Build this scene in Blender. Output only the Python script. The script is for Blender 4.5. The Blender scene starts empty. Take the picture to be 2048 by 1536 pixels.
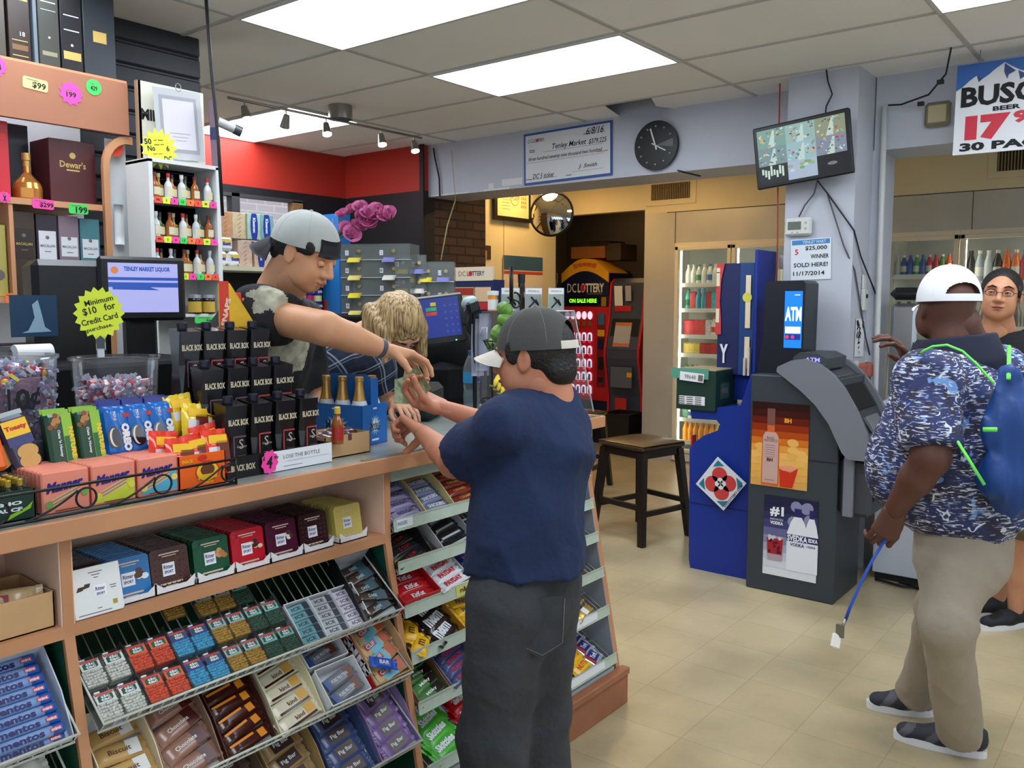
import bpy,math,random
import numpy as np
from math import sin,cos,pi,radians,sqrt
from mathutils import Vector,Matrix,Euler
SC = bpy.context.scene
COL = SC.collection
rnd = random.Random(7)

# ------------------------------------------------------------------ camera, world, exposure
cam_d = bpy.data.cameras.new('camera'); cam = bpy.data.objects.new('camera',cam_d); COL.objects.link(cam)
CH = 1.55
_yaw,_pitch,_roll = 0.665194,0.0951104,0.00039
_f0 = Vector((cos(_yaw),sin(_yaw),0)); _r0 = Vector((sin(_yaw),-cos(_yaw),0)); _u0 = Vector((0,0,1))
_f = cos(_pitch)*_f0 - sin(_pitch)*_u0; _u = cos(_pitch)*_u0 + sin(_pitch)*_f0
_r = cos(_roll)*_r0 + sin(_roll)*_u; _u = cos(_roll)*_u - sin(_roll)*_r0
_m = Matrix((( _r.x,_u.x,-_f.x,0),(_r.y,_u.y,-_f.y,0),(_r.z,_u.z,-_f.z,CH),(0,0,0,1)))
cam.matrix_world = _m
cam_d.sensor_width = 36; cam_d.lens = 1726.5/2048*36; cam_d.clip_start = 0.02; cam_d.clip_end = 100
SC.camera = cam
world = bpy.data.worlds.new('world'); SC.world = world; world.use_nodes = True
world.node_tree.nodes['Background'].inputs[0].default_value = (0.72,0.85,1.0,1)
world.node_tree.nodes['Background'].inputs[1].default_value = 1.5
sun_d = bpy.data.lights.new('sun','SUN'); sun_d.energy = 3.2; sun_d.angle = 0.01; sun_d.color = (1,.95,.86); sun = bpy.data.objects.new('sun',sun_d); COL.objects.link(sun); sun.rotation_euler = (radians(38),0,radians(12))
SC.view_settings.view_transform = 'Standard'; SC.view_settings.look = 'None'
SC.view_settings.exposure = 0.0; SC.view_settings.gamma = 1.0; SC.view_settings.use_curve_mapping = False

LIGHT_POWER = 11.5      # emission of the ceiling troffers

# ------------------------------------------------------------------ helpers
def lin(c):
    c = c/255.0
    return c/12.92 if c <= 0.04045 else ((c+0.055)/1.055)**2.4
def rgb(*c):
    if len(c) == 1:c = c[0]
    return (lin(c[0]),lin(c[1]),lin(c[2]),1)
_mats = {}
def mat(name,c=(200,200,200),rough=0.5,metal=0.0,em=None,ems=1.0,spec=0.5,trans=0.0,alpha=1.0,ior=1.45,bump=0.0,bscale=40,var=0.0,vscale=8,coat=0.0,sheen=0.0,bd=0.01):
    """principled material; var = share of slow procedural colour variation, bump = procedural bump"""
    if name in _mats:return _mats[name]
    m = bpy.data.materials.new(name); m.use_nodes = True; _mats[name] = m
    nt = m.node_tree; b = nt.nodes['Principled BSDF']
    b.inputs['Base Color'].default_value = rgb(c); b.inputs['Roughness'].default_value = rough
    b.inputs['Metallic'].default_value = metal; b.inputs['Specular IOR Level'].default_value = spec
    b.inputs['Transmission Weight'].default_value = trans; b.inputs['Alpha'].default_value = alpha; b.inputs['IOR'].default_value = ior
    if coat:b.inputs['Coat Weight'].default_value = coat
    if sheen:b.inputs['Sheen Weight'].default_value = sheen
    if em is not None:
        b.inputs['Emission Color'].default_value = rgb(em); b.inputs['Emission Strength'].default_value = ems
    if bump or var:
        tc = nt.nodes.new('ShaderNodeTexCoord')
    if bump:
        n = nt.nodes.new('ShaderNodeTexNoise'); n.inputs['Scale'].default_value = bscale; n.inputs['Detail'].default_value = 4
        nt.links.new(tc.outputs['Object'],n.inputs['Vector'])
        bp = nt.nodes.new('ShaderNodeBump'); bp.inputs['Strength'].default_value = bump; bp.inputs['Distance'].default_value = bd
        nt.links.new(n.outputs['Fac'],bp.inputs['Height']); nt.links.new(bp.outputs['Normal'],b.inputs['Normal'])
    if var:
        n = nt.nodes.new('ShaderNodeTexNoise'); n.inputs['Scale'].default_value = vscale; n.inputs['Detail'].default_value = 5
        nt.links.new(tc.outputs['Object'],n.inputs['Vector'])
        mx = nt.nodes.new('ShaderNodeMix'); mx.data_type = 'RGBA'
        lo = tuple(max(0,v*(1-var)) for v in c); hi = tuple(min(255,v*(1+var*0.6)) for v in c)
        mx.inputs[6].default_value = rgb(lo); mx.inputs[7].default_value = rgb(hi)
        nt.links.new(n.outputs['Fac'],mx.inputs[0]); nt.links.new(mx.outputs[2],b.inputs['Base Color'])
    return m
def glassy(name,c=(255,255,255),rough=0.05,alpha=0.15,spec=0.5):
    """thin clear sheet: transparent, a fresnel gloss, and a little milky body (alpha)"""
    if name in _mats:return _mats[name]
    m = bpy.data.materials.new(name); m.use_nodes = True; _mats[name] = m
    nt = m.node_tree; nt.nodes.clear()
    o = nt.nodes.new('ShaderNodeOutputMaterial'); t = nt.nodes.new('ShaderNodeBsdfTransparent'); t.inputs[0].default_value = rgb(c)
    g = nt.nodes.new('ShaderNodeBsdfGlossy'); g.inputs['Roughness'].default_value = rough
    d = nt.nodes.new('ShaderNodeBsdfDiffuse'); d.inputs[0].default_value = rgb(c)
    m1 = nt.nodes.new('ShaderNodeMixShader'); m1.inputs[0].default_value = alpha
    nt.links.new(t.outputs[0],m1.inputs[1]); nt.links.new(d.outputs[0],m1.inputs[2])
    lw = nt.nodes.new('ShaderNodeLayerWeight'); lw.inputs[0].default_value = 0.25
    m2 = nt.nodes.new('ShaderNodeMixShader'); ml = nt.nodes.new('ShaderNodeMath'); ml.operation = 'MULTIPLY'; ml.inputs[1].default_value = 0.7
    nt.links.new(lw.outputs['Fresnel'],ml.inputs[0]); nt.links.new(ml.outputs[0],m2.inputs[0])
    nt.links.new(m1.outputs[0],m2.inputs[1]); nt.links.new(g.outputs[0],m2.inputs[2]); nt.links.new(m2.outputs[0],o.inputs[0])
    return m
def T(x,y,z):return Matrix.Translation((x,y,z))
def RX(d):return Matrix.Rotation(radians(d),4,'X')
def RY(d):return Matrix.Rotation(radians(d),4,'Y')
def RZ(d):return Matrix.Rotation(radians(d),4,'Z')
def frame(o,xdir,ydir):
    """matrix whose local x/y axes are the given directions (z = x cross y)"""
    x = Vector(xdir).normalized(); y = Vector(ydir).normalized(); z = x.cross(y)
    M = Matrix.Identity(4)
    for i in range(3):M[i][0],M[i][1],M[i][2],M[i][3] = x[i],y[i],z[i],o[i]
    return M
_txt = {}
def text_geo(s,bold=0.0):
    k = (s,bold)
    if k in _txt:return _txt[k]
    cu = bpy.data.curves.new('t','FONT'); cu.body = s; cu.size = 1; cu.offset = bold; cu.resolution_u = 2
    cu.align_x = 'CENTER'; cu.align_y = 'CENTER'; cu.fill_mode = 'FRONT'
    ob = bpy.data.objects.new('t',cu); COL.objects.link(ob)
    me = bpy.data.meshes.new_from_object(ob.evaluated_get(bpy.context.evaluated_depsgraph_get()))
    vs = [tuple(v.co) for v in me.vertices]; fs = [tuple(p.vertices) for p in me.polygons]
    bpy.data.objects.remove(ob); bpy.data.curves.remove(cu); bpy.data.meshes.remove(me)
    if vs:
        a = np.array(vs); mn = a.min(0); mxx = a.max(0)
        a[:,:2] -= (mn+mxx)[:2]/2; w,h = (mxx-mn)[:2]
        vs = a
    else:w = h = 1; vs = np.zeros((0,3))
    _txt[k] = (vs,fs,w,h); return _txt[k]
class MB:
    """collects shapes (with materials) and links them as ONE mesh object"""
    def __init__(s,M=None):s.v = []; s.f = []; s.mi = []; s.sm = []; s.mats = []; s.M = M or Matrix.Identity(4); s.stack = []
    def push(s,M):s.stack.append(s.M); s.M = s.M @ M; return s
    def pop(s):s.M = s.stack.pop(); return s
    def _m(s,m):
        if m not in s.mats:s.mats.append(m)
        return s.mats.index(m)
    def add(s,vs,fs,m,smooth=False,M=None):
        b = len(s.v); X = s.M @ M if M is not None else s.M
        a = np.asarray(vs,float).reshape(-1,3); R = np.array(X)
        a = a @ R[:3,:3].T + R[:3,3]
        s.v.extend(map(tuple,a)); i = s._m(m)
        for f in fs:s.f.append(tuple(b+k for k in f)); s.mi.append(i); s.sm.append(smooth)
        return s
    def box(s,x0,x1,y0,y1,z0,z1,m,bev=0.0,M=None):
        if bev <= 0:
            vs = [(x0,y0,z0),(x1,y0,z0),(x1,y1,z0),(x0,y1,z0),(x0,y0,z1),(x1,y0,z1),(x1,y1,z1),(x0,y1,z1)]
            fs = [(0,3,2,1),(4,5,6,7),(0,1,5,4),(1,2,6,5),(2,3,7,6),(3,0,4,7)]
            return s.add(vs,fs,m,False,M)
        b = min(bev,abs(x1-x0)/2.01,abs(y1-y0)/2.01,abs(z1-z0)/2.01)
        # bevelled box: per corner three verts
        vs = []; 
        for ix in (0,1):
            for iy in (0,1):
                for iz in (0,1):
                    X = (x0,x1)[ix]; Y = (y0,y1)[iy]; Z = (z0,z1)[iz]
                    sx,sy,sz = (1,-1)[ix],(1,-1)[iy],(1,-1)[iz]
                    vs += [(X,Y+sy*b,Z+sz*b),(X+sx*b,Y,Z+sz*b),(X+sx*b,Y+sy*b,Z)]
        def c(ix,iy,iz,k):return (ix*4+iy*2+iz)*3+k
        fs = [(c(0,0,0,0),c(0,0,1,0),c(0,1,1,0),c(0,1,0,0)),(c(1,0,0,0),c(1,1,0,0),c(1,1,1,0),c(1,0,1,0)),
              (c(0,0,0,1),c(1,0,0,1),c(1,0,1,1),c(0,0,1,1)),(c(0,1,0,1),c(0,1,1,1),c(1,1,1,1),c(1,1,0,1)),
              (c(0,0,0,2),c(0,1,0,2),c(1,1,0,2),c(1,0,0,2)),(c(0,0,1,2),c(1,0,1,2),c(1,1,1,2),c(0,1,1,2))]
        for iz in (0,1):
            for iy in (0,1):fs.append((c(0,iy,iz,1),c(1,iy,iz,1),c(1,iy,iz,2),c(0,iy,iz,2)))
            for ix in (0,1):fs.append((c(ix,0,iz,0),c(ix,1,iz,0),c(ix,1,iz,2),c(ix,0,iz,2)))
        for ix in (0,1):
            for iy in (0,1):fs.append((c(ix,iy,0,0),c(ix,iy,1,0),c(ix,iy,1,1),c(ix,iy,0,1)))
        for ix in (0,1):
            for iy in (0,1):
                for iz in (0,1):fs.append((c(ix,iy,iz,0),c(ix,iy,iz,1),c(ix,iy,iz,2)))
        return s.add(vs,fs,m,False,M)
    def bx(s,c,d,m,bev=0.0,M=None):
        return s.box(c[0]-d[0]/2,c[0]+d[0]/2,c[1]-d[1]/2,c[1]+d[1]/2,c[2]-d[2]/2,c[2]+d[2]/2,m,bev,M)
    def cyl(s,p0,p1,r0,m,r1=None,n=16,caps=True,M=None,smooth=True):
        r1 = r0 if r1 is None else r1
        a = Vector(p0); b = Vector(p1); d = (b-a)
        if d.length < 1e-9:return s
        q = d.to_track_quat('Z','Y'); vs = []
        for P,r in ((a,r0),(b,r1)):
            for k in range(n):
                t = 2*pi*k/n; vs.append(tuple(P + q @ Vector((r*cos(t),r*sin(t),0))))
        fs = [(k,(k+1) % n,n+(k+1) % n,n+k) for k in range(n)]
        s.add(vs,fs,m,smooth,M)
        if caps:s.add(vs,[tuple(range(n-1,-1,-1)),tuple(range(n,2*n))],m,False,M)
        return s
    def lathe(s,prof,m,n=20,M=None,smooth=True,sq=None):
        """profile [(r,z)...] turned about z; m may be a list with one material per band"""
        vs = []
        for r,z in prof:
            for k in range(n):
                t = 2*pi*k/n; vs.append((r*cos(t),r*sin(t),z))
        for i in range(len(prof)-1):
            fs = [(i*n+k,i*n+(k+1) % n,(i+1)*n+(k+1) % n,(i+1)*n+k) for k in range(n)]
            mm = m[i] if isinstance(m,(list,tuple)) else m
            s.add(vs[i*n:(i+2)*n],[tuple(x-i*n for x in f) for f in fs],mm,smooth,M)
        return s
    def tube(s,pts,r,m,n=8,closed=False,M=None,smooth=True,flat=1.0):
        pts = [Vector(p) for p in pts]; N = len(pts)
        if N < 2:return s
        rs = r if isinstance(r,(list,tuple)) else [r]*N
        vs = []; up = Vector((0,0,1)); prev = None
        for i,p in enumerate(pts):
            if closed:d = pts[(i+1) % N]-pts[i-1]
            else:d = pts[min(i+1,N-1)]-pts[max(i-1,0)]
            if d.length < 1e-9:d = Vector((0,0,1))
            d.normalize()
            if prev is None:
                a = d.cross(up)
                if a.length < 0.05:a = d.cross(Vector((1,0,0)))
            else:a = prev - d*prev.dot(d)
            a.normalize(); prev = a; b = d.cross(a)
            for k in range(n):
                t = 2*pi*k/n; vs.append(tuple(p + (a*cos(t) + b*sin(t)*flat)*rs[i]))
        fs = []
        L = N if closed else N-1
        for i in range(L):
            for k in range(n):
                j = (i+1) % N
                fs.append((i*n+k,i*n+(k+1) % n,j*n+(k+1) % n,j*n+k))
        if not closed:fs += [tuple(range(n-1,-1,-1)),tuple(range((N-1)*n,N*n))]
        return s.add(vs,fs,m,smooth,M)
    def prism(s,poly,z0,z1,m,M=None,mside=None):
        """poly [(x,y)...] extruded along z"""
        n = len(poly); vs = [(x,y,z0) for x,y in poly]+[(x,y,z1) for x,y in poly]
        s.add(vs,[tuple(range(n-1,-1,-1)),tuple(range(n,2*n))],m,False,M)
        s.add(vs,[(k,(k+1) % n,n+(k+1) % n,n+k) for k in range(n)],mside or m,False,M)
        return s
    def quad(s,a,b,c,d,m):return s.add([a,b,c,d],[(0,1,2,3)],m)
    def sphere(s,c,r,m,n=14,k=9,sc=(1,1,1),M=None,lo=-90,hi=90):
        vs = []; fs = []
        for i in range(k+1):
            ph = radians(lo+(hi-lo)*i/k)
            for j in range(n):
                t = 2*pi*j/n; vs.append((c[0]+r*sc[0]*cos(ph)*cos(t),c[1]+r*sc[1]*cos(ph)*sin(t),c[2]+r*sc[2]*sin(ph)))
        for i in range(k):
            for j in range(n):fs.append((i*n+j,i*n+(j+1) % n,(i+1)*n+(j+1) % n,(i+1)*n+j))
        return s.add(vs,fs,m,True,M)
    def sheet(s,fn,nu,nv,m,M=None,smooth=True,thick=0.0):
        """surface fn(u,v) -> point, u,v in 0..1; thick gives it a second side"""
        vs = [fn(i/nu,j/nv) for i in range(nu+1) for j in range(nv+1)]
        W = nv+1; fs = [(i*W+j,(i+1)*W+j,(i+1)*W+j+1,i*W+j+1) for i in range(nu) for j in range(nv)]
        if not thick:return s.add(vs,fs,m,smooth,M)
        a = np.array(vs,float).reshape(nu+1,nv+1,3); du = np.gradient(a,axis=0); dv = np.gradient(a,axis=1)
        nn = np.cross(du,dv); nn /= np.maximum(np.linalg.norm(nn,axis=2,keepdims=True),1e-9)
        b = (a-nn*thick).reshape(-1,3); N = len(vs)
        fs2 = [tuple(N+k for k in reversed(f)) for f in fs]
        edge = [i*W for i in range(nu+1)] + [nu*W+j for j in range(1,nv+1)] + [i*W+nv for i in range(nu-1,-1,-1)] + [j for j in range(nv-1,0,-1)]
        E = [(edge[k],edge[(k+1) % len(edge)],N+edge[(k+1) % len(edge)],N+edge[k]) for k in range(len(edge))]
        return s.add(list(map(tuple,a.reshape(-1,3)))+list(map(tuple,b)),fs+fs2+E,m,smooth,M)
    def disc(s,c,r,m,n=24,M=None,ry=None):
        ry = ry or r
        return s.add([(c[0]+r*cos(2*pi*k/n),c[1]+ry*sin(2*pi*k/n),c[2]) for k in range(n)],[tuple(range(n))],m,False,M)
    def rect(s,cx,cy,w,h,m,z=0.0,M=None):
        return s.add([(cx-w/2,cy-h/2,z),(cx+w/2,cy-h/2,z),(cx+w/2,cy+h/2,z),(cx-w/2,cy+h/2,z)],[(0,1,2,3)],m,False,M)
    def poly(s,pts,m,z=0.0,M=None):return s.add([(x,y,z) for x,y in pts],[tuple(range(len(pts)))],m,False,M)
    def text(s,t,cx,cy,h,m,z=0.0,w=None,bold=0.0,slant=0.0,rot=0.0,M=None,left=False):
        """letters of height h centred on (cx, cy) in the local xy plane; w squeezes to a width"""
        vs,fs,tw,th = text_geo(t,bold)
        if len(vs) == 0:return s
        k = h/th if len(t) else 1; kx = k if w is None else w/tw
        a = vs.copy(); a[:,0] = a[:,0]*kx + slant*a[:,1]*k; a[:,1] *= k; a[:,2] = z
        if left:a[:,0] += tw*kx/2
        if rot:
            c_,s_ = cos(radians(rot)),sin(radians(rot)); x = a[:,0].copy(); a[:,0] = x*c_-a[:,1]*s_; a[:,1] = x*s_+a[:,1]*c_
        a[:,0] += cx; a[:,1] += cy
        return s.add(a,fs,m,False,M)
    def mesh(s,name='m'):
        me = bpy.data.meshes.new(name); me.from_pydata(s.v,[],s.f)
        for m in s.mats:me.materials.append(m)
        me.polygons.foreach_set('material_index',s.mi); me.polygons.foreach_set('use_smooth',s.sm)
        me.update(); return me
    def build(s,name,parent=None,loc=None,M=None):
        o = bpy.data.objects.new(name,s.mesh(name)); COL.objects.link(o)
        if parent:o.parent = parent
        if M is not None:o.matrix_basis = M
        if loc is not None:o.location = loc
        return o
def recenter(o):
    """put the object's origin at the middle of its base"""
    me = o.data; n = len(me.vertices); a = np.empty(n*3); me.vertices.foreach_get('co',a); a = a.reshape(-1,3)
    c = (a.min(0)+a.max(0))/2; c[2] = a[:,2].min(); a -= c; me.vertices.foreach_set('co',a.ravel()); me.update()
    o.location = o.location + Vector(c); return o
def tag(o,label=None,cat=None,group=None,kind=None):
    if label:o['label'] = label
    if cat:o['category'] = cat
    if group:o['group'] = group
    if kind:o['kind'] = kind
    return o
def thing(name,label,cat,loc=(0,0,0),rz=0.0,group=None,M=None):
    o = bpy.data.objects.new(name,None); o.empty_display_size = 0.05; COL.objects.link(o)
    o.location = loc; o.rotation_euler = (0,0,radians(rz))
    if M is not None:o.matrix_world = M
    return tag(o,label,cat,group)
def struct(o):o['kind'] = 'structure'; return o
_kids = {}
def dup(root,M,label=None,group=None):
    """copy a thing with its parts and sub-parts"""
    r = root.copy(); COL.objects.link(r); r.matrix_world = M
    if label:r['label'] = label
    if group:r['group'] = group
    def rec(src,dst):
        for ch in src.children:
            c = ch.copy(); COL.objects.link(c); c.parent = dst; rec(ch,c)
    rec(root,r); return r
# ------------------------------------------------------------------ shared materials
WHITE = mat('white_paint',(215,215,212),0.55)
PAPER = mat('paper_white',(225,228,232),0.6)
BLACK = mat('black_plastic',(22,23,26),0.35)
DARK = mat('dark_plastic',(38,40,44),0.5)
INK = mat('ink_black',(15,15,18),0.7)
WOOD = mat('orange_laminate',(196,140,100),0.42,var=0.12,vscale=5)
CREAMIN = mat('cream_laminate',(232,196,172),0.5,var=0.05)
GREEN = mat('green_panel',(6,66,48),0.5)
CHROME = mat('brushed_steel',(190,186,178),0.32,metal=1.0,bump=0.05,bscale=60)
WIREW = mat('white_wire',(205,208,196),0.35)
CARD = mat('kraft_card',(196,158,112),0.75,var=0.08)
CLEAR = glassy('clear_plastic',(246,248,250),0.08,0.03)
GLASS = glassy('door_glass',(235,240,238),0.03,0.04)
HC = 2.792
# ------------------------------------------------------------------ ceiling lights
def troffer_proto():
    t = thing('ceiling_light','','ceiling light')
    b = MB(); W,L = 0.6096,1.2192; e = 0.018
    fr = mat('troffer_frame',(205,208,204),0.5)
    for x0,x1,y0,y1 in ((-W/2,W/2,-L/2,-L/2+e),(-W/2,W/2,L/2-e,L/2),(-W/2,-W/2+e,-L/2+e,L/2-e),(W/2-e,W/2,-L/2+e,L/2-e)):
        b.box(x0,x1,y0,y1,-0.012,0.004,fr)
    b.build('frame',t)
    d = MB(); d.box(-W/2+e,W/2-e,-L/2+e,L/2-e,-0.004,0.0,mat('light_diffuser',(240,245,245),0.6,em=(236,244,255),ems=LIGHT_POWER)); d.build('diffuser',t)
    return t
GX0,GY0 = 3.54928,3.36776        # a grid crossing of the ceiling
def cell(i,j):return (GX0+(i+0.5)*0.6096,GY0+(j+0.5)*1.2192)
_tr = None
for i,j,lab in ((0,-1,'lit ceiling panel nearer the wall clock, second from the top edge'),
                  (-2,-1,'large lit ceiling panel cut by the top edge, nearest over the counter'),
                  (0,1,'lit ceiling panel behind the spotlight rail near the red wall'),
                  (0,-3,'lit ceiling panel in the top right corner above the man in the white cap'),
                  (-4,-1,'unseen lit ceiling panel added overhead behind the viewer'),(-2,-3,'unseen lit ceiling panel added over the aisle behind the viewer'),  # from here on: panels out of view, added to light the room
                  (-5,-3,'unseen lit ceiling panel added over the rear of the aisle'),(-2,-5,'unseen lit ceiling panel added over the far side aisle'),
                  (1,-5,'unseen lit ceiling panel added over the far corner aisle')):
    x,y = cell(i,j)
    if _tr is None:_tr = troffer_proto(); _tr.location = (x,y,HC-0.002); tag(_tr,lab,'ceiling light','lit ceiling panels'); 
    else:dup(_tr,T(x,y,HC-0.002),lab)
WARM = None
for x,y,lab in ((6.6,3.75,'unseen warm lamp added over the cooler doors beyond the counter'),(6.7,4.9,'unseen warm lamp added before the lottery machine alcove'),(8.4,5.1,'unseen dim warm lamp added inside the alcove')):  # unseen lamps, added to brighten and warm the dark back area
    t = thing('added_lamp',lab,'added lamp',(x,y,HC-.002)); b = MB(); b.cyl((0,0,-.03),(0,0,0),.17,mat('lamp_ring',(200,190,170),.4),n=32); b.build('ring',t)
    b = MB(); b.cyl((0,0,-.034),(0,0,-.03),.15,mat('lamp_warm' if x < 8 else 'lamp_warm_dim',(250,220,160),.5,em=(255,208,138),ems=52 if x < 8 else 10),n=32); b.build('diffuser',t)
# ------------------------------------------------------------------ room shell
def grid_mat():
    m = bpy.data.materials.new('ceiling_tiles'); m.use_nodes = True; nt = m.node_tree; b = nt.nodes['Principled BSDF']
    tc = nt.nodes.new('ShaderNodeTexCoord')
    n = nt.nodes.new('ShaderNodeTexNoise'); n.inputs['Scale'].default_value = 55; n.inputs['Detail'].default_value = 6
    n2 = nt.nodes.new('ShaderNodeTexNoise'); n2.inputs['Scale'].default_value = 0.9
    nt.links.new(tc.outputs['Object'],n.inputs['Vector']); nt.links.new(tc.outputs['Object'],n2.inputs['Vector'])
    r = nt.nodes.new('ShaderNodeValToRGB'); r.color_ramp.elements[0].color = rgb(238,238,234); r.color_ramp.elements[1].color = rgb(246,246,242)
    r.color_ramp.elements[0].position = 0.3; r.color_ramp.elements[1].position = 0.7
    nt.links.new(n2.outputs['Fac'],r.inputs[0]); nt.links.new(r.outputs[0],b.inputs['Base Color'])
    bp = nt.nodes.new('ShaderNodeBump'); bp.inputs['Strength'].default_value = 0.25; bp.inputs['Distance'].default_value = 0.004
    nt.links.new(n.outputs['Fac'],bp.inputs['Height']); nt.links.new(bp.outputs['Normal'],b.inputs['Normal'])
    b.inputs['Roughness'].default_value = 0.9; return m
CT = grid_mat()
b = MB()
holes = {(2,-1)}
for i in range(-9,9):
    for j in range(-6,4):
        x0 = GX0+i*0.6096; y0 = GY0+j*1.2192
        if y0 > 5.7 and x0 < 6.6:continue      # outdoors
        if (i,j) == (2,-1):     # tile with a torn corner showing the dark void
            b.add([(x0,y0,HC),(x0+.6096,y0,HC),(x0+.6096,y0+.45,HC),(x0+.25,y0+.62,HC),(x0,y0+.52,HC)],[(4,3,2,1,0)],CT)
            x1,y1 = x0+.6096,y0+1.2192
            b.add([(x0,y1-.36,HC),(x0,y1,HC),(x1,y1,HC),(x1,y1-.2,HC)],[(0,1,2,3)],CT)
            vd = mat('ceiling_void',(48,44,38),0.9,var=0.3,vscale=6)
            b.box(x0-.1,x1+.1,y0+.3,y1-.1,HC+.22,HC+.24,vd)
            for q in ((x0-.1,x0-.09,y0+.3,y1-.1),(x1+.09,x1+.1,y0+.3,y1-.1),(x0-.1,x1+.1,y0+.29,y0+.3),(x0-.1,x1+.1,y1-.1,y1-.09)):b.box(q[0],q[1],q[2],q[3],HC+.005,HC+.22,vd)
        else:
            b.add([(x0,y0,HC),(x0,y0+1.2192,HC),(x0+.6096,y0+1.2192,HC),(x0+.6096,y0,HC)],[(0,1,2,3)],CT)
TB = mat('tee_bar',(186,186,180),0.6)
for i in range(-9,10):b.box(GX0+i*.6096-.011,GX0+i*.6096+.011,-3.9,5.9 if i < 5 else 8.2,HC-.006,HC+.004,TB)
for j in range(-6,5):b.box(-1.9,9.0,GY0+j*1.2192-.011,GY0+j*1.2192+.011,HC-.0058,HC+.0038,TB)
struct(b.build('ceiling'))
def floor_mat():
    m = bpy.data.materials.new('vinyl_tiles'); m.use_nodes = True; nt = m.node_tree; b = nt.nodes['Principled BSDF']
    tc = nt.nodes.new('ShaderNodeTexCoord'); mp = nt.nodes.new('ShaderNodeMapping'); nt.links.new(tc.outputs['Object'],mp.inputs['Vector'])
    mp.inputs['Location'].default_value = (-2.995/0.305,-1.650/0.305,0); mp.inputs['Scale'].default_value = (1/0.305,1/0.305,1)
    br = nt.nodes.new('ShaderNodeTexBrick'); br.offset = 0.0; br.inputs['Scale'].default_value = 1.0
    br.inputs['Brick Width'].default_value = 1; br.inputs['Row Height'].default_value = 1; br.inputs['Mortar Size'].default_value = 0.006; br.inputs['Mortar Smooth'].default_value = 0.3
    br.inputs['Color1'].default_value = rgb(192,176,140); br.inputs['Color2'].default_value = rgb(182,166,130); br.inputs['Mortar'].default_value = rgb(160,146,114)
    nt.links.new(mp.outputs[0],br.inputs['Vector'])
    n = nt.nodes.new('ShaderNodeTexNoise'); n.inputs['Scale'].default_value = 2.2; n.inputs['Detail'].default_value = 6; nt.links.new(tc.outputs['Object'],n.inputs['Vector'])
    n3 = nt.nodes.new('ShaderNodeTexNoise'); n3.inputs['Scale'].default_value = 40; n3.inputs['Detail'].default_value = 3; nt.links.new(tc.outputs['Object'],n3.inputs['Vector'])
    r = nt.nodes.new('ShaderNodeValToRGB'); r.color_ramp.elements[0].color = (0.66,0.66,0.66,1); r.color_ramp.elements[0].position = 0.3; r.color_ramp.elements[1].color = (1.04,1.04,1.04,1); r.color_ramp.elements[1].position = 0.62
    nt.links.new(n.outputs['Fac'],r.inputs[0])
    mx = nt.nodes.new('ShaderNodeMix'); mx.data_type = 'RGBA'; mx.blend_type = 'MULTIPLY'; mx.inputs[0].default_value = 0.95
    nt.links.new(br.outputs[0],mx.inputs[6]); nt.links.new(r.outputs[0],mx.inputs[7])
    r2 = nt.nodes.new('ShaderNodeValToRGB'); r2.color_ramp.elements[0].color = (0.9,0.9,0.88,1); r2.color_ramp.elements[1].color = (1.06,1.06,1.06,1); nt.links.new(n3.outputs['Fac'],r2.inputs[0])
    mx2 = nt.nodes.new('ShaderNodeMix'); mx2.data_type = 'RGBA'; mx2.blend_type = 'MULTIPLY'; mx2.inputs[0].default_value = 0.7
    nt.links.new(mx.outputs[2],mx2.inputs[6]); nt.links.new(r2.outputs[0],mx2.inputs[7]); nt.links.new(mx2.outputs[2],b.inputs['Base Color'])
    rr = nt.nodes.new('ShaderNodeMapRange'); rr.inputs[3].default_value = 0.22; rr.inputs[4].default_value = 0.45; nt.links.new(n.outputs['Fac'],rr.inputs[0]); nt.links.new(rr.outputs[0],b.inputs['Roughness'])
    return m
b = MB(); b.box(-2.5,9.2,-4.0,8.5,-0.05,0,floor_mat()); struct(b.build('floor'))
PALE = mat('pale_blue_paint',(186,190,200),0.6,bump=0.08,bscale=25,var=0.06,vscale=3)
CREAM = mat('cream_paint',(222,208,170),0.6,bump=0.05,var=0.05,vscale=2)
REDP = mat('red_paint',(178,46,32),0.55,bump=0.05)
BLKP = mat('black_paint',(30,28,32),0.5)
b = MB(); b.box(4.95,5.35,1.90,4.88,2.385,HC+.1,PALE)
pw = mat('peeling_white',(214,216,214),0.7)
for y0,y1,z0,z1 in ((4.05,4.3,2.386,2.40),(3.93,4.12,2.41,2.46),(4.45,4.85,2.387,2.397),(4.2,4.25,2.40,2.44)):b.box(4.948,4.95,y0,y1,z0,z1,pw)
o = struct(b.build('trim_1')); o.location.x = 0.18      # beam over the opening behind the counter
b = MB(); b.box(5.13,5.5,-3.2,1.45,2.39,HC+.1,PALE); struct(b.build('trim_2'))    # beam over the opening on the right
b = MB(); b.box(4.83,5.35,1.456,1.835,0,HC,PALE); struct(b.build('wall_column'))
b = MB(); b.box(3.0,5.13,5.80,5.9,2.435,HC,REDP)
for x0,x1,z0,z1 in ((2.0,3.55,0,2.435),(3.55,4.60,0,1.5),(3.55,4.60,2.375,2.435),(4.60,5.13,0,2.435)):b.box(x0,x1,5.80,5.9,z0,z1,BLKP)
b.box(2.0,3.0,5.80,5.9,2.435,HC,REDP)
struct(b.build('wall_back'))
b = MB(); b.box(5.07,5.2,4.88,5.80,2.435,HC,REDP); b.box(5.07,5.2,4.88,5.80,0,2.435,BLKP); b.box(5.05,5.07,4.86,4.9,0,HC,mat('black_edge',(20,20,22),0.5))
struct(b.build('wall_side'))
b = MB(); w = mat('window_bar',(60,58,60),0.5); wd = mat('window_wood',(150,110,70),0.6)
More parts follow.
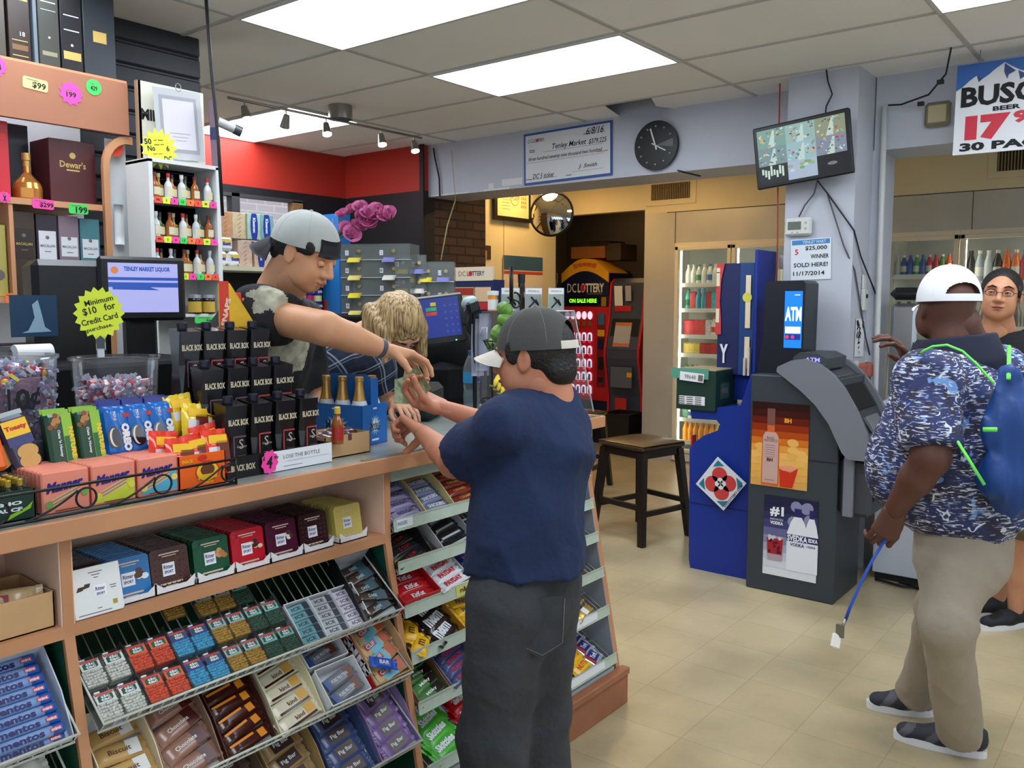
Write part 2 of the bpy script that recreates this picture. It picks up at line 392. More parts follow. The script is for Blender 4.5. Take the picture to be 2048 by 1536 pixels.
b.box(3.93,4.0,5.79,5.86,1.5,2.375,w); b.box(3.55,4.6,5.79,5.86,2.35,2.375,w); b.box(4.5,4.6,5.79,5.86,1.5,2.36,wd); b.box(3.55,4.6,5.79,5.86,1.5,1.53,w)
o = struct(b.build('window_1'))
g = MB(); g.box(3.55,4.6,5.835,5.84,1.53,2.35,GLASS); g.build('pane',o)
def brick_mat(name,c1,c2,mo,sc=1.0):
    m = bpy.data.materials.new(name); m.use_nodes = True; nt = m.node_tree; bs = nt.nodes['Principled BSDF']
    tc = nt.nodes.new('ShaderNodeTexCoord'); sp = nt.nodes.new('ShaderNodeSeparateXYZ'); cb = nt.nodes.new('ShaderNodeCombineXYZ'); ad = nt.nodes.new('ShaderNodeMath'); ad.operation = 'ADD'
    nt.links.new(tc.outputs['Object'],sp.inputs[0]); nt.links.new(sp.outputs[0],ad.inputs[0]); nt.links.new(sp.outputs[1],ad.inputs[1]); nt.links.new(ad.outputs[0],cb.inputs[0]); nt.links.new(sp.outputs[2],cb.inputs[1])
    br = nt.nodes.new('ShaderNodeTexBrick'); br.inputs['Scale'].default_value = 1; br.inputs['Brick Width'].default_value = 0.21*sc; br.inputs['Row Height'].default_value = 0.072*sc; br.inputs['Mortar Size'].default_value = 0.008*sc
    br.inputs['Color1'].default_value = rgb(c1); br.inputs['Color2'].default_value = rgb(c2); br.inputs['Mortar'].default_value = rgb(mo)
    nt.links.new(cb.outputs[0],br.inputs['Vector']); nt.links.new(br.outputs[0],bs.inputs['Base Color'])
    bp = nt.nodes.new('ShaderNodeBump'); bp.inputs['Strength'].default_value = 0.6; bp.inputs['Distance'].default_value = 0.01; bp.invert = True
    nt.links.new(br.outputs['Fac'],bp.inputs['Height']); nt.links.new(bp.outputs['Normal'],bs.inputs['Normal']); bs.inputs['Roughness'].default_value = 0.8
    return m
b = MB(); b.box(2.6,6.6,7.4,7.6,-.1,3.2,brick_mat('painted_brick_outside',(216,198,212),(204,186,202),(232,222,228))); struct(b.build('wall_neighbour'))
b = MB(); b.box(5.2,5.87,4.90,5.33,0,2.6,brick_mat('brown_brick',(96,66,48),(74,52,40),(50,38,32))); struct(b.build('wall_brick'))
# cream partition behind the counter, running away from the viewer
b = MB(); b.box(5.8,7.5,5.30,5.42,0,HC,CREAM)
seam = mat('cream_seam',(170,150,110),0.6)
b.box(6.62,6.628,5.297,5.30,1.0,HC,seam); b.box(5.95,6.42,5.292,5.30,1.95,2.08,mat('wall_slot_dark',(60,42,26),0.7)); b.box(6.0,6.35,5.285,5.30,1.95,2.03,mat('wall_slot_tan',(190,140,70),0.7))
struct(b.build('wall_partition'))
# cooler wall: fascia, steel panels, alcove
STEEL = mat('dull_steel',(196,192,180),0.45,metal=0.35,bump=0.06,bscale=14,var=0.12,vscale=2.5)
b = MB()
b.box(7.5,7.6,4.24,5.42,2.44,HC,CREAM); b.box(7.5,7.6,-2.6,4.24,2.40,HC,CREAM)
b.box(7.5,7.6,3.91,4.24,0,2.40,STEEL); b.box(7.5,7.6,-2.6,3.91,2.10,2.40,STEEL)
b.box(7.496,7.5,-2.6,4.0,2.395,2.402,mat('steel_seam',(90,84,70),0.6)); b.box(7.496,7.5,3.905,3.912,2.1,2.4,_mats['steel_seam'])
b.box(7.496,7.5,1.37,1.375,2.1,2.4,_mats['steel_seam'])
b.box(7.5,7.6,1.95,2.20,0,2.10,STEEL)
struct(b.build('wall_cooler'))
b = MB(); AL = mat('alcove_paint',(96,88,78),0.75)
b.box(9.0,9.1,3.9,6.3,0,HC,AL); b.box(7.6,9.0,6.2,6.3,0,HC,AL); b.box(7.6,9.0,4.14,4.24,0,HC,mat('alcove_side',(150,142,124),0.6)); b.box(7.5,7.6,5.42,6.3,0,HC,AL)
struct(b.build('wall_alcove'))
# outer walls out of view
b = MB(); b.box(-2.0,-1.9,-3.9,6.0,0,.8,PALE); b.box(-2.0,-1.9,-3.9,6.0,2.4,HC,PALE); b.box(-2.0,-1.9,2.5,6.0,.8,2.4,PALE); struct(b.build('wall_left'))
b = MB(); b.box(-2.0,9.2,-4.0,-3.9,0,0.9,PALE); b.box(-2.0,9.2,-4.0,-3.9,2.3,HC,PALE); b.box(4.4,9.2,-4.0,-3.9,0.9,2.3,PALE); struct(b.build('wall_front'))
b = MB(); b.box(1.60,2.42,3.80,3.9,0,HC,mat('black_siding',(34,36,42),0.55,bump=0.3,bscale=12))
for k in range(14):b.box(1.60,2.42,3.785,3.80,1.38+k*0.102,1.47+k*0.102,_mats['black_siding'],bev=0.008)
struct(b.build('wall_siding'))
# right-hand cooler alcove side
b = MB(); b.box(5.13,5.45,1.42,1.60,0,2.39,PALE); struct(b.build('wall_return'))
# ------------------------------------------------------------------ display counter
CT_Z = 1.11
def yface(z):return 1.80 if z > .855 else 1.80-(.855-z)*0.19
def slab(b,x0,x1,z0,z1,ydep,m):
    """post or panel whose front edge follows the sloping case front"""
    poly = [(yface(z0),z0),(yface(z1),z1),(ydep,z1),(ydep,z0)]
    if z0 < .855 < z1:poly = [(yface(z0),z0),(1.80,.855),(1.80,z1),(ydep,z1),(ydep,z0)]
    n = len(poly); vs = [(x0,y,z) for y,z in poly]+[(x1,y,z) for y,z in poly]
    b.add(vs,[tuple(range(n)),tuple(range(2*n-1,n-1,-1))]+[((k+1) % n,k,n+k,n+(k+1) % n) for k in range(n)],m)
# continuous worktop
top = thing('countertop','long shop counter top with grey stone-look surface and orange laminate front edge','countertop',(1.4,2.1,1.08))
def PB(o):return MB(Matrix.Translation(-Vector(o.location)))
STONE = mat('grey_marbled_top',(150,156,150),0.22,var=0.22,vscale=7)
b = PB(top); b.box(-0.9,2.82,1.775,2.44,1.072,CT_Z,STONE); b.build('worktop_surface',top)
b = PB(top); b.box(-0.9,2.83,1.76,1.775,1.068,CT_Z+.001,WOOD,bev=.002); b.box(2.815,2.83,1.775,2.44,1.068,CT_Z+.001,WOOD); b.build('edge_strip',top)
b = PB(top); b.box(1.6,2.81,1.768,1.79,CT_Z,CT_Z+.003,mat('edge_glass',(120,128,118),0.15)); b.build('glass_edge',top)
def unit(x0,x1,lab):
    t = thing('display_case',lab,'display case',((x0+x1)/2,2.1,0))
    return t
PINE = mat('scuffed_orange_wood',(158,102,72),0.5,var=0.22,vscale=9)
# --- centre unit: chocolate cubby over wire trays
u1 = unit(.79,1.71,'orange laminate display case with chocolate cubby above sloping white wire baskets')
b = PB(u1); slab(b,.79,.812,.04,1.068,2.42,WOOD); b.build('side_post',u1)
b = PB(u1); b.box(.812,1.70,1.80,2.10,.852,.879,WOOD); b.build('shelf_board',u1)
b = PB(u1); b.box(.812,1.70,2.07,2.10,.879,1.068,CREAMIN); b.box(1.697,1.70,1.802,2.07,.879,1.068,CREAMIN); b.box(.812,.815,1.802,2.07,.879,1.068,CREAMIN); b.build('cubby_lining',u1)
b = PB(u1); b.box(.812,1.70,2.12,2.14,.05,.852,GREEN); b.add([(1.699,yface(.05)+.01,.05),(1.699,1.81,.852),(1.699,2.12,.852),(1.699,2.12,.05)],[(0,1,2,3)],GREEN)
b.add([(.813,yface(.05)+.01,.05),(.813,1.81,.852),(.813,2.12,.852),(.813,2.12,.05)],[(3,2,1,0)],GREEN); b.build('back_panel',u1)
b = PB(u1); b.box(.812,1.70,1.64,2.1,.0,.12,PINE); b.build('plinth',u1)
def wire_basket(parent,x0,x1,z0,tilt=41,depth=.27,rail=.036):
    b = PB(parent); y0 = yface(z0)-.02
    b.push(T(0,y0,z0) @ RX(tilt)); m = WIREW
    for yy in (0.0,depth*.5,depth):b.tube([(x0,yy,0),(x1,yy,0)],.0028,m,6)
    n = int((x1-x0)/.027)
    for k in range(n+1):
        x = x0+.004+(x1-x0-.008)*k/n
        b.tube([(x,-.002,rail),(x,0,-.001),(x,depth,-.001)],.0018,m,5)
    b.tube([(x0,-.002,rail),(x1,-.002,rail)],.0032,m,6)
    for xx in (x0+.002,x1-.002):b.tube([(xx,-.002,rail),(xx,depth,rail*.6),(xx,depth,0)],.0025,m,6)
    b.pop(); return b.build('wire_basket',parent)
for z in (.655,.475,.285):wire_basket(u1,.822,1.69,z)
# --- left unit
u0 = unit(-.1,.79,'orange laminate display case at the left edge with mint baskets under a cubby')
b = PB(u0); slab(b,-.12,-.098,.04,1.068,2.42,WOOD); b.build('side_post',u0)
b = PB(u0); b.box(-.098,.79,1.80,2.10,.852,.879,WOOD); b.build('shelf_board',u0)
b = PB(u0); b.box(-.098,.79,2.07,2.10,.879,1.068,CREAMIN); b.box(.787,.79,1.802,2.07,.879,1.068,CREAMIN); b.build('cubby_lining',u0)
b = PB(u0); b.box(-.098,.79,2.12,2.14,.05,.852,GREEN); b.add([(.789,yface(.05)+.01,.05),(.789,1.81,.852),(.789,2.12,.852),(.789,2.12,.05)],[(0,1,2,3)],GREEN); b.build('back_panel',u0)
b = PB(u0); b.box(-.098,.79,1.64,2.1,.0,.12,PINE); b.build('plinth',u0)
for z in (.655,.475,.285):wire_basket(u0,-.09,.775,z)
# --- right unit: candy bar trays
u2 = unit(1.71,2.80,'tall candy bar rack with six sloping trays and green price strips behind the customer')
b = PB(u2); slab(b,1.70,1.722,.13,1.068,2.42,WOOD); b.build('side_post',u2)
b = PB(u2); slab(b,2.775,2.80,.13,1.068,2.42,WOOD); b.build('side_post',u2)
GREYP = mat('grey_side_lining',(150,156,166),0.5,var=0.1)
b = PB(u2); slab(b,2.770,2.7745,.16,1.06,2.1,GREYP); b.build('side_lining',u2)
b = PB(u2); b.box(1.722,2.775,2.12,2.14,.13,1.068,mat('dark_back_board',(60,50,42),0.7)); b.build('back_panel',u2)
b = PB(u2); b.box(1.66,2.815,1.635,2.42,0,.125,PINE,bev=.003); b.box(1.66,2.815,1.627,1.665,.118,.145,PINE,bev=.003); b.build('plinth',u2)
b = PB(u2); b.box(1.722,2.770,1.672,2.1,.125,.15,mat('white_shelf_liner',(214,224,230),0.4)); b.build('bottom_shelf',u2)
STRIP = mat('price_strip',(184,198,182),0.35,var=0.08,vscale=30)
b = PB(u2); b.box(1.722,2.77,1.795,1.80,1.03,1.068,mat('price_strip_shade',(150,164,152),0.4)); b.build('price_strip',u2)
TRAYS = [.885,.762,.636,.502,.358,.176]; TT = 29
WIREG = mat('grey_wire',(160,166,158),0.4)
for k,z in enumerate(TRAYS):
    b = PB(u2); y0 = yface(z)-.006
    b.push(T(0,y0,z) @ RX(TT))
    for yy in (.02,.12,.23):b.tube([(1.724,yy,0),(2.768,yy,0)],.003,WIREG,6)
    n = 42
    for q in range(n+1):
        x = 1.73+1.03*q/n
        b.tube([(x,.235,.0),(x,.01,.0),(x,.0,-.008),(x,.004,-.016),(x,.016,-.014)],.0017,WIREG,5)
    tr = None; b.pop(); tr = b.build('wire_tray',u2)
    s = PB(u2); s.push(T(0,y0-.004,z) @ RX(-6)); s.box(1.724,2.768,-.003,0,-.002,.032,STRIP); s.box(1.724,2.768,-.006,0,.031,.034,STRIP); s.box(1.724,2.768,-.006,0,-.004,-.001,STRIP)
    if k == 0:s.box(1.735,1.80,-.0045,-.003,.004,.03,PAPER); s.push(T(1.757,-.005,.017) @ RX(90)); s.text('SNICKERS',0,0,.011,mat('label_blue',(40,50,130),.5),w=.04); s.pop()
    if k == 2:
        s.box(1.945,2.09,-.0045,-.003,0,.032,mat('yellow_label',(214,206,110),.5)); s.push(T(1.985,-.005,.016) @ RX(90)); s.text('m&m',0,0,.016,INK,w=.045,bold=.03); s.pop()
    if k >= 4:s.box(2.45,2.68,-.0045,-.003,.003,.03,PAPER)
    s.pop(); s.build('price_strip',u2)

# ------------------------------------------------------------------ products: shapes
def P_(name,c,rough=.3,**k):return mat(name,c,rough,**k)
def wrapper(L,W,Th,m,txt=None,tm=None,th=None,tw=None,band=None,bold=0.02,fin=.012,extra=None,slant=0,lines=None):
    """flow-wrapped bar lying flat, long side along x, label up"""
    b = MB(); nx,ny = 14,8
    def side(sg):
        def fn(u,v):
            x = (u-.5)*L; s = 2*v-1; e = min(1,(L/2-abs(x))/(Th*1.2)+.02); e = max(0,e)**.5
            z = sg*Th/2*e*max(0,1-abs(s)**6)**.5
            w = W/2*(1-.06*(1-e)+.02*sin(u*40))
            return (x,s*w*(1 if sg > 0 else 1),z+Th/2)
        return fn
    b.sheet(side(1),nx,ny,m); b.sheet(lambda u,v:side(-1)(u,1-v),nx,ny,m)
    for sg in (-1,1):
        x0 = sg*L/2; x1 = sg*(L/2+fin); n = 10
        vs = []; 
        for k in range(n+1):
            y = (k/n-.5)*W*1.0; vs += [(x0,y,Th/2),(x1+(.0015 if k % 2 else 0)*sg,y,Th/2+.002*sin(k*1.3))]
        b.add(vs,[((2*k,2*k+1,2*k+3,2*k+2) if sg > 0 else (2*k,2*k+2,2*k+3,2*k+1)) for k in range(n)],m)
    z = Th+.0006
    if band:
        for (cx,cy,w,h,bm) in band:b.rect(cx,cy,w,h,bm,z-.0002)
    if txt:b.text(txt,0,0,th or W*.5,tm or PAPER,z+.0004,w=tw,bold=bold,slant=slant)
    if lines:
        for (t_,cx,cy,h,mm,w_) in lines:b.text(t_,cx,cy,h,mm,z+.0004,w=w_,bold=bold)
    return b
def opentray(w,d,hf,hb,m,mi=None,front=None,th=.0025,hs=None):
    """open-topped display carton: x width, y depth, low front, high back"""
    b = MB(); mi = mi or m
    b.box(-w/2,w/2,0,d,0,th,mi); b.box(-w/2,w/2,0,th,0,hf,m); b.box(-w/2,w/2,d-th,d,0,hb,mi)
    h1 = hs or hb
    for x0,x1 in ((-w/2,-w/2+th),(w/2-th,w/2)):
        vs = [(x0,0,0),(x0,d,0),(x0,d,hb),(x0,d*.45,h1*.95),(x0,0,hf)]; vs += [(x1,)+v[1:] for v in vs]
        b.add(vs,[(0,1,2,3,4)[::-1],(5,6,7,8,9),(0,1,6,5),(1,2,7,6),(2,3,8,7),(3,4,9,8),(4,0,5,9)],m)
    return b
_pm = {}
def put(key,mb,M,name,lab,cat,group=None,parent=None):
    """place a product; products with one key share one mesh"""
    if key not in _pm:_pm[key] = mb().mesh(name)
    o = bpy.data.objects.new(name,_pm[key]); COL.objects.link(o); o.matrix_world = M
    return tag(o,lab,cat,group)
def tray_frame(x,z,y_off=0.0,tilt=TT,up=0.004):
    """frame on a sloping tray: x right, y up the slope, z out of it"""
    return T(x,yface(z)-.006,z) @ RX(tilt) @ T(0,.012+y_off,up)
def jit(a=1.0):return rnd.uniform(-a,a)
M_ = mat
# ---- chocolate squares in the cubby
def ritter(col,deco):
    def f():
        m = M_('foil_'+col[0],col[1],.28,spec=.6,bump=.12,bscale=60); b = MB(); S = .094; Th = .011
        b.push(RX(90)); c = .006      # stands upright facing -y: local x right, y up
        b.prism([(-S/2+c,0),(S/2-c,0),(S/2,c),(S/2,S-c),(S/2-c,S),(-S/2+c,S),(-S/2,S-c),(-S/2,c)],-Th/2,Th/2,m)
        z = Th/2+.0006; LG = M_('logo_white',(235,235,238),.5)
        b.rect(-.004,S*.47,.030,.030,LG,z); BL = M_('logo_blue',(30,40,120),.5)
        b.text('Ritter',-.004,S*.47+.006,.009,BL,z+.0004,w=.024,bold=.02); b.text('SPORT',-.004,S*.47-.006,.007,BL,z+.0004,w=.022,bold=.03)
        LT = M_('foil_print',(214,190,170),.5)
        b.rect(.0,S*.86,.05,.003,LT,z); b.rect(.0,S*.80,.034,.002,LT,z); b.rect(0,S*.12,.055,.004,LT,z); b.rect(0,S*.06,.03,.002,LT,z)
        deco(b,z); b.pop(); return b
    return f
def blobs(cols,n=5,cx=.026,cy=.045,r=.008):
    def d(b,z):
        R = random.Random(3)
        for k in range(n):b.disc((cx+R.uniform(-.01,.012),cy+R.uniform(-.014,.014),z+.0003+k*.0001),R.uniform(.6,1.1)*r,M_('deco%d%d%d' % cols[k % len(cols)],cols[k % len(cols)],.5),n=10,ry=r*.7)
    return d
def studs(b,z):
    for i in range(7):
        for j in range(7):
            if not (2 <= i <= 4 and 2 <= j <= 4):b.sphere((-.036+i*.012,.010+j*.0125,z-.001),.003,_mats['foil_'+_cur[0]],n=6,k=4,sc=(1,1,.5))
def nuts(b,z):
    for i in range(6):
        for j in range(6):
            if not (2 <= i <= 3 and 2 <= j <= 3):b.disc((-.036+i*.0142,.012+j*.0135,z+.0002),.0035,M_('nut_print',(206,178,96),.4),n=7,ry=.0022)
_cur = ['x']
ROWS = [('dark_red',(60,22,24),blobs([(90,30,30)]),.862,11,'dark red square chocolate bar',0),('blue',(44,116,178),blobs([(230,232,236),(90,60,50)],6,r=.010),.958,12,'blue square chocolate bar',1),
        ('brown',(72,36,28),studs,1.055,12,'brown studded square chocolate bar',1),('green',(10,78,48),blobs([(180,120,70),(206,150,100)],7,r=.009),1.163,12,'green square chocolate bar with almonds',1),
        ('red',(186,18,38),blobs([(226,200,160),(60,30,24)],6,r=.008),1.268,12,'red square chocolate bar',1),('plum',(78,16,44),blobs([(230,222,206),(80,50,44)],4,r=.009),1.372,12,'plum coloured square chocolate bar',1),
        ('cocoa',(52,20,24),studs,1.477,12,'dark cocoa square chocolate bar',1),('gold',(206,186,98),nuts,1.60,11,'pale gold square chocolate bar',1)]
for col,c,deco,x,n,lab,ft in ROWS:
    _cur[0] = col
    for k in range(n):
        if col == 'dark_red' and k < 2:continue
        y = 1.842+k*.0135
        M = T(x+jit(.001),y,.884) @ RX(-9+jit(1)) @ RZ(-1.5)
        put('rit_'+col,ritter((col,c),deco),M,'chocolate_bar',(lab+', front one of its row' if k == 0 else lab+' packed behind the front one of its row'),'chocolate bar',col.replace('_',' ')+' chocolate squares in the cubby')
    if ft:
        b = opentray(.102,.20,.014,.03,M_('tray_white',(226,228,230),.6),hs=.022)
        for sx_ in (-1,1):b.add([(sx_*.051,0,.014),(sx_*.051,0,.03),(sx_*.028,0,.014)],[(0,1,2) if sx_ < 0 else (0,2,1)],M_('tray_white'))
        o = b.build('display_tray',M=T(x,1.822,.880)); tag(o,'white cardboard tray holding the row of %ss' % lab.split(',')[0],'tray')
def ritter_white():
    b = MB(); S = .104; m = M_('bar_white',(226,228,226),.35); b.push(RX(90)); b.prism([(-S/2,0),(S/2-.004,0),(S/2,.004),(S/2,S),(-S/2,S)],-.007,.007,m)
    z = .0076; b.rect(.006,.05,.026,.026,M_('bar_white_logo',(240,240,244),.4),z); BL = M_('logo_blue'); b.text('Ritter',.006,.055,.008,BL,z+.0004,w=.02,bold=.02); b.text('SPORT',.006,.044,.006,BL,z+.0004,w=.018,bold=.03)
    GR = M_('thin_print',(110,100,96),.6)
    for cx,cy,w in ((0,.092,.03),(0,.086,.018),(0,.080,.01),(.034,.056,.014),(.034,.051,.012),(0,.014,.01),(-.01,.006,.07)):b.rect(cx,cy,w,.0018,GR,z)
    for cx,cy in ((-.036,.062),(-.022,.066)):b.poly([(cx-.008,cy-.006),(cx+.006,cy-.004),(cx+.009,cy+.004),(cx-.003,cy+.004)],M_('choc_print',(70,44,36),.5),z)
    b.rect(.034,.020,.010,.010,M_('gold_print',(176,150,60),.4),z); b.pop(); return b
put('ritw',ritter_white,T(.871,1.812,.880) @ RX(-12) @ RZ(-2),'chocolate_bar','white square chocolate bar leaning in front of the dark ones at the left','chocolate bar')
# ---- mints in clear boxes
def mintbox(col,cap):
    def f():
        b = MB(); W,L,Th = .049,.066,.014
        b.box(-W/2,W/2,0,L,0,Th,CLEAR)
        m = M_('mint_'+cap,col,.35); R = random.Random(5)
        for i in range(7):
            for j in range(6):
                b.sphere((-W/2+.0045+i*.0066+R.uniform(-.001,.001),.005+j*.0068+R.uniform(-.001,.001),Th-.004+R.uniform(-.001,.0015)),.0042,m,n=6,k=4,sc=(1.15,.9,.8))
        b.box(-W/2+.002,W/2-.002,.002,L*.62,.002,Th-.006,m)
        lc = {'white':(214,218,214),'orange':(222,96,60),'blue':(50,60,150),'fruit':(150,176,176),'green':(120,186,176)}[cap]
        z = Th+.0006; b.rect(0,L*.78,W*.86,L*.36,M_('mintlabel_'+cap,lc,.4),z)
        b.rect(0,L*.92,W*.8,.004,M_('mint_red_line',(200,60,60),.4),z+.0003)
        b.prism([(-.016,L*.66),(.012,L*.66),(.016,L*.70),(.016,L*.88),(-.012,L*.88),(-.016,L*.84)],z,z+.0006,M_('mint_green',(24,84,56),.4))
        b.text('tic',0,L*.82,.0065,PAPER,z+.001,w=.020,bold=.04); b.text('tac',0,L*.72,.0065,PAPER,z+.001,w=.022,bold=.04)
        b.box(-W/2+.008,-W/2+.02,L,L+.005,.003,.011,M_('mint_cap',(232,234,236),.4))
        return b
    return f
MC = [('white',(222,220,208),.880),('orange',(232,84,40),.985),('blue',(70,176,214),1.087),('fruit',(196,150,40),1.19),('green',(96,206,128),1.293)]
BF = .655
def bask(x,zlev,yy,up=.006):return T(x,yface(zlev)-.02,zlev) @ RX(41) @ T(0,yy,up)
for cap,c,x in MC:
    for j in range(2 if cap in ('white','orange','blue') else 3):
        for i in (0,1):
            if j == 2 and cap != 'fruit' and i:continue
            put('mint_'+cap,mintbox(c,cap),bask(x-.026+i*.052-.0,BF,.006+j*.082,.012),'mint_box','%s mints in a clear flip-top box, %s row of its block' % ('mixed fruit' if cap == 'fruit' else cap,('front','second','rear')[j]),'mint box',cap+' mint boxes on the top wire basket')
            if j < 2:put('mint_'+cap,None,bask(x-.026+i*.052,BF,.006+j*.082,-.003),'mint_box','%s mint box lying underneath the top layer, %s row' % ('mixed fruit' if cap == 'fruit' else cap,('front','second')[j]),'mint box',cap+' mint boxes on the top wire basket')
    tb = MB(); tb.box(-.053,.053,-.0,.17,0,.002,CLEAR); tb.box(-.053,.053,0,.002,0,.02,CLEAR); tb.box(-.053,-.0515,0,.17,0,.03,CLEAR); tb.box(.0515,.053,0,.17,0,.03,CLEAR)
    tag(tb.build('clear_tray',M=bask(x,BF,.002,.0005)),'clear plastic tray under the %s mints' % ('mixed fruit' if cap == 'fruit' else cap),'tray')
put('mint_fruitmulti',mintbox((206,70,60),'fruit'),bask(1.08,BF,.185,.02),'mint_box','red mint box lying flat at the rear behind the blue ones','mint box')
# silver gum packs
def gum(c):
    def f():
        b = MB(); b.box(-.036,.036,0,.022,0,.012,M_('gum_'+c[0],c[1],.3,metal=.2),bev=.002); b.text('ICE',-.008,.011,.01,M_('gum_ink',(60,66,80),.4),.0126,w=.03,bold=.03); b.rect(.024,.011,.018,.02,M_('gum_dark',(50,54,70),.4),.0126); return b
    return f
for x,key,c in ((1.392,'teal',(120,176,186)),(1.468,'grey',(186,192,198)),(1.545,'violet',(196,190,206))):
    tag(opentray(.080,.125,.016,.03,M_('tray_white'),hs=.028).build('display_tray',M=bask(x,BF,.004,.001)),'white display tray of %s gum packs' % ('teal' if key == 'teal' else key),'tray')
    for j in range(5):put('gum_'+key,gum((key,c)),bask(x,BF,.008+j*.0225,.004+.002*j) @ RZ(jit(3)),'gum_pack','flat silvery gum pack with %s print on the top wire basket' % key,'gum pack',key+' gum packs')
# black carton of dark bars at the right end
BB = M_('carton_black',(20,20,22),.45)
b = opentray(.135,.20,.018,.05,BB,M_('carton_inner_white',(205,210,214),.6),hs=.045)
b.text('KIND',-.064,.08,.014,PAPER,.02,w=.03,rot=90)
tag(b.build('display_carton',M=bask(1.625,BF,.004,.002)),'black and white display carton of dark nut bars at the top basket end','carton')
for j in range(5):
    put('kindbar',lambda:wrapper(.11,.032,.014,M_('film_dark',(58,44,36),.18),'DARK',M_('film_teal',(150,186,196),.3),.01,.03,band=[(.025,0,.04,.03,M_('film_slate',(60,86,96),.2))]),bask(1.625,BF,.035+j*.034,.008+(j % 2)*.008) @ RZ(jit(14)),'snack_bar','dark clear-wrapped nut bar lying in the black carton','snack bar','dark nut bars')
# ---- second basket
B2 = .475
def carton(x,z,w,d,hf,hb,m,mi,lab,yy=.004,side=None):
    b = opentray(w,d,hf,hb,m,mi,hs=hb*.92)
    if side:side(b)
    return tag(b.build('display_carton',M=bask(x,z,yy,.002)),lab,'carton')
WH = M_('tray_white'); 
carton(.885,B2,.13,.21,.02,.06,M_('carton_cream',(222,206,170),.6),WH,'cream display carton of round biscuits, leftmost on the second basket')
for j in range(4):put('biscuit',lambda:wrapper(.10,.045,.02,M_('film_biscuit',(196,158,96),.25),'Biscuit',M_('brown_ink',(96,56,30),.5),.012,.05,band=[(.03,0,.03,.035,M_('film_white',(222,222,216),.3))]),bask(.885,B2,.03+j*.046,.01) @ RZ(jit(6)),'snack_bar','golden round-biscuit pack in the leftmost second-basket carton','snack bar','biscuit packs')
carton(1.02,B2,.135,.21,.02,.055,M_('carton_taupe',(150,120,100),.6),WH,'taupe display carton of cherry chocolate bars')
for j in range(4):put('cherry',lambda:wrapper(.115,.045,.02,M_('film_taupe',(150,110,92),.18),'Chocolate',M_('film_white',(222,222,216),.3),.010,.06,band=[(.036,0,.03,.04,M_('film_maroon',(78,28,26),.2))]),bask(1.02,B2,.03+j*.046,.010+.004*j) @ RZ(12+jit(5)),'snack_bar','taupe wrapped bar with dark cherries printed at one end','snack bar','cherry bars')
carton(1.165,B2,.135,.215,.02,.05,M_('carton_maroon',(74,34,26),.5),WH,'dark maroon display carton of orange striped chocolate bars')
for j in range(6):put('orangebar',lambda:wrapper(.12,.033,.018,M_('film_choc',(66,28,20),.14),None,None,band=[(-.02,.008,.07,.006,M_('film_orange',(226,140,40),.25)),(.035,-.002,.02,.02,M_('film_orange'))]),bask(1.165,B2,.024+j*.033,.010+.003*j) @ RZ(10+jit(4)),'snack_bar','dark brown wrapped bar with an orange flash','snack bar','orange flash bars')
carton(1.315,B2,.14,.22,.02,.05,M_('carton_ivory',(228,218,180),.6),WH,'ivory display carton of golden topped bars')
for j in range(5):put('kindnut',lambda:wrapper(.118,.040,.016,M_('film_ivory',(222,214,188),.25),'kind',M_('brown_ink',(96,56,30),.5),.012,.03,band=[(.036,.004,.03,.026,M_('film_gold',(214,164,74),.3)),(-.0,-.014,.10,.006,M_('film_choc',(66,28,20),.3))]),bask(1.315,B2,.026+j*.041,.008) @ RZ(8+jit(2)),'snack_bar','ivory wrapped bar with gold disc and chocolate stripe','snack bar','ivory bars')
def pside(b):b.prism([(-.069,.0),(-.02,.0),(-.069,.06)],.0205,.021,M_('carton_sky',(120,186,226),.5))
carton(1.465,B2,.135,.105,.04,.05,WH,WH,'white and blue protein bar carton, front one',side=None)
carton(1.455,B2,.135,.105,.05,.06,WH,WH,'white and blue protein bar carton, rear one',yy=.118)
for j in range(4):put('protein',lambda:wrapper(.10,.038,.018,M_('film_grey',(120,124,134),.2),'PURE PROTEIN',PAPER,.010,.06,band=[(.036,0,.026,.032,M_('film_choc2',(110,60,44),.3)),(-.045,0,.014,.032,M_('film_blue2',(50,90,160),.3))]),bask(1.465-.01*(j > 1),B2,.03+(j % 2)*.04+(j > 1)*.118,.020) @ RZ(12+jit(5)),'snack_bar','grey protein bar in the %s white carton' % ('front','rear')[j > 1],'snack bar','protein bars')
# kraft carton with clif bars
b = opentray(.145,.20,.03,.06,CARD,M_('kraft_inner',(206,178,136),.7),hs=.058)
RD = M_('clif_red',(196,30,44),.45)
b.add([(-.0735,.0,.028),(-.0735,.2,.058),(-.0735,.2,.002),(-.0735,0,.002)],[(0,1,2,3)],RD)
b.push(frame((-.0745,.10,.028),(0,1,0),(0,0,1)) @ T(0,0,0)); b.text('CLIF',0,0,.034,PAPER,-.0,w=.13,bold=.05); b.pop()
b.push(frame((-.0745,.10,.028),(0,-1,0),(0,0,1))); b.text('CLIF',0,0,.034,PAPER,.0,w=.13,bold=.05); b.pop()
tag(b.build('display_carton',M=bask(1.622,B2,.004,.012)),'open kraft carton of tan and blue energy bars with red side','carton')
for j in range(4):put('clif',lambda:wrapper(.105,.044,.017,M_('film_tan',(206,178,130),.4),None,None,band=[(-.008,0,.05,.042,M_('film_sky',(110,184,206),.4)),(.038,.0,.03,.036,M_('film_rust',(186,84,40),.4)),(-.02,.006,.045,.018,RD)],lines=[('CLIF',-.02,.006,.013,PAPER,.036)]),bask(1.624,B2,.032+j*.042,.022+.004*j) @ RZ(14+jit(5)),'energy_bar','tan energy bar with blue panel and red logo' if j != 1 else 'tan energy bar with blue panel and red logo','energy bar','energy bars in the kraft carton')
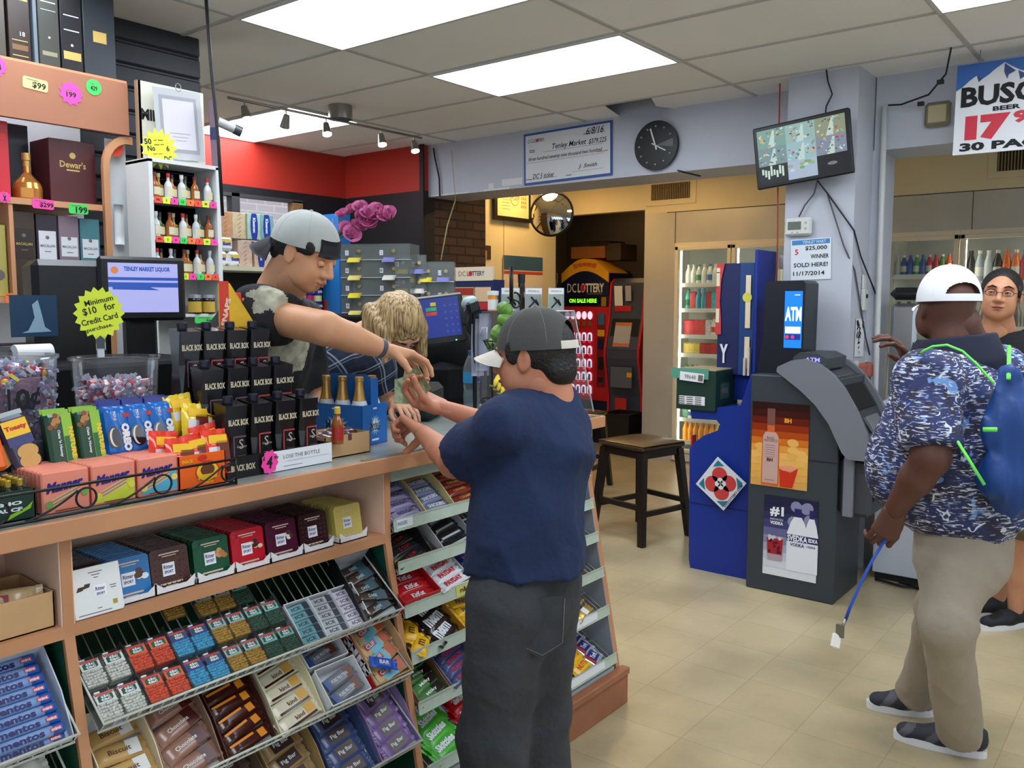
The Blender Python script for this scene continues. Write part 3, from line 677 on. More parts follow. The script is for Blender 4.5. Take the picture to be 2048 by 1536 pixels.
put('clifblue',lambda:wrapper(.06,.034,.012,M_('film_royal',(30,80,180),.35),'BAR',PAPER,.012,.03),bask(1.60,B2,.05,.050) @ RZ(-30),'energy_bar','small royal blue bar lying across the tan energy bars','energy bar')
# ---- third basket
B3 = .285
for x,fl,cl,lab in ((1.62,(132,104,158),(150,126,176),'purple'),(1.46,(70,86,130),(60,78,120),'slate blue'),(1.30,(160,130,90),(170,140,90),'tan'),(1.14,(90,70,60),(110,90,70),'brown')):
    carton(x,B3,.15,.25,.02,.06,M_('carton_fig_'+lab.split()[0],cl,.55),WH,'%s display carton of fig bars on the third basket' % lab)
    for j in range(5):put('fig_'+lab,lambda fl=fl,lab=lab:wrapper(.10,.05,.018,M_('film_fig_'+lab.split()[0],fl,.25),'Fig Bar',PAPER,.014,.05,band=[(0,0,.065,.036,M_('fig_brown',(66,46,40),.35))]),bask(x,B3,.03+j*.046,.008+.004*j) @ RZ(8+jit(4)),'fig_bar','brown fig bar with %s wrapper ends' % lab,'fig bar',lab+' fig bars')
# ---- mentos at the left
b = opentray(.30,.20,.02,.06,M_('carton_mint_white',(206,214,224),.5),hs=.055)
tag(b.build('display_carton',M=bask(.62,BF,.004,.002)),'white carton of mint rolls at the left edge','carton')
def mentos():
    b = MB(); m = M_('roll_lightblue',(134,164,214),.3); b.tube([(-.065,0,.011),(.065,0,.011)],.011,m,12); b.tube([(.045,0,.011),(.068,0,.011)],.0113,M_('roll_blue',(40,96,180),.3),12)
    b.push(T(-.012,-.004,.0117+.0095) @ RX(16)); b.text('mentos',0,0,.013,M_('roll_navy',(26,22,90),.4),.0006,w=.08,bold=.04); b.pop()
    b.push(T(.050,-.003,.0117+.0098) @ RX(12)); b.rect(0,0,.022,.008,M_('roll_red',(206,60,70),.4),.0008); b.text('mint',0,0,.006,PAPER,.0014,w=.018,bold=.03); b.pop(); return b
for j in range(8):
    for lay in range(2):put('mentos',mentos,bask(.685,BF,.016+j*.0235+lay*.01,.004+lay*.019),'mint_roll','light blue roll of chewy mints, %s layer of the pile at the left' % ('lower','upper')[lay],'mint roll','mint rolls in the left carton')
carton(.60,B2,.16,.2,.02,.05,M_('carton_cream'),WH,'pale carton at the lower left edge with green print')
for j in range(4):put('greenbar',lambda:wrapper(.12,.04,.018,M_('film_pale',(222,222,210),.3),'mint',M_('ink_green',(30,90,50),.4),.014,.05),bask(.68,B2,.03+j*.044,.008),'snack_bar','pale bar with green lettering at the lower left','snack bar','pale green-lettered bars')
# cubby carton at left with kraft tray
b = opentray(.25,.16,.075,.08,CARD,hs=.078)
b.push(RX(90)); b.disc((-.01,.058,.001),.009,M_('cut_hole',(90,62,44),.8)); b.rect(-.01,.069,.018,.014,M_('cut_hole'),.0011); b.pop()
tag(b.build('display_carton',M=T(.655,1.815,.880)),'plain kraft cardboard tray with finger notch in the left cubby','carton')
for k,(x,y,z,rz) in enumerate(((.64,1.85,.935,12),(.72,1.87,.930,-20),(.66,1.90,.948,30),(.60,1.93,.99,5))):
    put('cookie',lambda:wrapper(.09,.06,.03,M_('film_cookie',(198,168,124),.2),None,None,band=[(-.02,0,.03,.03,M_('film_heart',(150,50,70),.4))]),T(x,y,z) @ RZ(rz) @ RX(60),'cookie_pack','clear wrapped cookie packet with a plum heart in the kraft tray','cookie pack','cookie packets')
# ---- right rack products
def rk(x,z,yy,up=.004):return tray_frame(x,z,yy,TT,up)
def rcarton(x,k,w,d,hf,hb,c,lab,inner=None,txt=None,tc=None,hs=None):
    b = opentray(w,d,hf,hb,M_('rc_%d_%d_%d' % c,c,.5),inner or M_('kraft_inner'),hs=hs or hb*.9)
    if txt:b.push(RX(90)); b.text(txt,0,hf/2,hf*.55,tc or PAPER,.001,w=w*.6,bold=.04); b.pop()
    return tag(b.build('display_carton',M=rk(x,TRAYS[k],0,.001)),lab,'carton')
def bars(x,k,n,key,mk,lab,cat,grp,dy=.034,y0=.02,up=.006,rz=0,j_=4,dz=.003,name='candy_bar'):
    for j in range(n):put(key,mk,rk(x,TRAYS[k],y0+j*dy,up+dz*j) @ RZ(rz+jit(j_)),name,lab,cat,grp)
rcarton(1.79,0,.13,.19,.022,.05,(150,140,160),'violet-white carton of nougat bars, left end of the top rack tray')
bars(1.79,0,5,'nougat',lambda:wrapper(.105,.034,.02,M_('film_violetwhite',(150,140,176),.25),'NOUGAT',M_('ink_navy2',(40,40,110),.4),.014,.07),'violet and white wrapped nougat bar','candy bar','nougat bars',dy=.033,up=.012,rz=4,dz=.006)
rcarton(1.925,0,.13,.19,.03,.06,(222,206,140),'pale yellow carton of almond bars on the top rack tray',txt='ALMOND',tc=M_('ink_navy2'))
bars(1.925,0,4,'almondbar',lambda:wrapper(.105,.034,.02,M_('film_bluegrey',(110,120,150),.25),'SNICKERS',PAPER,.014,.07),'blue-grey candy bar in the pale yellow carton','candy bar','almond bars',up=.006,rz=4)
rcarton(2.065,0,.14,.19,.022,.05,(170,120,80),'brown carton of caramel bars beside the customer',txt='KitKat',tc=RD)
bars(2.065,0,5,'caramel',lambda:wrapper(.12,.030,.016,M_('film_redgold',(130,46,34),.2),'CARAMEL',M_('film_gold'),.010,.06),'thin red and gold caramel bar','candy bar','caramel bars',rz=3,up=.012)
rcarton(1.80,1,.16,.2,.02,.05,(40,36,36),'black carton of dark chocolate bars, left on the second rack tray')
bars(1.80,1,6,'blackbar',lambda:wrapper(.13,.032,.014,M_('film_black',(34,34,38),.15),'5 GUM',M_('film_redtxt',(170,40,40),.3),.012,.05),'glossy black bar with red lettering','candy bar','black bars',rz=14,dz=.002)
rcarton(2.0,1,.15,.2,.022,.05,(206,206,206),'white carton of black and silver gum on the second tray')
bars(2.0,1,5,'blacksilver',lambda:wrapper(.12,.034,.014,M_('film_black'),None,None,band=[(0,-.008,.10,.008,M_('film_silver',(180,190,190),.25))]),'black and silver wrapped bar','candy bar','black and silver bars',rz=8)
rcarton(1.795,2,.155,.19,.045,.06,(196,26,34),'red carton of wafer bars on the third rack tray',txt='KitKat',tc=PAPER)
bars(1.795,2,4,'wafer',lambda:wrapper(.12,.04,.016,M_('film_wred',(176,26,34),.25),'KitKat',PAPER,.018,.05),'red wafer bar in the red carton','candy bar','wafer bars',up=.02)
rcarton(1.95,2,.15,.19,.035,.05,(222,222,224),'white carton of red lettered bars on the third tray',inner=WH)
bars(1.95,2,4,'redwhite',lambda:wrapper(.115,.036,.018,M_('film_paperwhite',(226,226,230),.3),'PAYDAY',RD,.018,.085,bold=.06),'white bar with red lettering','candy bar','red lettered bars',rz=9,up=.022)
rcarton(2.09,2,.12,.19,.03,.05,(40,44,110),'navy carton of pink lettered bars against the customer')
bars(2.09,2,4,'navypink',lambda:wrapper(.10,.036,.018,M_('film_navy',(38,44,110),.25),'RUTH',M_('film_pink',(214,100,130),.4),.016,.06),'navy bar with pink lettering','candy bar','navy bars',up=.014)
rcarton(1.78,3,.09,.18,.02,.03,(70,50,40),'dark carton with loose yellow packets, left on the fourth tray')
bars(1.785,3,2,'yellowpk',lambda:wrapper(.07,.05,.018,M_('film_yellow',(232,180,30),.3),'m',M_('brown_ink'),.02,.025),'small yellow candy packet with brown letter','candy packet','yellow packets',dy=.05,rz=35,up=.012,j_=15,name='candy_packet')
bars(1.885,3,4,'mmbrown',lambda:wrapper(.105,.085,.018,M_('film_mmbrown',(36,24,24),.2),'m&m',PAPER,.05,.085,bold=.05,slant=.1),'dark brown packet with large white letters','candy packet','brown letter packets',dy=.045,y0=.04,rz=20,up=.008,dz=.006,name='candy_packet')
rcarton(2.035,3,.14,.19,.03,.04,(232,160,50),'orange carton of butter bars on the fourth tray')
bars(2.035,3,4,'butterf',lambda:wrapper(.11,.036,.018,M_('film_yellow'),'FINGER',M_('ink_navy2'),.016,.07),'yellow candy bar with blue lettering','candy bar','yellow bars',rz=-8,up=.02)
rcarton(1.80,4,.13,.2,.025,.05,(130,96,70),'brown carton of green packets, left on the fifth tray')
bars(1.80,4,4,'greenpk',lambda:wrapper(.11,.036,.018,M_('film_mossgreen',(70,120,60),.25),'Milky',PAPER,.012,.05,band=[(.03,0,.04,.03,M_('film_mmbrown',(36,24,24),.2))]),'green and brown candy bar','candy bar','green and brown bars',rz=10)
rcarton(1.945,4,.15,.2,.03,.05,(130,130,140),'grey carton of red-on-blue bars on the fifth tray')
bars(1.945,4,6,'bluered',lambda:wrapper(.125,.034,.02,M_('film_steelblue',(70,74,120),.25),'PEARSON',M_('film_redtxt2',(200,60,90),.3),.016,.08),'slate blue bar with red lettering','candy bar','slate blue bars',dy=.028,rz=12,up=.016,dz=.004)
rcarton(2.08,4,.11,.2,.02,.05,(176,120,60),'orange-brown carton of toffee bars against the customer')
bars(2.08,4,4,'toffee',lambda:wrapper(.095,.034,.016,M_('film_toffee',(150,60,30),.25),'TOFFEE',M_('film_gold'),.012,.05),'rust brown toffee bar on the fifth tray','candy bar','toffee bars',rz=5)
bars(1.835,5,5,'skgreen',lambda:wrapper(.125,.08,.022,M_('film_green',(70,170,50),.25),'Skittles',PAPER,.026,.09,bold=.05,slant=.2),'bright green candy packet with white lettering','candy packet','green candy packets',dy=.045,y0=.04,rz=14,up=.006,dz=.006,name='candy_packet')
bars(2.0,5,5,'skred',lambda:wrapper(.14,.085,.024,M_('film_red',(190,24,36),.22),'Skittles',PAPER,.032,.11,bold=.06,slant=.2),'bright red candy packet with white lettering','candy packet','red candy packets',dy=.045,y0=.05,rz=12,up=.006,dz=.010,name='candy_packet')
# right of the customer
rcarton(2.60,3,.14,.19,.02,.04,(120,100,90),'carton with toffee rolls right of the customer')
bars(2.62,4,4,'goldroll',lambda:wrapper(.11,.036,.03,M_('film_goldfoil',(206,164,70),.2,metal=.4),None,None,band=[(0,0,.03,.03,PAPER)]),'gold foil roll with white band','candy roll','gold rolls',dy=.045,rz=18,name='candy_roll')
bars(2.55,4,3,'redtwist',lambda:wrapper(.09,.036,.02,M_('film_orangered',(206,70,40),.3),None,None),'orange red wrapped candy bar beside the gold rolls','candy bar','orange red bars',rz=10)
bars(2.66,5,4,'yorkfoil',lambda:wrapper(.075,.07,.02,M_('film_silverfoil',(196,200,206),.2,metal=.5),'York',PAPER,.02,.04,band=[(0,0,.05,.042,M_('film_navy')),(-.028,0,.012,.05,RD)]),'silver foil mint patty with navy badge','mint patty','foil mint patties',dy=.05,y0=.04,rz=15,name='mint_patty')
bars(2.57,5,4,'yellowred',lambda:wrapper(.10,.05,.02,M_('film_yellow'),'NUTS',RD,.02,.06),'yellow packet with red lettering right of the customer','candy packet','yellow red packets',dy=.045,y0=.03,rz=10,name='candy_packet')
bars(2.66,0,3,'brownend',lambda:wrapper(.11,.036,.02,M_('film_cocoa',(80,44,40),.25),None,None),'brown wrapped bar at the right end of the top tray','candy bar','brown end bars')
bars(2.66,1,3,'skyend',lambda:wrapper(.11,.036,.02,M_('film_skyblue',(60,150,206),.3),'AIR',PAPER,.015,.03),'sky blue wrapped bar at the right end of the second tray','candy bar','sky blue end bars')
# ------------------------------------------------------------------ measuring helpers: a sight line of the photo met with a known plane
_F = 1726.5
def _ray(px,py):return _f + (px-1024)/_F*_r - (py-768)/_F*_u
_C = Vector((0,0,CH))
def at(px,py,d):return _C+_ray(px,py)*d
def aty(px,py,Y):r = _ray(px,py); return _C+r*(Y/r.y)
def atx(px,py,X):r = _ray(px,py); return _C+r*(X/r.x)
def atz(px,py,Z):r = _ray(px,py); return _C+r*((Z-CH)/r.z)
def single(b,name,lab,cat,M=None,group=None):return tag(b.build(name,M=M),lab,cat,group)
def one(key,mk,M,name,lab,cat,group=None):return put(key,mk,M,name,lab,cat,group)
NEONY = M_('neon_yellow',(214,232,60),.6); NEONP = M_('neon_pink',(244,70,160),.6); NEONG = M_('neon_green',(70,206,90),.6); NEONO = M_('neon_orange',(246,120,60),.6); NEONR = M_('neon_red',(236,80,60),.6)
def starpoly(r,n=16,k=.80,sx=1,sy=1):return [(sx*(r if i % 2 == 0 else r*k)*cos(pi*i/n),sy*(r if i % 2 == 0 else r*k)*sin(pi*i/n)) for i in range(2*n)]
def star(r,m,lines,n=14,k=.8,sx=1,sy=1,th=.001):
    b = MB(); b.push(RX(90)); b.prism(starpoly(r,n,k,sx,sy),-th,0,m)
    for (t,cx,cy,h,w) in lines:b.text(t,cx,cy,h,INK,.0006,w=w,bold=.03,rot=0)
    b.pop(); return b
# ---- wafer packs
def manner(k):
    lo = [(206,190,160),(206,214,60),(90,176,206)][k]; L2 = [(120,160,80),(226,216,80),(240,214,110)][k]
    def f():
        b = MB(); m = M_('wafer_pink',(232,140,118),.35); W,H,Th = .098,.088,.017
        b.box(-W/2,W/2,0,Th,0,H,m,bev=.003); b.push(RX(90)); z = .0006
        if k:b.poly([(-W*.46,.006),(W*.46,.006),(W*.46,H*.62),(W*.1,H*.42),(-W*.25,H*.28)],M_('wafer_field%d' % k,lo,.4),z)
        b.push(T(-.002,H*.66,.0012)@RZ(6)); b.text('Manner',0,0,.022,M_('wafer_blue',(36,30,130),.4),.0,w=.074,bold=.05,slant=.3); b.pop()
        WF = M_('wafer_cream',(216,190,150),.6)
        for q in range(5):b.push(T(-.002,H*.30+q*.0035,.0008+q*.0002)@RZ(22)); b.rect(0,0,.062,.0028,WF if q % 2 == 0 else M_('wafer_brown',(176,130,90),.6)); b.pop()
        for cx,cy in ((-.036,.02),(.038,.036)):b.disc((cx,cy,.0022),.008,M_('wafer_dot%d' % k,L2,.5),n=10)
        b.rect(0,.006,.05,.002,M_('brown_ink'),.0022); b.pop(); return b
    return f
for k in range(3):
    x = .823+k*.103
    for j in range(8):
        M = T(x,1.832+j*.0182,CT_Z+.001)@RZ(jit(.6))
        one('manner%d' % k,manner(k),M,'wafer_pack',('pink wafer pack with %s picture, front of its row' % ('hazelnut','lemon green','vanilla on blue')[k]) if j == 0 else 'pink wafer pack filed behind the %s front pack' % ('hazelnut','lemon','vanilla')[k],'wafer pack','pink wafer packs on the counter edge')
# ---- orange carton + peanut butter packets
b = opentray(.124,.11,.080,.075,M_('rs_orange',(240,100,24),.4),hs=.078); b.push(RX(90)); z = .0008
b.disc((.012,.036,z),.032,M_('rs_red',(206,50,30),.4),ry=.026); b.disc((.012,.036,z+.0003),.029,M_('rs_yellow',(246,196,40),.4),ry=.022); b.disc((.012,.040,z+.0006),.019,M_('rs_brown',(110,56,26),.5),ry=.014)
b.text("REESE'S",.012,.024,.012,M_('rs_yellow'),z+.001,w=.05,bold=.06); b.text('SNACK',-.04,.066,.008,M_('rs_yellow'),z+.001,w=.03,bold=.03); b.text('CAKES',.012,.010,.006,M_('rs_yellow'),z+.001,w=.03,bold=.03); b.disc((.0,.070,z+.001),.012,M_('rs_red'),ry=.007); b.pop()
b.build('display_carton',M=T(1.139,1.828,CT_Z+.001)); tag(COL.objects[-1],'bright orange carton with round yellow badge behind the black wire rail','carton')
def rpack(c,key):
    def f():
        b = wrapper(.085,.075,.026,M_('film_'+key,c,.2,spec=.7),None,None,band=[(.0,-.012,.05,.034,M_('film_choccups',(116,50,34),.3)),(.0,.012,.022,.030,M_('film_paperwhite')),(.03,0,.02,.05,M_('rs_yellow'))]); return b
    return f
for x,y,z,ry,key,c in ((1.10,1.87,1.16,4,'rorange',(236,60,34)),(1.15,1.875,1.165,-4,'rorange',(236,60,34)),(1.195,1.87,1.17,2,'rorange',(236,60,34)),(1.19,1.90,1.18,-8,'rorange',(236,60,34)),(1.08,1.91,1.175,8,'rorange',(236,60,34))):
    one('rp_'+key,rpack(c,key),T(x,y,z+.012)@RY(ry)@RX(78)@RZ(90),'snack_packet','bright red-orange snack packet standing in the orange carton','snack packet','red-orange snack packets')
for x,y,z,ry in ((1.19,1.95,1.24,8),(1.235,1.955,1.235,16),(1.175,1.985,1.262,-5)):
    one('rp_yel',rpack((240,206,40),'ryellow'),T(x,y,z)@RY(ry)@RX(75)@RZ(90),'snack_packet','yellow snack packet standing behind the red-orange packets','snack packet','yellow snack packets')
b = MB(); b.box(-.05,.05,0,.07,0,.11,M_('rack_grey',(60,62,66),.5)); single(b,'packet_stand','dark stand holding up the yellow snack packets','stand',T(1.165,1.915,CT_Z))
# ---- stand behind with upright packets (cookies and bars)
b = MB(); b.box(.60,1.14,1.99,2.02,CT_Z,CT_Z+.13,M_('rack_grey')); b.box(.60,1.14,1.98,2.02,CT_Z,CT_Z+.06,M_('rack_grey')); single(b,'packet_rack','dark stepped rack holding cookie and bar packets upright','rack')
def oreo():
    b = MB(); m = M_('film_oreo',(20,104,190),.2,spec=.7); W,H,Th = .066,.125,.03
    def fn(sg):
        def g(u,v):
            x = (u-.5)*W; zz = v*H; e = max(0,1-abs(2*u-1)**4)**.5*max(0,1-abs(2*v-1)**8)**.5
            return (x*(1+.03*sin(v*9)),sg*Th/2*e+.002*sin(u*14+v*9)*e,zz)
        return g
    b.sheet(lambda u,v:fn(-1)(u,v),10,14,m); b.sheet(lambda u,v:fn(1)(1-u,v),10,14,m)
    b.box(-W/2,W/2,-.001,.001,H-.002,H+.012,M_('film_oreo_dark',(24,44,130),.25)); b.push(T(0,-Th/2-.0012,0)@RX(90))
    b.disc((-.012,.048,0),.020,M_('film_black'),ry=.026); b.disc((-.015,.048,.0004),.012,M_('film_creamy',(226,222,206),.4),ry=.022); b.disc((-.011,.048,.0008),.011,M_('film_black'),ry=.021)
    b.text('OREO',.014,.046,.020,PAPER,.0014,w=.066,bold=.08,rot=-90); b.rect(.022,.098,.014,.010,M_('film_wred',(200,50,60),.3),.0004); b.text('MINI',-.008,.098,.008,PAPER,.001,w=.02,rot=-90); b.pop(); return b
for k in range(3):
    for j in range(2):one('oreo',oreo,T(1.005+k*.056+.01*j,1.962+j*.035-.008,CT_Z+.075)@RX(-14)@RZ(4),'cookie_packet','bright blue sandwich cookie packet, %s' % (('left','middle','right')[k]+(' of the front three' if j == 0 else ', tucked behind the front one')),'cookie packet','blue cookie packets')
def natv():
    b = MB(); W,H,Th = .056,.115,.024; b.box(-W/2,W/2,-Th/2,Th/2,0,H,M_('film_forest',(18,62,34),.3),bev=.007); b.push(T(0,-Th/2-.0008,0)@RX(90))
    b.rect(.016,H/2,.022,H,M_('film_lime',(140,190,50),.3),.0); b.rect(.012,H*.3,.012,H*.5,M_('film_forest2',(30,100,50),.3),.0004); b.text('NATURE',.022,H*.42,.011,M_('rs_yellow'),.001,w=.07,bold=.04,rot=-90)
    b.text("Oats 'n Honey",-.005,H*.42,.008,PAPER,.001,w=.06,bold=.03,rot=-90); R = random.Random(2)
    for q in range(9):b.disc((-.022+R.random()*.02,H*.72+R.random()*.028,.0006+q*.0001),.006,M_('oat%d' % (q % 2),((180,130,80),(130,86,50))[q % 2],.7),n=7)
    b.pop(); b.box(-W/2,W/2,-.001,.001,H-.001,H+.010,M_('film_lime')); return b
for k in range(2):
    for j in range(2):one('natv',natv,T(.872+k*.064+.006*j,1.952+j*.028-.004,CT_Z+.078)@RX(-14),'granola_packet','dark green and lime granola bar packet, %s' % (('left','right')[k]+(' one in front' if j == 0 else ' one behind')),'granola packet','green granola packets')
def toasty():
    b = MB(); W,H,Th = .058,.12,.024; b.box(-W/2,W/2,-Th/2,Th/2,0,H,M_('film_cracker',(60,62,90),.3),bev=.008); b.push(T(0,-Th/2-.0008,0)@RX(90))
    b.rect(0,H*.76,W*.9,H*.30,M_('rs_yellow'),0); b.text('Toasty',0,H*.76,.013,RD,.0006,w=.046,bold=.05); b.rect(0,H*.52,W*.9,H*.16,M_('film_navy'),.0002)
    for cx,cy in ((.005,.036),(.003,.016)):b.disc((cx,cy,.0006+cy*.01),.022,M_('cracker',(206,160,90),.6),n=16,ry=.016)
    b.pop(); b.box(-W/2,W/2,-.001,.001,H-.001,H+.010,M_('film_silver')); return b
for k in range(2):one('toasty',toasty,T(.802-k*.05,1.95+k*.02,CT_Z+.082)@RX(-16)@RY(-12),'cracker_packet','yellow and navy cracker packet, %s' % ('leaning beside the granola packets','half hidden behind the first')[k],'cracker packet','yellow navy cracker packets')
b = MB(); b.box(-.03,.03,-.012,.012,0,.11,M_('film_orangebright',(240,110,40),.3),bev=.008); single(b,'cracker_packet','orange cracker packet at the left edge of the picture','cracker packet',T(.725,1.94,CT_Z+.085)@RX(-14)@RY(-6))
# small glasses row of clear cups behind first wafer row
for j in range(6):
    b = MB(); b.lathe([(.010,0),(.013,.05),(.0135,.052)],CLEAR,10); single(b,'plastic_tube','small clear plastic tube standing left of the wafer packs','tube',T(.745,1.855+j*.02,CT_Z+.03),'clear tubes')
# ---- box of gold capped minis
b = opentray(.17,.11,.062,.062,M_('jg_green',(22,52,40),.4)); b.push(RX(90)); b.text('JALAPENO',0,.036,.010,PAPER,.0008,w=.12,bold=.05); b.text('HOT SAUCE',.01,.024,.008,PAPER,.0008,w=.10,bold=.05); b.poly([(.03,.004),(.075,.022),(.08,.036),(.068,.026),(.03,.012)],M_('film_lime'),.0008); b.disc((-.03,.050,.0006),.014,M_('jg_ring',(120,150,120),.4)); b.disc((-.03,.050,.0009),.011,M_('jg_green')); b.pop()
single(b,'bottle_carton','dark green carton full of small gold capped bottles','carton',T(.675,1.83,CT_Z+.001))
def mini():
    b = MB(); b.lathe([(0,.002),(.009,.002),(.0095,.05),(.006,.062),(.005,.068)],M_('mini_dark',(40,44,30),.2),10); b.lathe([(.0062,.066),(.0065,.078),(.005,.080),(0,.080)],M_('gold_cap',(206,178,70),.25,metal=.7),10); return b
for i in range(7):
    for j in range(4):one('mini',mini,T(.603+i*.0225,1.845+j*.0225,CT_Z+.004),'mini_bottle','tiny gold capped dark bottle in the green carton','bottle','gold capped minis')
# ---- black wire rail on the counter edge
BW = M_('black_wire',(26,24,26),.4,metal=.3)
b = MB(); y = 1.785
for z in (CT_Z+.006,CT_Z+.064):b.tube([(.2,y,z),(1.20,y,z)],.0032,BW,8)
for x in (.2,.45,1.20):b.tube([(x,y,CT_Z+.002),(x,y,CT_Z+.066)],.003,BW,8); b.tube([(x,y,CT_Z+.006),(x,1.82,CT_Z+.006)],.003,BW,8)
for x in (.46,.66,.83,1.0,1.17):
    cx = x+.012; cz = CT_Z+.034; b.tube([(cx+.021*cos(t*pi/12),y,cz+.021*sin(t*pi/12)) for t in range(24)],.0024,BW,6,closed=True)
    pts = [(x-.11+.0+u*.105,y,CT_Z+.008+.044*(u**1.6)) for u in [k/8 for k in range(9)]]; b.tube(pts,.0024,BW,6)
single(b,'wire_rail','black scrolled wire guard rail along the counter edge','rail')
# ---- boxed wine display
wd_ = thing('wine_display','black stepped cardboard display with white strip, for the wine cartons','display stand',(1.375,1.95,CT_Z))
def PBT(o):return MB(Matrix.Translation(-Vector(o.location)))
WB = M_('wine_black',(20,18,20),.4)
b = PBT(wd_); b.box(1.215,1.54,1.845,1.85,CT_Z,CT_Z+.055,WB); b.box(1.215,1.54,1.85,1.925,CT_Z,CT_Z+.008,WB); b.box(1.195,1.53,1.925,2.005,CT_Z,CT_Z+.095,WB); b.box(1.18,1.51,2.005,2.085,CT_Z,CT_Z+.19,WB)
b.box(1.537,1.54,1.845,1.925,CT_Z,CT_Z+.055,WB); b.push(T(1.262,1.8445,CT_Z+.027)@RX(90)); b.text('BLACK BOX',0,0,.016,M_('wine_cream',(206,196,166),.5),.0005,w=.07,bold=.03); b.pop(); b.build('step_base',wd_)
b = PBT(wd_); b.box(1.325,1.542,1.840,1.844,CT_Z+.002,CT_Z+.054,PAPER); b.push(T(1.44,1.8395,CT_Z+.037)@RX(90)); b.text('LOSE THE BOTTLE',0,0,.010,M_('thin_print'),.0005,w=.12); b.rect(.02,-.012,.14,.0022,M_('pale_print',(196,198,200),.6),.0005); b.rect(-.03,-.025,.06,.0014,M_('thin_print'),.0005); b.pop(); b.build('white_strip',wd_)
s = star(.030,NEONP,[('4',-.001,0,.032,.018),('$',-.019,.008,.012,.006),('99',.018,.012,.009,.013)],n=9,k=.82,sx=.9,sy=1.1); single(s,'price_star','hot pink star price tag reading 4 on the wine display strip','price tag',T(1.335,1.836,CT_Z+.03)@RY(8))
def wine(c):
    def f():
        b = MB(); W,D,H = .060,.060,.172; m = M_('wine_carton',(26,24,26),.22,spec=.6)
        f_ = .012  # faceted carton: chamfered corners pinched in the middle
        def ring(z,w,d,ch):return [(-w/2+ch,-d/2,z),(w/2-ch,-d/2,z),(w/2,-d/2+ch,z),(w/2,d/2-ch,z),(w/2-ch,d/2,z),(-w/2+ch,d/2,z),(-w/2,d/2-ch,z),(-w/2,-d/2+ch,z)]
        R_ = [ring(0,W,D,.002),ring(H*.5,W*.99,D*.99,.012),ring(H,W,D,.002)]
        vs = sum(R_,[]); fs = []
        for i in range(2):
            for k in range(8):fs.append((i*8+k,i*8+(k+1) % 8,(i+1)*8+(k+1) % 8,(i+1)*8+k))
        b.add(vs,fs+[tuple(range(7,-1,-1))],m); b.add([(-W/2,-D/2,H),(W/2,-D/2,H),(W/2,D/2,H+.008),(-W/2,D/2,H+.008)],[(0,1,2,3)],m); b.add([(W/2,-D/2,H),(W/2,D/2,H),(W/2,D/2,H+.008)],[(0,1,2)],m); b.add([(-W/2,-D/2,H),(-W/2,D/2,H),(-W/2,D/2,H+.008)],[(2,1,0)],m); b.add([(-W/2,D/2,H),(W/2,D/2,H),(W/2,D/2,H+.008),(-W/2,D/2,H+.008)],[(1,0,3,2)],m)
        b.push(T(0,-D/2-.0006,0)@RX(90)); b.text('BLACK BOX',.002,H*.76,.016,M_('wine_cream'),.0,w=.055,bold=.03)
        lm = M_('wine_line%s' % c[0],c[1],.4); b.rect(-.012,H*.36,.0035,H*.38,lm,0); b.rect(.005,H*.55,.034,.004,lm,0)
        g = M_('wine_grey',(170,164,156),.5); b.text('S',.008,H*.44,.024,g,.0004,w=.012); b.text('Sauvignon',.009,H*.40,.008,g,.0006,w=.028,slant=.3)
        for q in range(5):b.rect(.009,H*.27-q*.006,.024,.0012,M_('wine_gold',(120,92,50),.5),0)
        b.pop(); return b
    return f
def winecap():
    b = MB(); b.lathe([(.0115,0),(.0125,.004),(.0125,.018),(.011,.020),(0,.020)],M_('cap_navy',(28,26,44),.35),16)
    for k in range(16):b.box(-.0008,.0008,.0123,.0132,.004,.017,_mats['cap_navy'],M=RZ(k*22.5))
    return b
REDL,PUR = ('r',(170,64,66)),('p',(104,74,88))
_wp = {}
for row,(y,z,xs) in enumerate(((1.885,CT_Z+.009,(1.258,1.333,1.408,1.482)),(1.965,CT_Z+.096,(1.247,1.320,1.392,1.463)),(2.045,CT_Z+.191,(1.237,1.306,1.377,1.448)))):
    for k,x in enumerate(xs):
        c = PUR if k < (1 if row != 1 else 2) else REDL
        lab = 'black wine carton with %s line, %s in the %s row' % ('red' if c is REDL else 'purple',('leftmost','second','third','rightmost')[k],('front','middle','top')[row])
        t = thing('wine_carton',lab,'wine carton',group='wine cartons on the stepped display',M=T(x,y,z)@RZ(jit(3)-1))
        if c[0] not in _wp:_wp[c[0]] = wine(c)().mesh('carton')
        if 'cap' not in _wp:_wp['cap'] = winecap().mesh('screw_cap')
        o = bpy.data.objects.new('carton',_wp[c[0]]); COL.objects.link(o); o.parent = t
        o = bpy.data.objects.new('screw_cap',_wp['cap']); COL.objects.link(o); o.parent = t; o.location = (-.008,.0,.1755)
# small bottle beside the wine
t = thing('miniature_bottle','small amber bottle with yellow cap and red label beside the wine cartons','bottle',(1.575,1.853,CT_Z+.045))
b = MB(); b.lathe([(0,0),(.015,0),(.016,.004),(.016,.055),(.012,.068),(.0075,.078),(.0075,.085)],M_('amber_glass',(150,84,34),.08,spec=.7),18); b.build('bottle_glass',t)
b = MB(); b.lathe([(.0088,.085),(.009,.102),(.007,.104),(0,.104)],M_('cap_yellow',(212,180,70),.35),16); b.build('cap',t)
b = MB(); b.lathe([(.0164,.012),(.0164,.048)],M_('label_red2',(170,40,30),.4),18); b.build('label',t)
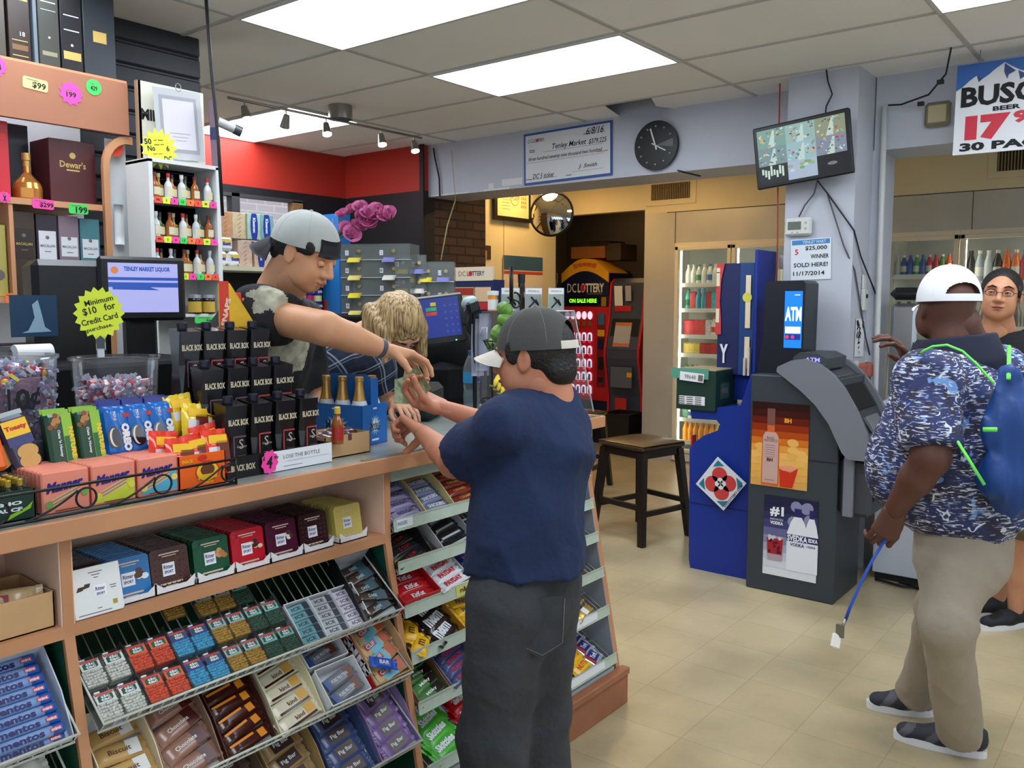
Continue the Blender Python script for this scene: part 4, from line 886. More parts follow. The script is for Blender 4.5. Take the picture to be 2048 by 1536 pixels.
# kraft carton with packets
b = opentray(.168,.115,.062,.066,CARD,hs=.064); b.push(RX(90)); b.rect(.006,.053,.014,.018,M_('packet_plum',(96,60,66),.5),.0006); b.pop(); single(b,'display_carton','plain kraft carton of dark packets at the counter edge before the beer','carton',T(1.632,1.875,CT_Z+.001))
for j in range(3):one('plumpk',lambda:wrapper(.075,.05,.012,M_('film_plum',(96,70,76),.15,spec=.7),'JERKY',PAPER,.01,.03),T(1.605+j*.03,1.915+j*.014,CT_Z+.052+j*.004)@RZ(10+jit(10))@RX(10),'snack_packet','flat plum coloured packet lying on top in the kraft carton','snack packet','plum packets')
# ---- six pack of beer
sp = T(1.80,2.06,CT_Z+.001)@RZ(10); BLU = M_('beer_blue',(30,100,178),.35)
t = thing('beer_carrier','blue cardboard six-pack carrier with white starburst logo on the counter','beer carrier',M=sp)
b = MB(); w,l,h = .0625,.098,.125
b.box(-w,w,-l,l,0,.002,BLU)
for x0,x1,y0,y1 in ((-w,-w+.002,-l,l),(w-.002,w,-l,l),(-w,w,-l,-l+.002),(-w,w,l-.002,l)):b.box(x0,x1,y0,y1,0,h,BLU)
b.build('carton',t)
b = MB(); b.box(-.0015,.0015,-l,l,.0,.19,BLU); b.box(-w,w,-l-.001,-l+.001,h-.02,h,BLU)
b.add([(-.0016,-l,.19),(-.0016,l,.19),(-.0016,l*.7,.215),(-.0016,-l*.7,.215)],[(0,3,2,1)],BLU); b.add([(.0016,-l,.19),(.0016,l,.19),(.0016,l*.7,.215),(.0016,-l*.7,.215)],[(0,1,2,3)],BLU)
b.box(-.018,.018,-l-.0005,-l+.0015,h,.205,BLU); b.build('handle',t)
LG = M_('beer_white',(206,222,236),.4)
for M in (T(-w-.0008,.0,.06)@RZ(-90)@RX(90),T(0,-l-.0012,.06)@RX(90)):
    b = MB(); b.push(M); sq = .85 if M[0][3] > -.03 else 1.5; b.poly(starpoly(.034,14,.62,sq,1.0),M_('beer_burst',(120,170,214),.4),0); b.poly(starpoly(.024,14,.7,sq*1.1,.9),LG,.0004); b.text('Modelo',0,0,.034,M_('beer_ink',(30,50,70),.4),.0008,w=.055*sq,bold=.02); b.rect(0,-.045,.04*sq,.006,LG,.0004); b.rect(0,.052,.022*sq,.005,LG,.0004); b.pop(); b.build('printed_logo',t)
def beer():
    b = MB(); b.lathe([(0,0),(.0285,0),(.0295,.005),(.0295,.095),(.026,.115),(.0155,.150)],M_('beer_glass',(96,60,20),.06,spec=.7),18); return b
def beerfoil():
    b = MB(); b.lathe([(.0205,.133),(.0165,.150),(.0128,.178),(.0122,.192),(.0138,.194),(.0140,.204),(.012,.207),(0,.207)],M_('gold_foil',(206,160,92),.3,metal=.6),18); return b
def beerneck():
    b = MB(); b.lathe([(.0275,.112),(.0208,.134)],M_('neck_label',(206,212,216),.4),18); b.lathe([(.0277,.110),(.0274,.1125)],M_('gold_foil'),18); return b
t0 = None
for i in (0,1):
    for j in range(3):
        M = sp@T(-.0315+i*.063,-.065+j*.065,.003)
        lab = 'gold foil beer bottle in the %s row of the carrier, %s' % (('left','right')[i],('nearest','middle','farthest')[j])
        if t0 is None:
            t0 = thing('beer_bottle',lab,'beer bottle',group='beer bottles in the carrier',M=M); beer().build('bottle_glass',t0); beerfoil().build('foil_neck',t0); beerneck().build('neck_label',t0)
        else:dup(t0,M,lab)
# ---- candy tubs
def tub(x,y,r,h,lab,text=None):
    t = thing('candy_tub',lab,'tub',(x,y,CT_Z+.001)); b = MB(); b.lathe([(0,.002),(r*.82,.002),(r*.84,.006),(r,h-.01),(r+.005,h-.008),(r+.005,h),(r-.002,h),(r-.004,h-.01)],CLEAR,40); b.build('tub_wall',t)
    if text:
        b = MB(); a0 = -28
        for ch,dz in zip(text,(-55,-42,-29)):
            a = radians(dz-50); rr = r*.985; b.push(T(rr*cos(a),rr*sin(a),h*.70)@RZ(degrees_(a)+90)@RX(90)); b.text(ch,0,0,.05,INK,.006,w=None if ch != '1' else .006,bold=.03); b.pop()
        b.build('marker_price',t)
    return t
def degrees_(a):return a*180/pi
tub(.838,2.165,.118,.315,'big clear tub full of wrapped red and yellow candies, marked 10 cents','10¢')
tub(1.108,2.16,.104,.30,'clear tub with only a shallow layer of pink and white wrapped candies')
def candy(c,c2):
    def f():
        b = MB(); b.sphere((0,0,0),.0105,M_('cdy_%d%d%d' % c,c,.35),n=8,k=6,sc=(1.2,1,.8)); m = M_('candy_film',(206,208,224),.25)
        for s_ in (-1,1):
            vs = [(s_*.010,0,0)]; n = 7
            for k in range(n):a = (k/(n-1)-.5)*2.0; vs.append((s_*(.010+.016*cos(a)),.014*sin(a)*1.3,.003*((k % 2)*2-1)))
            b.add(vs,[(0,k,k+1) for k in range(1,n)]+[(0,k+1,k) for k in range(1,n)],m)
        b.box(-.004,.004,-.0112,.0112,-.0082,.0090,M_('cdy_%d%d%d' % c2,c2,.35)); return b
    return f
CN = [((196,40,46),(226,222,226),'red'),((40,60,150),(230,200,60),'blue'),((226,190,50),(200,40,40),'yellow'),((190,186,206),(140,130,170),'lilac white')]
R = random.Random(11)
for k in range(330):        # a full tub: a ring of candies against the wall and a layer on top
    if k < 285:a = R.uniform(0,2*pi); z = .02+R.random()*.25; rr = .118*(.82+.18*z/.315)-.017-R.random()*.012
    else:a = R.uniform(0,2*pi); rr = .09*sqrt(R.random()); z = .272+R.random()*.02
    c,c2,nm = CN[(0,3,2,3,1,3,3,0)[k % 8]]
    one('cd'+nm,candy(c,c2),T(.838+rr*cos(a),2.165+rr*sin(a),CT_Z+z)@Euler((R.uniform(-1.5,1.5),R.uniform(-1,1),R.uniform(0,6.28))).to_matrix().to_4x4(),'wrapped_candy','%s twist wrapped candy in the full tub' % nm,'candy',nm+' candies in the full tub')
b = MB(); b.lathe([(0,.01),(.080,.01),(.097,.265),(0,.272)],M_('candy_fill',(120,90,110),.5,var=.8,vscale=60,bump=.6,bscale=70),28); tag(single(b,'candy_filling','candies packed in the middle of the full tub','candies',T(.838,2.165,CT_Z)),kind='stuff')
for k in range(70):
    a = R.uniform(0,2*pi); rr = .082*sqrt(R.random()); z = .19+R.random()*.045
    c,c2,nm = [((214,140,150),(230,226,228),'pink'),((206,200,214),(180,60,70),'white')][k % 2]
    one('ce'+nm,candy(c,c2),T(1.108+rr*cos(a),2.16+rr*sin(a),CT_Z+z)@Euler((R.uniform(-1,1),R.uniform(-1,1),R.uniform(0,6.28))).to_matrix().to_4x4(),'wrapped_candy','%s twist wrapped candy low in the second tub' % nm,'candy',nm+' candies in the second tub')
b = MB(); b.lathe([(0,.01),(.080,.01),(.088,.19),(0,.20)],M_('candy_fill2',(196,176,190),.5,var=.4,vscale=60,bump=.6,bscale=70),28); tag(single(b,'candy_filling','candies at the bottom of the second tub','candies',T(1.108,2.16,CT_Z)),kind='stuff')
# minimum sign in a clip
t = thing('price_sign','yellow starburst sign reading minimum ten dollars for credit card purchase','sign',(1.018,2.05,1.522)); t.rotation_euler = (0,0,radians(-16))
b = MB(); b.push(RX(90)); b.prism(starpoly(.063,18,.84,.9,1.0),-.001,0,NEONY)
for tx,cy,h,w in (('Minimum',.030,.013,.064),('$10   for',.010,.019,.074),('Credit Card',-.014,.014,.082),('purchase.',-.035,.012,.060)):b.push(T(.0,cy,.0008)@RZ(14)); b.text(tx,0,0,h,INK,0,w=w,bold=.015); b.pop()
b.pop(); b.build('star_card',t)
b = MB(); b.box(-.010,.010,-.004,.004,-.088,-.055,CLEAR); b.box(-.007,.007,-.003,.012,-.105,-.085,M_('clip_clear',(190,196,200),.2)); b.build('clip',t)
# flame coloured snack carton behind the wine
FL = M_('flame_yellow',(244,180,40),.4,var=.25,vscale=14); FR = M_('flame_red',(206,60,40),.4)
t = thing('snack_carton','tall flame yellow snack display carton behind the wine','carton',(1.425,2.10,CT_Z+.001))
b = MB(); X0,X1 = -.05,.075
b.box(X0,X1,0,.10,0,.345,FL); b.push(RX(90)); b.prism([(X0,.345),(X1+.01,.345),(X0+.035,.49),(X0,.49)],-.004,0,FL); b.rect(X0+.016,.42,.03,.15,FR,.0008); b.push(T(X0+.02,.41,.0014)@RZ(75)); b.text('SNAPS',0,0,.016,M_('flame_pale',(240,200,180),.5),0,w=.08,bold=.05); b.pop(); b.pop(); b.build('carton_body',t)
for k,(dx,h) in enumerate(((.02,.46),(.045,.47),(.068,.455))):
    b = MB(); b.box(-.009,.009,-.004,.004,-.10,.0,(M_('flame_pinkish',(214,150,140),.4),FR,NEONO)[k],bev=.002); single(b,'snack_stick',('pink snack stick in the flame carton','red snack stick sticking up highest in the flame carton','orange snack stick at the right of the flame carton')[k],'snack stick',T(1.425+dx,2.15,CT_Z+h-.005))
def FX(X,Y,Z,rz=0):return frame((X,Y,Z),(0,-1,0),(0,0,1)) @ RY(rz)
def FY(X,Y,Z,rz=0):return frame((X,Y,Z),(1,0,0),(0,0,1)) @ RY(rz)
def part(b,name,t):return b.build(name,t)
# ------------------------------------------------------------------ liquor shelf at the left
t = thing('liquor_shelf','orange wooden liquor shelf with white lit back behind the till','shelf',(1.4,3.6,0))
b = PBT(t); b.box(.6,1.84,3.395,3.42,2.213,2.415,M_('header_laminate',(160,106,78),.5,var=.1,vscale=4)); b.build('header_board',t)  # darker copy of the laminate colour, offsets the strong light falling here
SHW = M_('shelf_white',(226,228,230),.5)
b = PBT(t); b.box(.6,1.72,3.40,3.72,1.905,1.928,WOOD); b.build('shelf_board',t); b = PBT(t); b.box(.6,1.45,3.40,3.72,1.545,1.568,WOOD); b.build('shelf_board',t); b = PBT(t); b.box(.6,1.84,3.40,3.80,2.405,2.425,WOOD); b.build('top_board',t)
b = PBT(t); b.box(.6,1.80,3.72,3.74,1.2,2.405,SHW); b.box(1.375,1.39,3.405,3.72,1.568,1.905,WOOD); b.build('back_board',t)
b = PBT(t); pts = [(1.735,1.2),(1.735,2.08)]+[(1.735+.10*(1-cos(a)),2.08+.13*sin(a)) for a in [k*pi/12 for k in range(7)]]+[(1.86,2.21),(1.86,2.18),(1.835,2.18)]+[(1.76+.08*(1-cos(a)),2.08+.10*sin(a)) for a in [k*pi/12 for k in range(5,-1,-1)]]+[(1.76,1.2)]
b.push(frame((0,3.41,0),(1,0,0),(0,0,1))); b.prism(pts,-.02,0,WOOD); b.pop(); b.build('arched_post',t)
def lbox(x0,x1,h,c,mkf,name,lab,y=3.43,z=1.568,d=.085,grp=None):
    b = MB(); w = x1-x0; m = M_('lb_%d%d%d' % c,c,.35); b.box(-w/2+.001,w/2-.001,0,d,0,h,m,bev=.002); b.push(RX(90)); mkf(b,w,h); b.pop(); return single(b,name,lab,'liquor box',T((x0+x1)/2,y,z),grp)
LS = M_('label_silver',(206,208,212),.4); LGd = M_('label_gold',(190,160,90),.4)
def mac(lm,big=True):
    def f(b,w,h):
        b.rect(0,h*.62,w*.8,h*(.36 if big else .24),lm,.0008); b.text('MACALLAN',0,h*(.62),.010,(M_('thin_print') if lm is LS else LGd),.0014,w=w*.68,bold=.02); b.disc((0,h*.72,.0012),.007,M_('thin_print'))
        b.rect(0,h*.55,w*.3,.003,M_('thin_print'),.0012)
    return f
lbox(1.392,1.475,.315,(58,44,32),mac(M_('lb_brown2',(44,34,26),.4)),'whisky_box','dark brown whisky box with gold lettering, first of the four under the shelf',grp=None)
lbox(1.478,1.557,.31,(46,34,46),mac(LS),'whisky_box','dark plum whisky box with large white label, second of the four')
lbox(1.560,1.638,.31,(128,106,118),mac(LS,False),'whisky_box','mauve whisky box with white label, third of the four')
lbox(1.641,1.720,.305,(64,118,126),mac(LS,False),'whisky_box','teal whisky box with white label, last of the four')
lbox(1.31,1.372,.26,(176,168,90),lambda b,w,h:b.disc((0,h*.3,.001),.02,M_('thin_print')),'whisky_box','olive yellow bottle box at the left edge of the shelf')
lbox(1.555,1.735,.245,(74,26,30),lambda b,w,h:(b.text("Dewar's",0,h*.62,.026,LGd,.001,w=.10,bold=.02),b.disc((0,h*.76,.001),.012,LGd),b.rect(0,h*.53,.05,.006,LGd,.001)),'whisky_box','wide dark red presentation box with gold lettering',z=1.929,y=3.47,d=.16)
lbox(1.30,1.415,.28,(190,36,50),lambda b,w,h:b.rect(0,h*.8,w*.8,.02,M_('rs_red'),.001),'whisky_box','bright red box at the left edge of the upper shelf',z=1.929,y=3.47,d=.12)
lbox(1.425,1.54,.30,(40,44,56),lambda b,w,h:None,'whisky_box','dark navy box standing behind the gold bottle',z=1.929,y=3.60,d=.09)
t = thing('whisky_bottle','gold and copper onion shaped bottle with tall neck on the shelf','bottle',(1.485,3.50,1.929))
b = MB(); b.lathe([(0,0),(.046,0),(.05,.01),(.052,.045),(.046,.066),(.028,.085),(.013,.105),(.012,.135)],M_('copper_gold',(206,140,70),.18,metal=.7),24); b.build('bottle_glass',t)
b = MB(); b.lathe([(.0125,.13),(.013,.15),(.016,.152),(.016,.178),(0,.18)],M_('gold_foil'),18); b.build('stopper',t)
t = thing('shelf_light','slim white strip light under the orange header of the liquor shelf','strip light',(1.3,3.60,2.385)); b = MB(); b.box(-.6,.42,-.03,.03,0,.018,SHW); b.build('housing',t); b = MB(); b.box(-.58,.40,-.022,.022,-.006,0,M_('strip_glow',(250,250,255),.4,em=(235,240,255),ems=9)); b.build('tube',t)
# tall dark boxes on top
def tall(x0,x1,h,c,lab,mk,y=3.47,d=.10):lbox(x0,x1,h,c,mk,'spirits_box',lab,z=2.426,y=y,d=d)
tall(1.33,1.425,.33,(66,60,50),'dark olive spirits box at the top left corner',lambda b,w,h:b.rect(0,.2,w*.5,.1,M_('lb_dim',(90,82,66),.5),.001))
tall(1.433,1.512,.33,(44,32,26),'brown patterned spirits box with the number 18 on top of the shelf',lambda b,w,h:(b.rect(0,.24,w*.8,.02,LGd,.001),b.text('18',.01,.11,.016,PAPER,.001),b.rect(0,.085,w*.7,.003,LGd,.001),b.rect(0,.06,w*.7,.02,M_('lb_brass',(110,80,50),.4),.001),b.rect(0,.03,w*.7,.003,LGd,.001)))
tall(1.522,1.538,.34,(100,112,122),'narrow grey-blue box edge between two dark boxes',lambda b,w,h:None)
tall(1.540,1.618,.34,(62,64,58),'dark grey-green spirits box with a row of thin lines',lambda b,w,h:(b.rect(0,.25,w*.7,.004,LS,.001),b.rect(0,.22,w*.7,.002,LS,.001),b.rect(0,.06,w*.7,.016,M_('lb_khaki',(130,128,104),.5),.001),b.disc((0,.12,.001),.004,LS)))
tall(1.622,1.705,.34,(30,30,34),'black spirits box with two silver lines and a gold label',lambda b,w,h:(b.rect(0,.22,w*.7,.004,LS,.001),b.rect(0,.165,w*.7,.004,LS,.001),b.rect(0,.07,w*.8,.03,LGd,.001),b.disc((0,.11,.001),.005,LS)))
tall(1.71,1.838,.34,(44,50,56),'wide slate black spirits box with a small gold label',lambda b,w,h:b.rect(0,.165,w*.42,.042,LGd,.001),d=.13)
# price tags on the shelf edges
def ptag(kind,m,tx,x,y,z,lab,w=.07,h=.04,rz=0,ts=.02):
    b = MB(); b.push(RX(90)@RZ(rz))
    if kind == 'star':b.prism(starpoly(w,11,.78),-.0008,0,m)
    elif kind == 'disc':b.prism([(w*cos(k*pi/12),w*sin(k*pi/12)) for k in range(24)],-.0008,0,m)
    else:b.prism([(-w/2+.005,-h/2),(w/2-.005,-h/2),(w/2,-h/2+.005),(w/2,h/2-.005),(w/2-.005,h/2),(-w/2+.005,h/2),(-w/2,h/2-.005),(-w/2,-h/2+.005)],-.0008,0,m)
    b.text(tx,w*.15 if kind == 'card' else 0,-h*.1,ts,INK,.0005,w=min(w*.9,ts*len(tx)*.62),bold=.03)
    if kind != 'small':b.rect(-w*.12,h*.3,w*.5,.003,M_('thin_print'),.0005)
    b.pop(); return single(b,'price_tag',lab,'price tag',T(x,y,z))
Yh = 3.393
ptag('star',NEONP,'104',1.355,Yh,2.385,'pink price tag at the left edge of the orange header',w=.038)
ptag('card',M_('pale_yellow_card',(222,222,130),.6),'$99',1.486,Yh,2.345,'pale yellow price tag reading 99 on the orange header',w=.088,h=.042,rz=-4,ts=.026)
ptag('star',NEONP,'199',1.615,Yh,2.335,'hot pink star price tag reading 199 on the header',w=.046)
ptag('disc',NEONG,'429',1.703,Yh,2.375,'round green price tag reading 429 on the header',w=.030,ts=.018)
ptag('card',NEONP,'$299',1.495,3.398,1.912,'pink price tag reading 299 on the shelf edge',w=.078,h=.036,rz=-2)
ptag('card',NEONG,'199',1.625,3.398,1.905,'green price tag reading 199 on the shelf edge',w=.074,h=.038,ts=.024)
ptag('star',NEONP,'x',1.362,3.398,1.925,'pink star tag cut by the left edge of the picture',w=.022)
ptag('card',NEONP,'/78',1.448,3.398,1.560,'pink price tag on the lower shelf edge beside the till',w=.055,h=.038)
ptag('card',NEONO,'9',1.36,3.398,1.562,'orange price tag on the lower shelf edge at the left edge',w=.03,h=.036)
# papers and post between the shelves
b = MB(); b.box(1.86,1.875,3.36,3.38,1.2,2.43,M_('post_tan',(150,120,92),.6)); single(b,'wall_batten','narrow tan batten beside the notice poster','batten')
SHT = M_('white_sheet',(216,220,222),.6)
b = MB(); b.box(1.77,1.855,3.46,3.462,1.3,2.2,SHT); single(b,'wall_panel','white papered panel between liquor shelf and poster','panel')
b = MB(); b.sheet(lambda u,v:(1.785+.04*u,3.44-.01*sin(u*3),1.78+.16*v),4,4,SHT,thick=.001); single(b,'paper_roll','white paper sheet hanging beside the liquor shelf','paper')
ptag('star',NEONR,'',1.80,3.43,2.16,'red starburst tag beside the arched end of the shelf',w=.035)
# poster, frame, star
b = MB(); b.push(FY(2.0,3.36,2.0)); b.box(-.135,.155,-.28,.43,-.003,0,M_('poster_cream',(206,204,188),.6)); b.text('MIN',-.085,.30,.045,INK,.0008,w=.085,bold=.05)
for q in range(7):b.rect(.0,.17-q*.03,.24,.0016,M_('thin_print'),.0008)
b.rect(-.11,-.02,.006,.2,M_('thin_print'),.0008); b.pop(); single(b,'notice_poster','cream notice poster starting with MIN, behind the framed license','poster')
t = thing('license_frame','clear plastic sleeve with grey bordered license clipped over the poster','frame',(2.01,3.31,2.27))
b = MB(); b.push(FY(0,0,0)@RZ(3)); b.box(-.105,.105,-.14,.14,-.002,0,M_('sleeve_grey',(176,178,180),.3)); b.rect(0,0,.168,.225,M_('cert_border',(150,150,158),.5),.0006); b.rect(0,0,.14,.195,M_('cert_paper',(200,196,202),.5),.0012)
for q in range(3):b.rect(0,-.035-q*.014,.09-.02*q,.0015,M_('thin_print'),.0016)
b.pop(); b.build('certificate',t); b = MB(); b.tube([(.012*cos(a),0,.15+.016*sin(a)) for a in [k*pi/8 for k in range(16)]],.0015,M_('wire_steel',(150,150,150),.3,metal=.8),6,closed=True); b.build('hook',t)
s = MB(); s.push(RX(90)@RZ(8)); s.prism(starpoly(.085,15,.72,.95,.95),-.001,0,NEONY)
for tx,cx,cy,h,w in (('50',-.045,.028,.022,.03),('No',-.035,.002,.022,.032),('6',.035,.0,.022,.014),('DC',.03,-.04,.022,.034),('or less',.0,.033,.006,.04),('size ml',.0,.016,.006,.04),('per bag',-.01,-.02,.006,.04)):s.text(tx,cx,cy,h,INK,.0006,w=w,bold=.03)
s.pop(); single(s,'price_star','yellow green starburst tag hanging over the poster corner','price tag',T(1.878,3.24,2.15))
# pole with bundled cables and grey tube
b = MB(); b.tube([(2.045,3.15,2.79),(2.06,3.15,2.5),(2.083,3.15,2.2),(2.092,3.15,1.9)],.007,M_('cable_black',(24,24,26),.6),8); single(b,'cable_pole','black leaning cable pole hanging from the ceiling beside the license','cable')
b = MB(); b.cyl((2.125,3.25,2.38),(2.135,3.25,2.09),.016,M_('foam_mauve',(110,90,104),.7)); b.cyl((2.129,3.25,2.27),(2.131,3.25,2.22),.0172,M_('tape_blue',(40,44,84),.5)); single(b,'foam_tube','mauve foam tube with blue tape strapped beside the cable','tube')
t = thing('security_camera','small dark bullet camera beside the cable pole under the ceiling','security camera',(2.43,3.6,2.36))
b = MB(); b.cyl((-.05,0,.02),(.03,-.03,-.01),.022,M_('cam_grey',(170,170,170),.4)); b.build('body',t); b = MB(); b.cyl((.02,-.026,-.006),(.05,-.038,-.018),.024,M_('cam_dark',(60,62,66),.3)); b.build('lens_hood',t); b = MB(); b.cyl((-.05,0,.02),(-.08,0.0,.10),.006,_mats['cam_grey']); b.build('bracket',t)
# ---- white rack of miniatures
t = thing('miniature_rack','white rack with four shelves of miniature liquor bottles and neon price tags','rack',(1.965,3.27,1.3))
b = PBT(t); RW = M_('rack_white',(206,208,206),.5)
b.box(1.81,2.12,3.36,3.375,1.2,2.10,RW); b.box(1.805,1.822,3.2,3.37,1.2,2.10,RW); b.box(2.100,2.118,3.2,3.37,1.2,2.10,RW); b.box(1.805,2.118,3.2,3.37,2.09,2.105,RW); b.build('cabinet',t)
tagc = [NEONR,NEONG,NEONY,NEONO,NEONP]
for z in (1.955,1.803,1.66,1.50):
    b = PBT(t); b.box(1.822,2.10,3.20,3.36,z-.012,z,RW); b.build('shelf',t)
    if z > 1.6:
        for q in range(8):
            b = PBT(t); cm = tagc[(q*2+int(z*100)) % 5]; b.box(1.824+q*.0345,1.824+q*.0345+.031,3.197,3.199,z-.022,z+.003,cm); b.push(T(1.839+q*.0345,3.1965,z-.009)@RX(90)); b.text(('99c','2','3','1.5','4','2','79','5')[q],0,0,.009,INK,.0004,bold=.03); b.pop(); b.build('price_tag',t)
def mbot(gc,cc,sh):
    def f():
        b = MB(); g = M_('mg_%d%d%d' % gc,gc,.08,spec=.7)
        if sh == 0:b.lathe([(0,0),(.0155,0),(.016,.05),(.013,.062),(.006,.072),(.006,.088)],g,12)
        else:b.box(-.018,.018,-.010,.010,0,.056,g,bev=.004); b.lathe([(.011,.054),(.006,.066),(.006,.086)],g,12)
        b.lathe([(.0075,.084),(.0078,.100),(0,.101)],M_('mc_%d%d%d' % cc,cc,.35),10); b.box(-.012,.012,-.0165,-.0155,.012,.042,M_('mini_lab',(206,196,160),.5)); return b
    return f
MK = [((150,84,40),(110,36,28)),((96,110,66),(60,60,66)),((190,196,196),(206,206,206)),((186,124,60),(40,40,44)),((200,204,206),(190,40,40)),((170,130,50),(206,190,150))]
for r,z in enumerate((1.955,1.803,1.66)):
    for q in range(9):
        if r == 0 and q in (7,):continue
        i = (q*5+r*2) % 6; gc,cc = MK[i]; cn = ('brown','olive','clear','amber','clear red-capped','golden')[i]
        one('mb%d%d' % (i,q % 2),mbot(gc,cc,q % 2),T(1.842+q*.0290,3.225+(q % 2)*.022,z),'miniature_bottle','%s miniature liquor bottle on the %s shelf of the white rack' % (cn,('top','second','third')[r]),'bottle','miniature bottles in the white rack')
def jar():
    b = MB(); b.lathe([(0,0),(.026,0),(.027,.004),(.027,.058),(.024,.064)],M_('jar_dark',(36,26,22),.15),18); b.lathe([(.0273,.006),(.0273,.05)],M_('jar_label',(190,160,60),.5),18,smooth=True); b.lathe([(.0275,.064),(.0275,.078),(0,.079)],M_('jar_lid',(176,178,180),.3,metal=.6),18); return b
for k in range(2):one('jar',jar,T(1.995+k*.062,3.22,1.50),'jar','dark jar with yellow label and silver lid, %s of the pair under the miniatures' % ('left','right')[k],'jar','yellow labelled jars')
ptag('card',NEONG,'Kyros',2.03,3.19,1.475,'long green price tag under the two jars',w=.11,h=.028,ts=.012)
# ---- till display facing the shop
dm = T(1.50,2.78,1.60)@RZ(-24)
t = thing('till_display','black touch till with bright blue-white screen showing the shop name','till display',M=T(1.545,2.80,1.60)@RZ(-14))
b = MB(); b.box(-.14,.14,0,.03,-.115,.10,BLACK,bev=.01); b.build('bezel',t)
SCR = M_('screen_lilac',(10,10,14),.3,em=(176,180,240),ems=1.0); SB = M_('screen_blue',(10,10,14),.3,em=(50,90,190),ems=.9)
b = MB(); b.push(T(0.002,-.001,-.004)@RX(90)); b.rect(0,0,.225,.165,SCR,0); b.rect(0,.030,.225,.010,SB,.0006); b.rect(0,.010,.225,.016,SB,.0006); b.text('TENLEY MARKET LIQUOR',.012,.062,.018,SB,.0008,w=.15,bold=.05); b.disc((-.092,.058,.0006),.012,M_('screen_orange',(10,10,14),.3,em=(220,140,80),ems=.9)); b.poly([(-.10,.002),(.02,.002),(.05,-.008),(-.1,-.006)],SB,.0006); b.pop(); b.build('screen',t)
b = MB(); b.box(-.33,-.10,.02,.22,-.35,.085,BLACK,bev=.02); b.box(-.05,.05,.03,.10,-.5,-.1,BLACK,bev=.01); b.box(-.16,.14,-.02,.25,-.49,-.30,BLACK,bev=.02); b.build('housing',t)
b = MB(); b.box(-.28,.28,0,.3,0,.16,M_('till_black',(20,20,22),.85,spec=.2),bev=.015); single(b,'cash_register','low black till box behind the candy tubs','cash register',T(1.35,2.28+.35,CT_Z-.01))
b = MB(); b.box(-.25,.25,0,.2,0,.2,M_('bag_black',(24,26,30),.8,bump=.5,bscale=14),bev=.05); single(b,'black_bag','black fabric bag heaped beside the till','bag',T(1.22,3.0,1.21))
t = thing('receipt_printer','grey receipt printer with white paper roll at the left edge','printer',(1.10,2.62,1.36)); b = MB(); b.box(-.06,.07,0,.12,0,.06,M_('printer_grey',(60,62,66),.4),bev=.015); b.build('body',t); b = MB(); b.cyl((-.05,-.005,.04),(.05,-.005,.04),.028,PAPER); b.build('paper_roll',t)
b = MB(); b.box(-.30,.45,0,.5,0,1.36-.0,M_('till_black'),bev=.01); single(b,'back_cabinet','dark low cabinet carrying the till and printer','cabinet',T(1.25,2.58,0))
b = MB(); b.push(RX(90)); b.box(-.07,.07,0,.13,-.004,0,M_('poster_night',(24,60,90),.4)); b.poly([(-.02,.02),(.0,.06),(-.006,.10),(.012,.115),(.02,.08),(.03,.03),(.05,.015),(-.04,.012)],M_('poster_smoke',(140,170,190),.5),.0006); b.pop(); single(b,'poster_card','small dark blue card with a pale smoke cloud beside the till','card',T(1.21,2.85,1.44))
# ------------------------------------------------------------------ back shelf with tissue boxes, rolls and tins
t = thing('back_shelf','cream wall shelf under the window holding paper goods and tins','shelf',(4.3,5.55,0)); CS = M_('shelf_cream',(216,212,186),.5)
for z in (1.80,1.43):b = PBT(t); b.box(3.3,4.95,5.36,5.78,z-.03,z,CS); b.build('shelf_board',t)
b = PBT(t); b.box(3.3,4.95,5.76,5.79,1.0,1.78,M_('shelf_dark_back',(40,40,42),.7)); b.build('back_board',t)
def kleenex(c,lab,M,blue=True):
    b = MB(); b.box(-.058,.058,0,.11,0,.185,M_('kl_%d%d%d' % c,c,.5,var=.2,vscale=30),bev=.002)
    b.push(RX(90))
    if blue:b.prism([(-.02,0)]+[(-.02-.012*sin(pi*k/8),.185*k/8) for k in range(1,8)]+[(-.02,.185),(.02,.185)]+[(.02+.012*sin(pi*k/8),.185*(8-k)/8) for k in range(1,8)]+[(.02,0)],0,.0008,M_('kl_blue',(30,60,150),.4)); b.text('Kleenex',.0,.10,.024,PAPER,.0014,w=.11,rot=-90,bold=.04)
    else:
        for q in range(6):b.push(T(0,.02+q*.03,.001)@RZ(40)); b.rect(0,0,.03,.004,M_('kl_rust',(160,90,50),.5)); b.pop()
    b.pop(); return single(b,'tissue_box',lab,'tissue box',M)
x0 = 3.60
kleenex((190,140,100),'rust patterned tissue box standing leftmost on the stack',T(3.50,5.42,2.0),False); kleenex((196,148,108),'rust patterned tissue box, second on the stack',T(3.62,5.42,2.0),False)
kleenex((206,186,150),'tan zigzag tissue box beside the blue banded pair',T(3.735,5.42,2.0),False); kleenex((170,196,176),'tissue box with blue band, left of the blue banded pair',T(3.845,5.40,2.0)); kleenex((120,170,170),'teal tissue box with blue band, right of the pair',T(3.955,5.40,2.0))
kleenex((206,176,150),'tissue box with blue band lying under the pair',T(3.90,5.40,1.802)); kleenex((206,180,160),'rust tissue box in the lower layer beside the paper rolls',T(3.77,5.41,1.802),False)
def scott():
    b = MB(); b.box(-.055,.055,0,.11,0,.105,M_('roll_white',(232,232,236),.6),bev=.02); b.push(T(0,-.001,.055)@RX(90)); b.rect(0,.014,.075,.028,M_('roll_yellow',(226,190,90),.5),0); b.text('Scott',0,-.004,.026,M_('kl_blue'),.0008,w=.065,bold=.06); b.pop(); return b
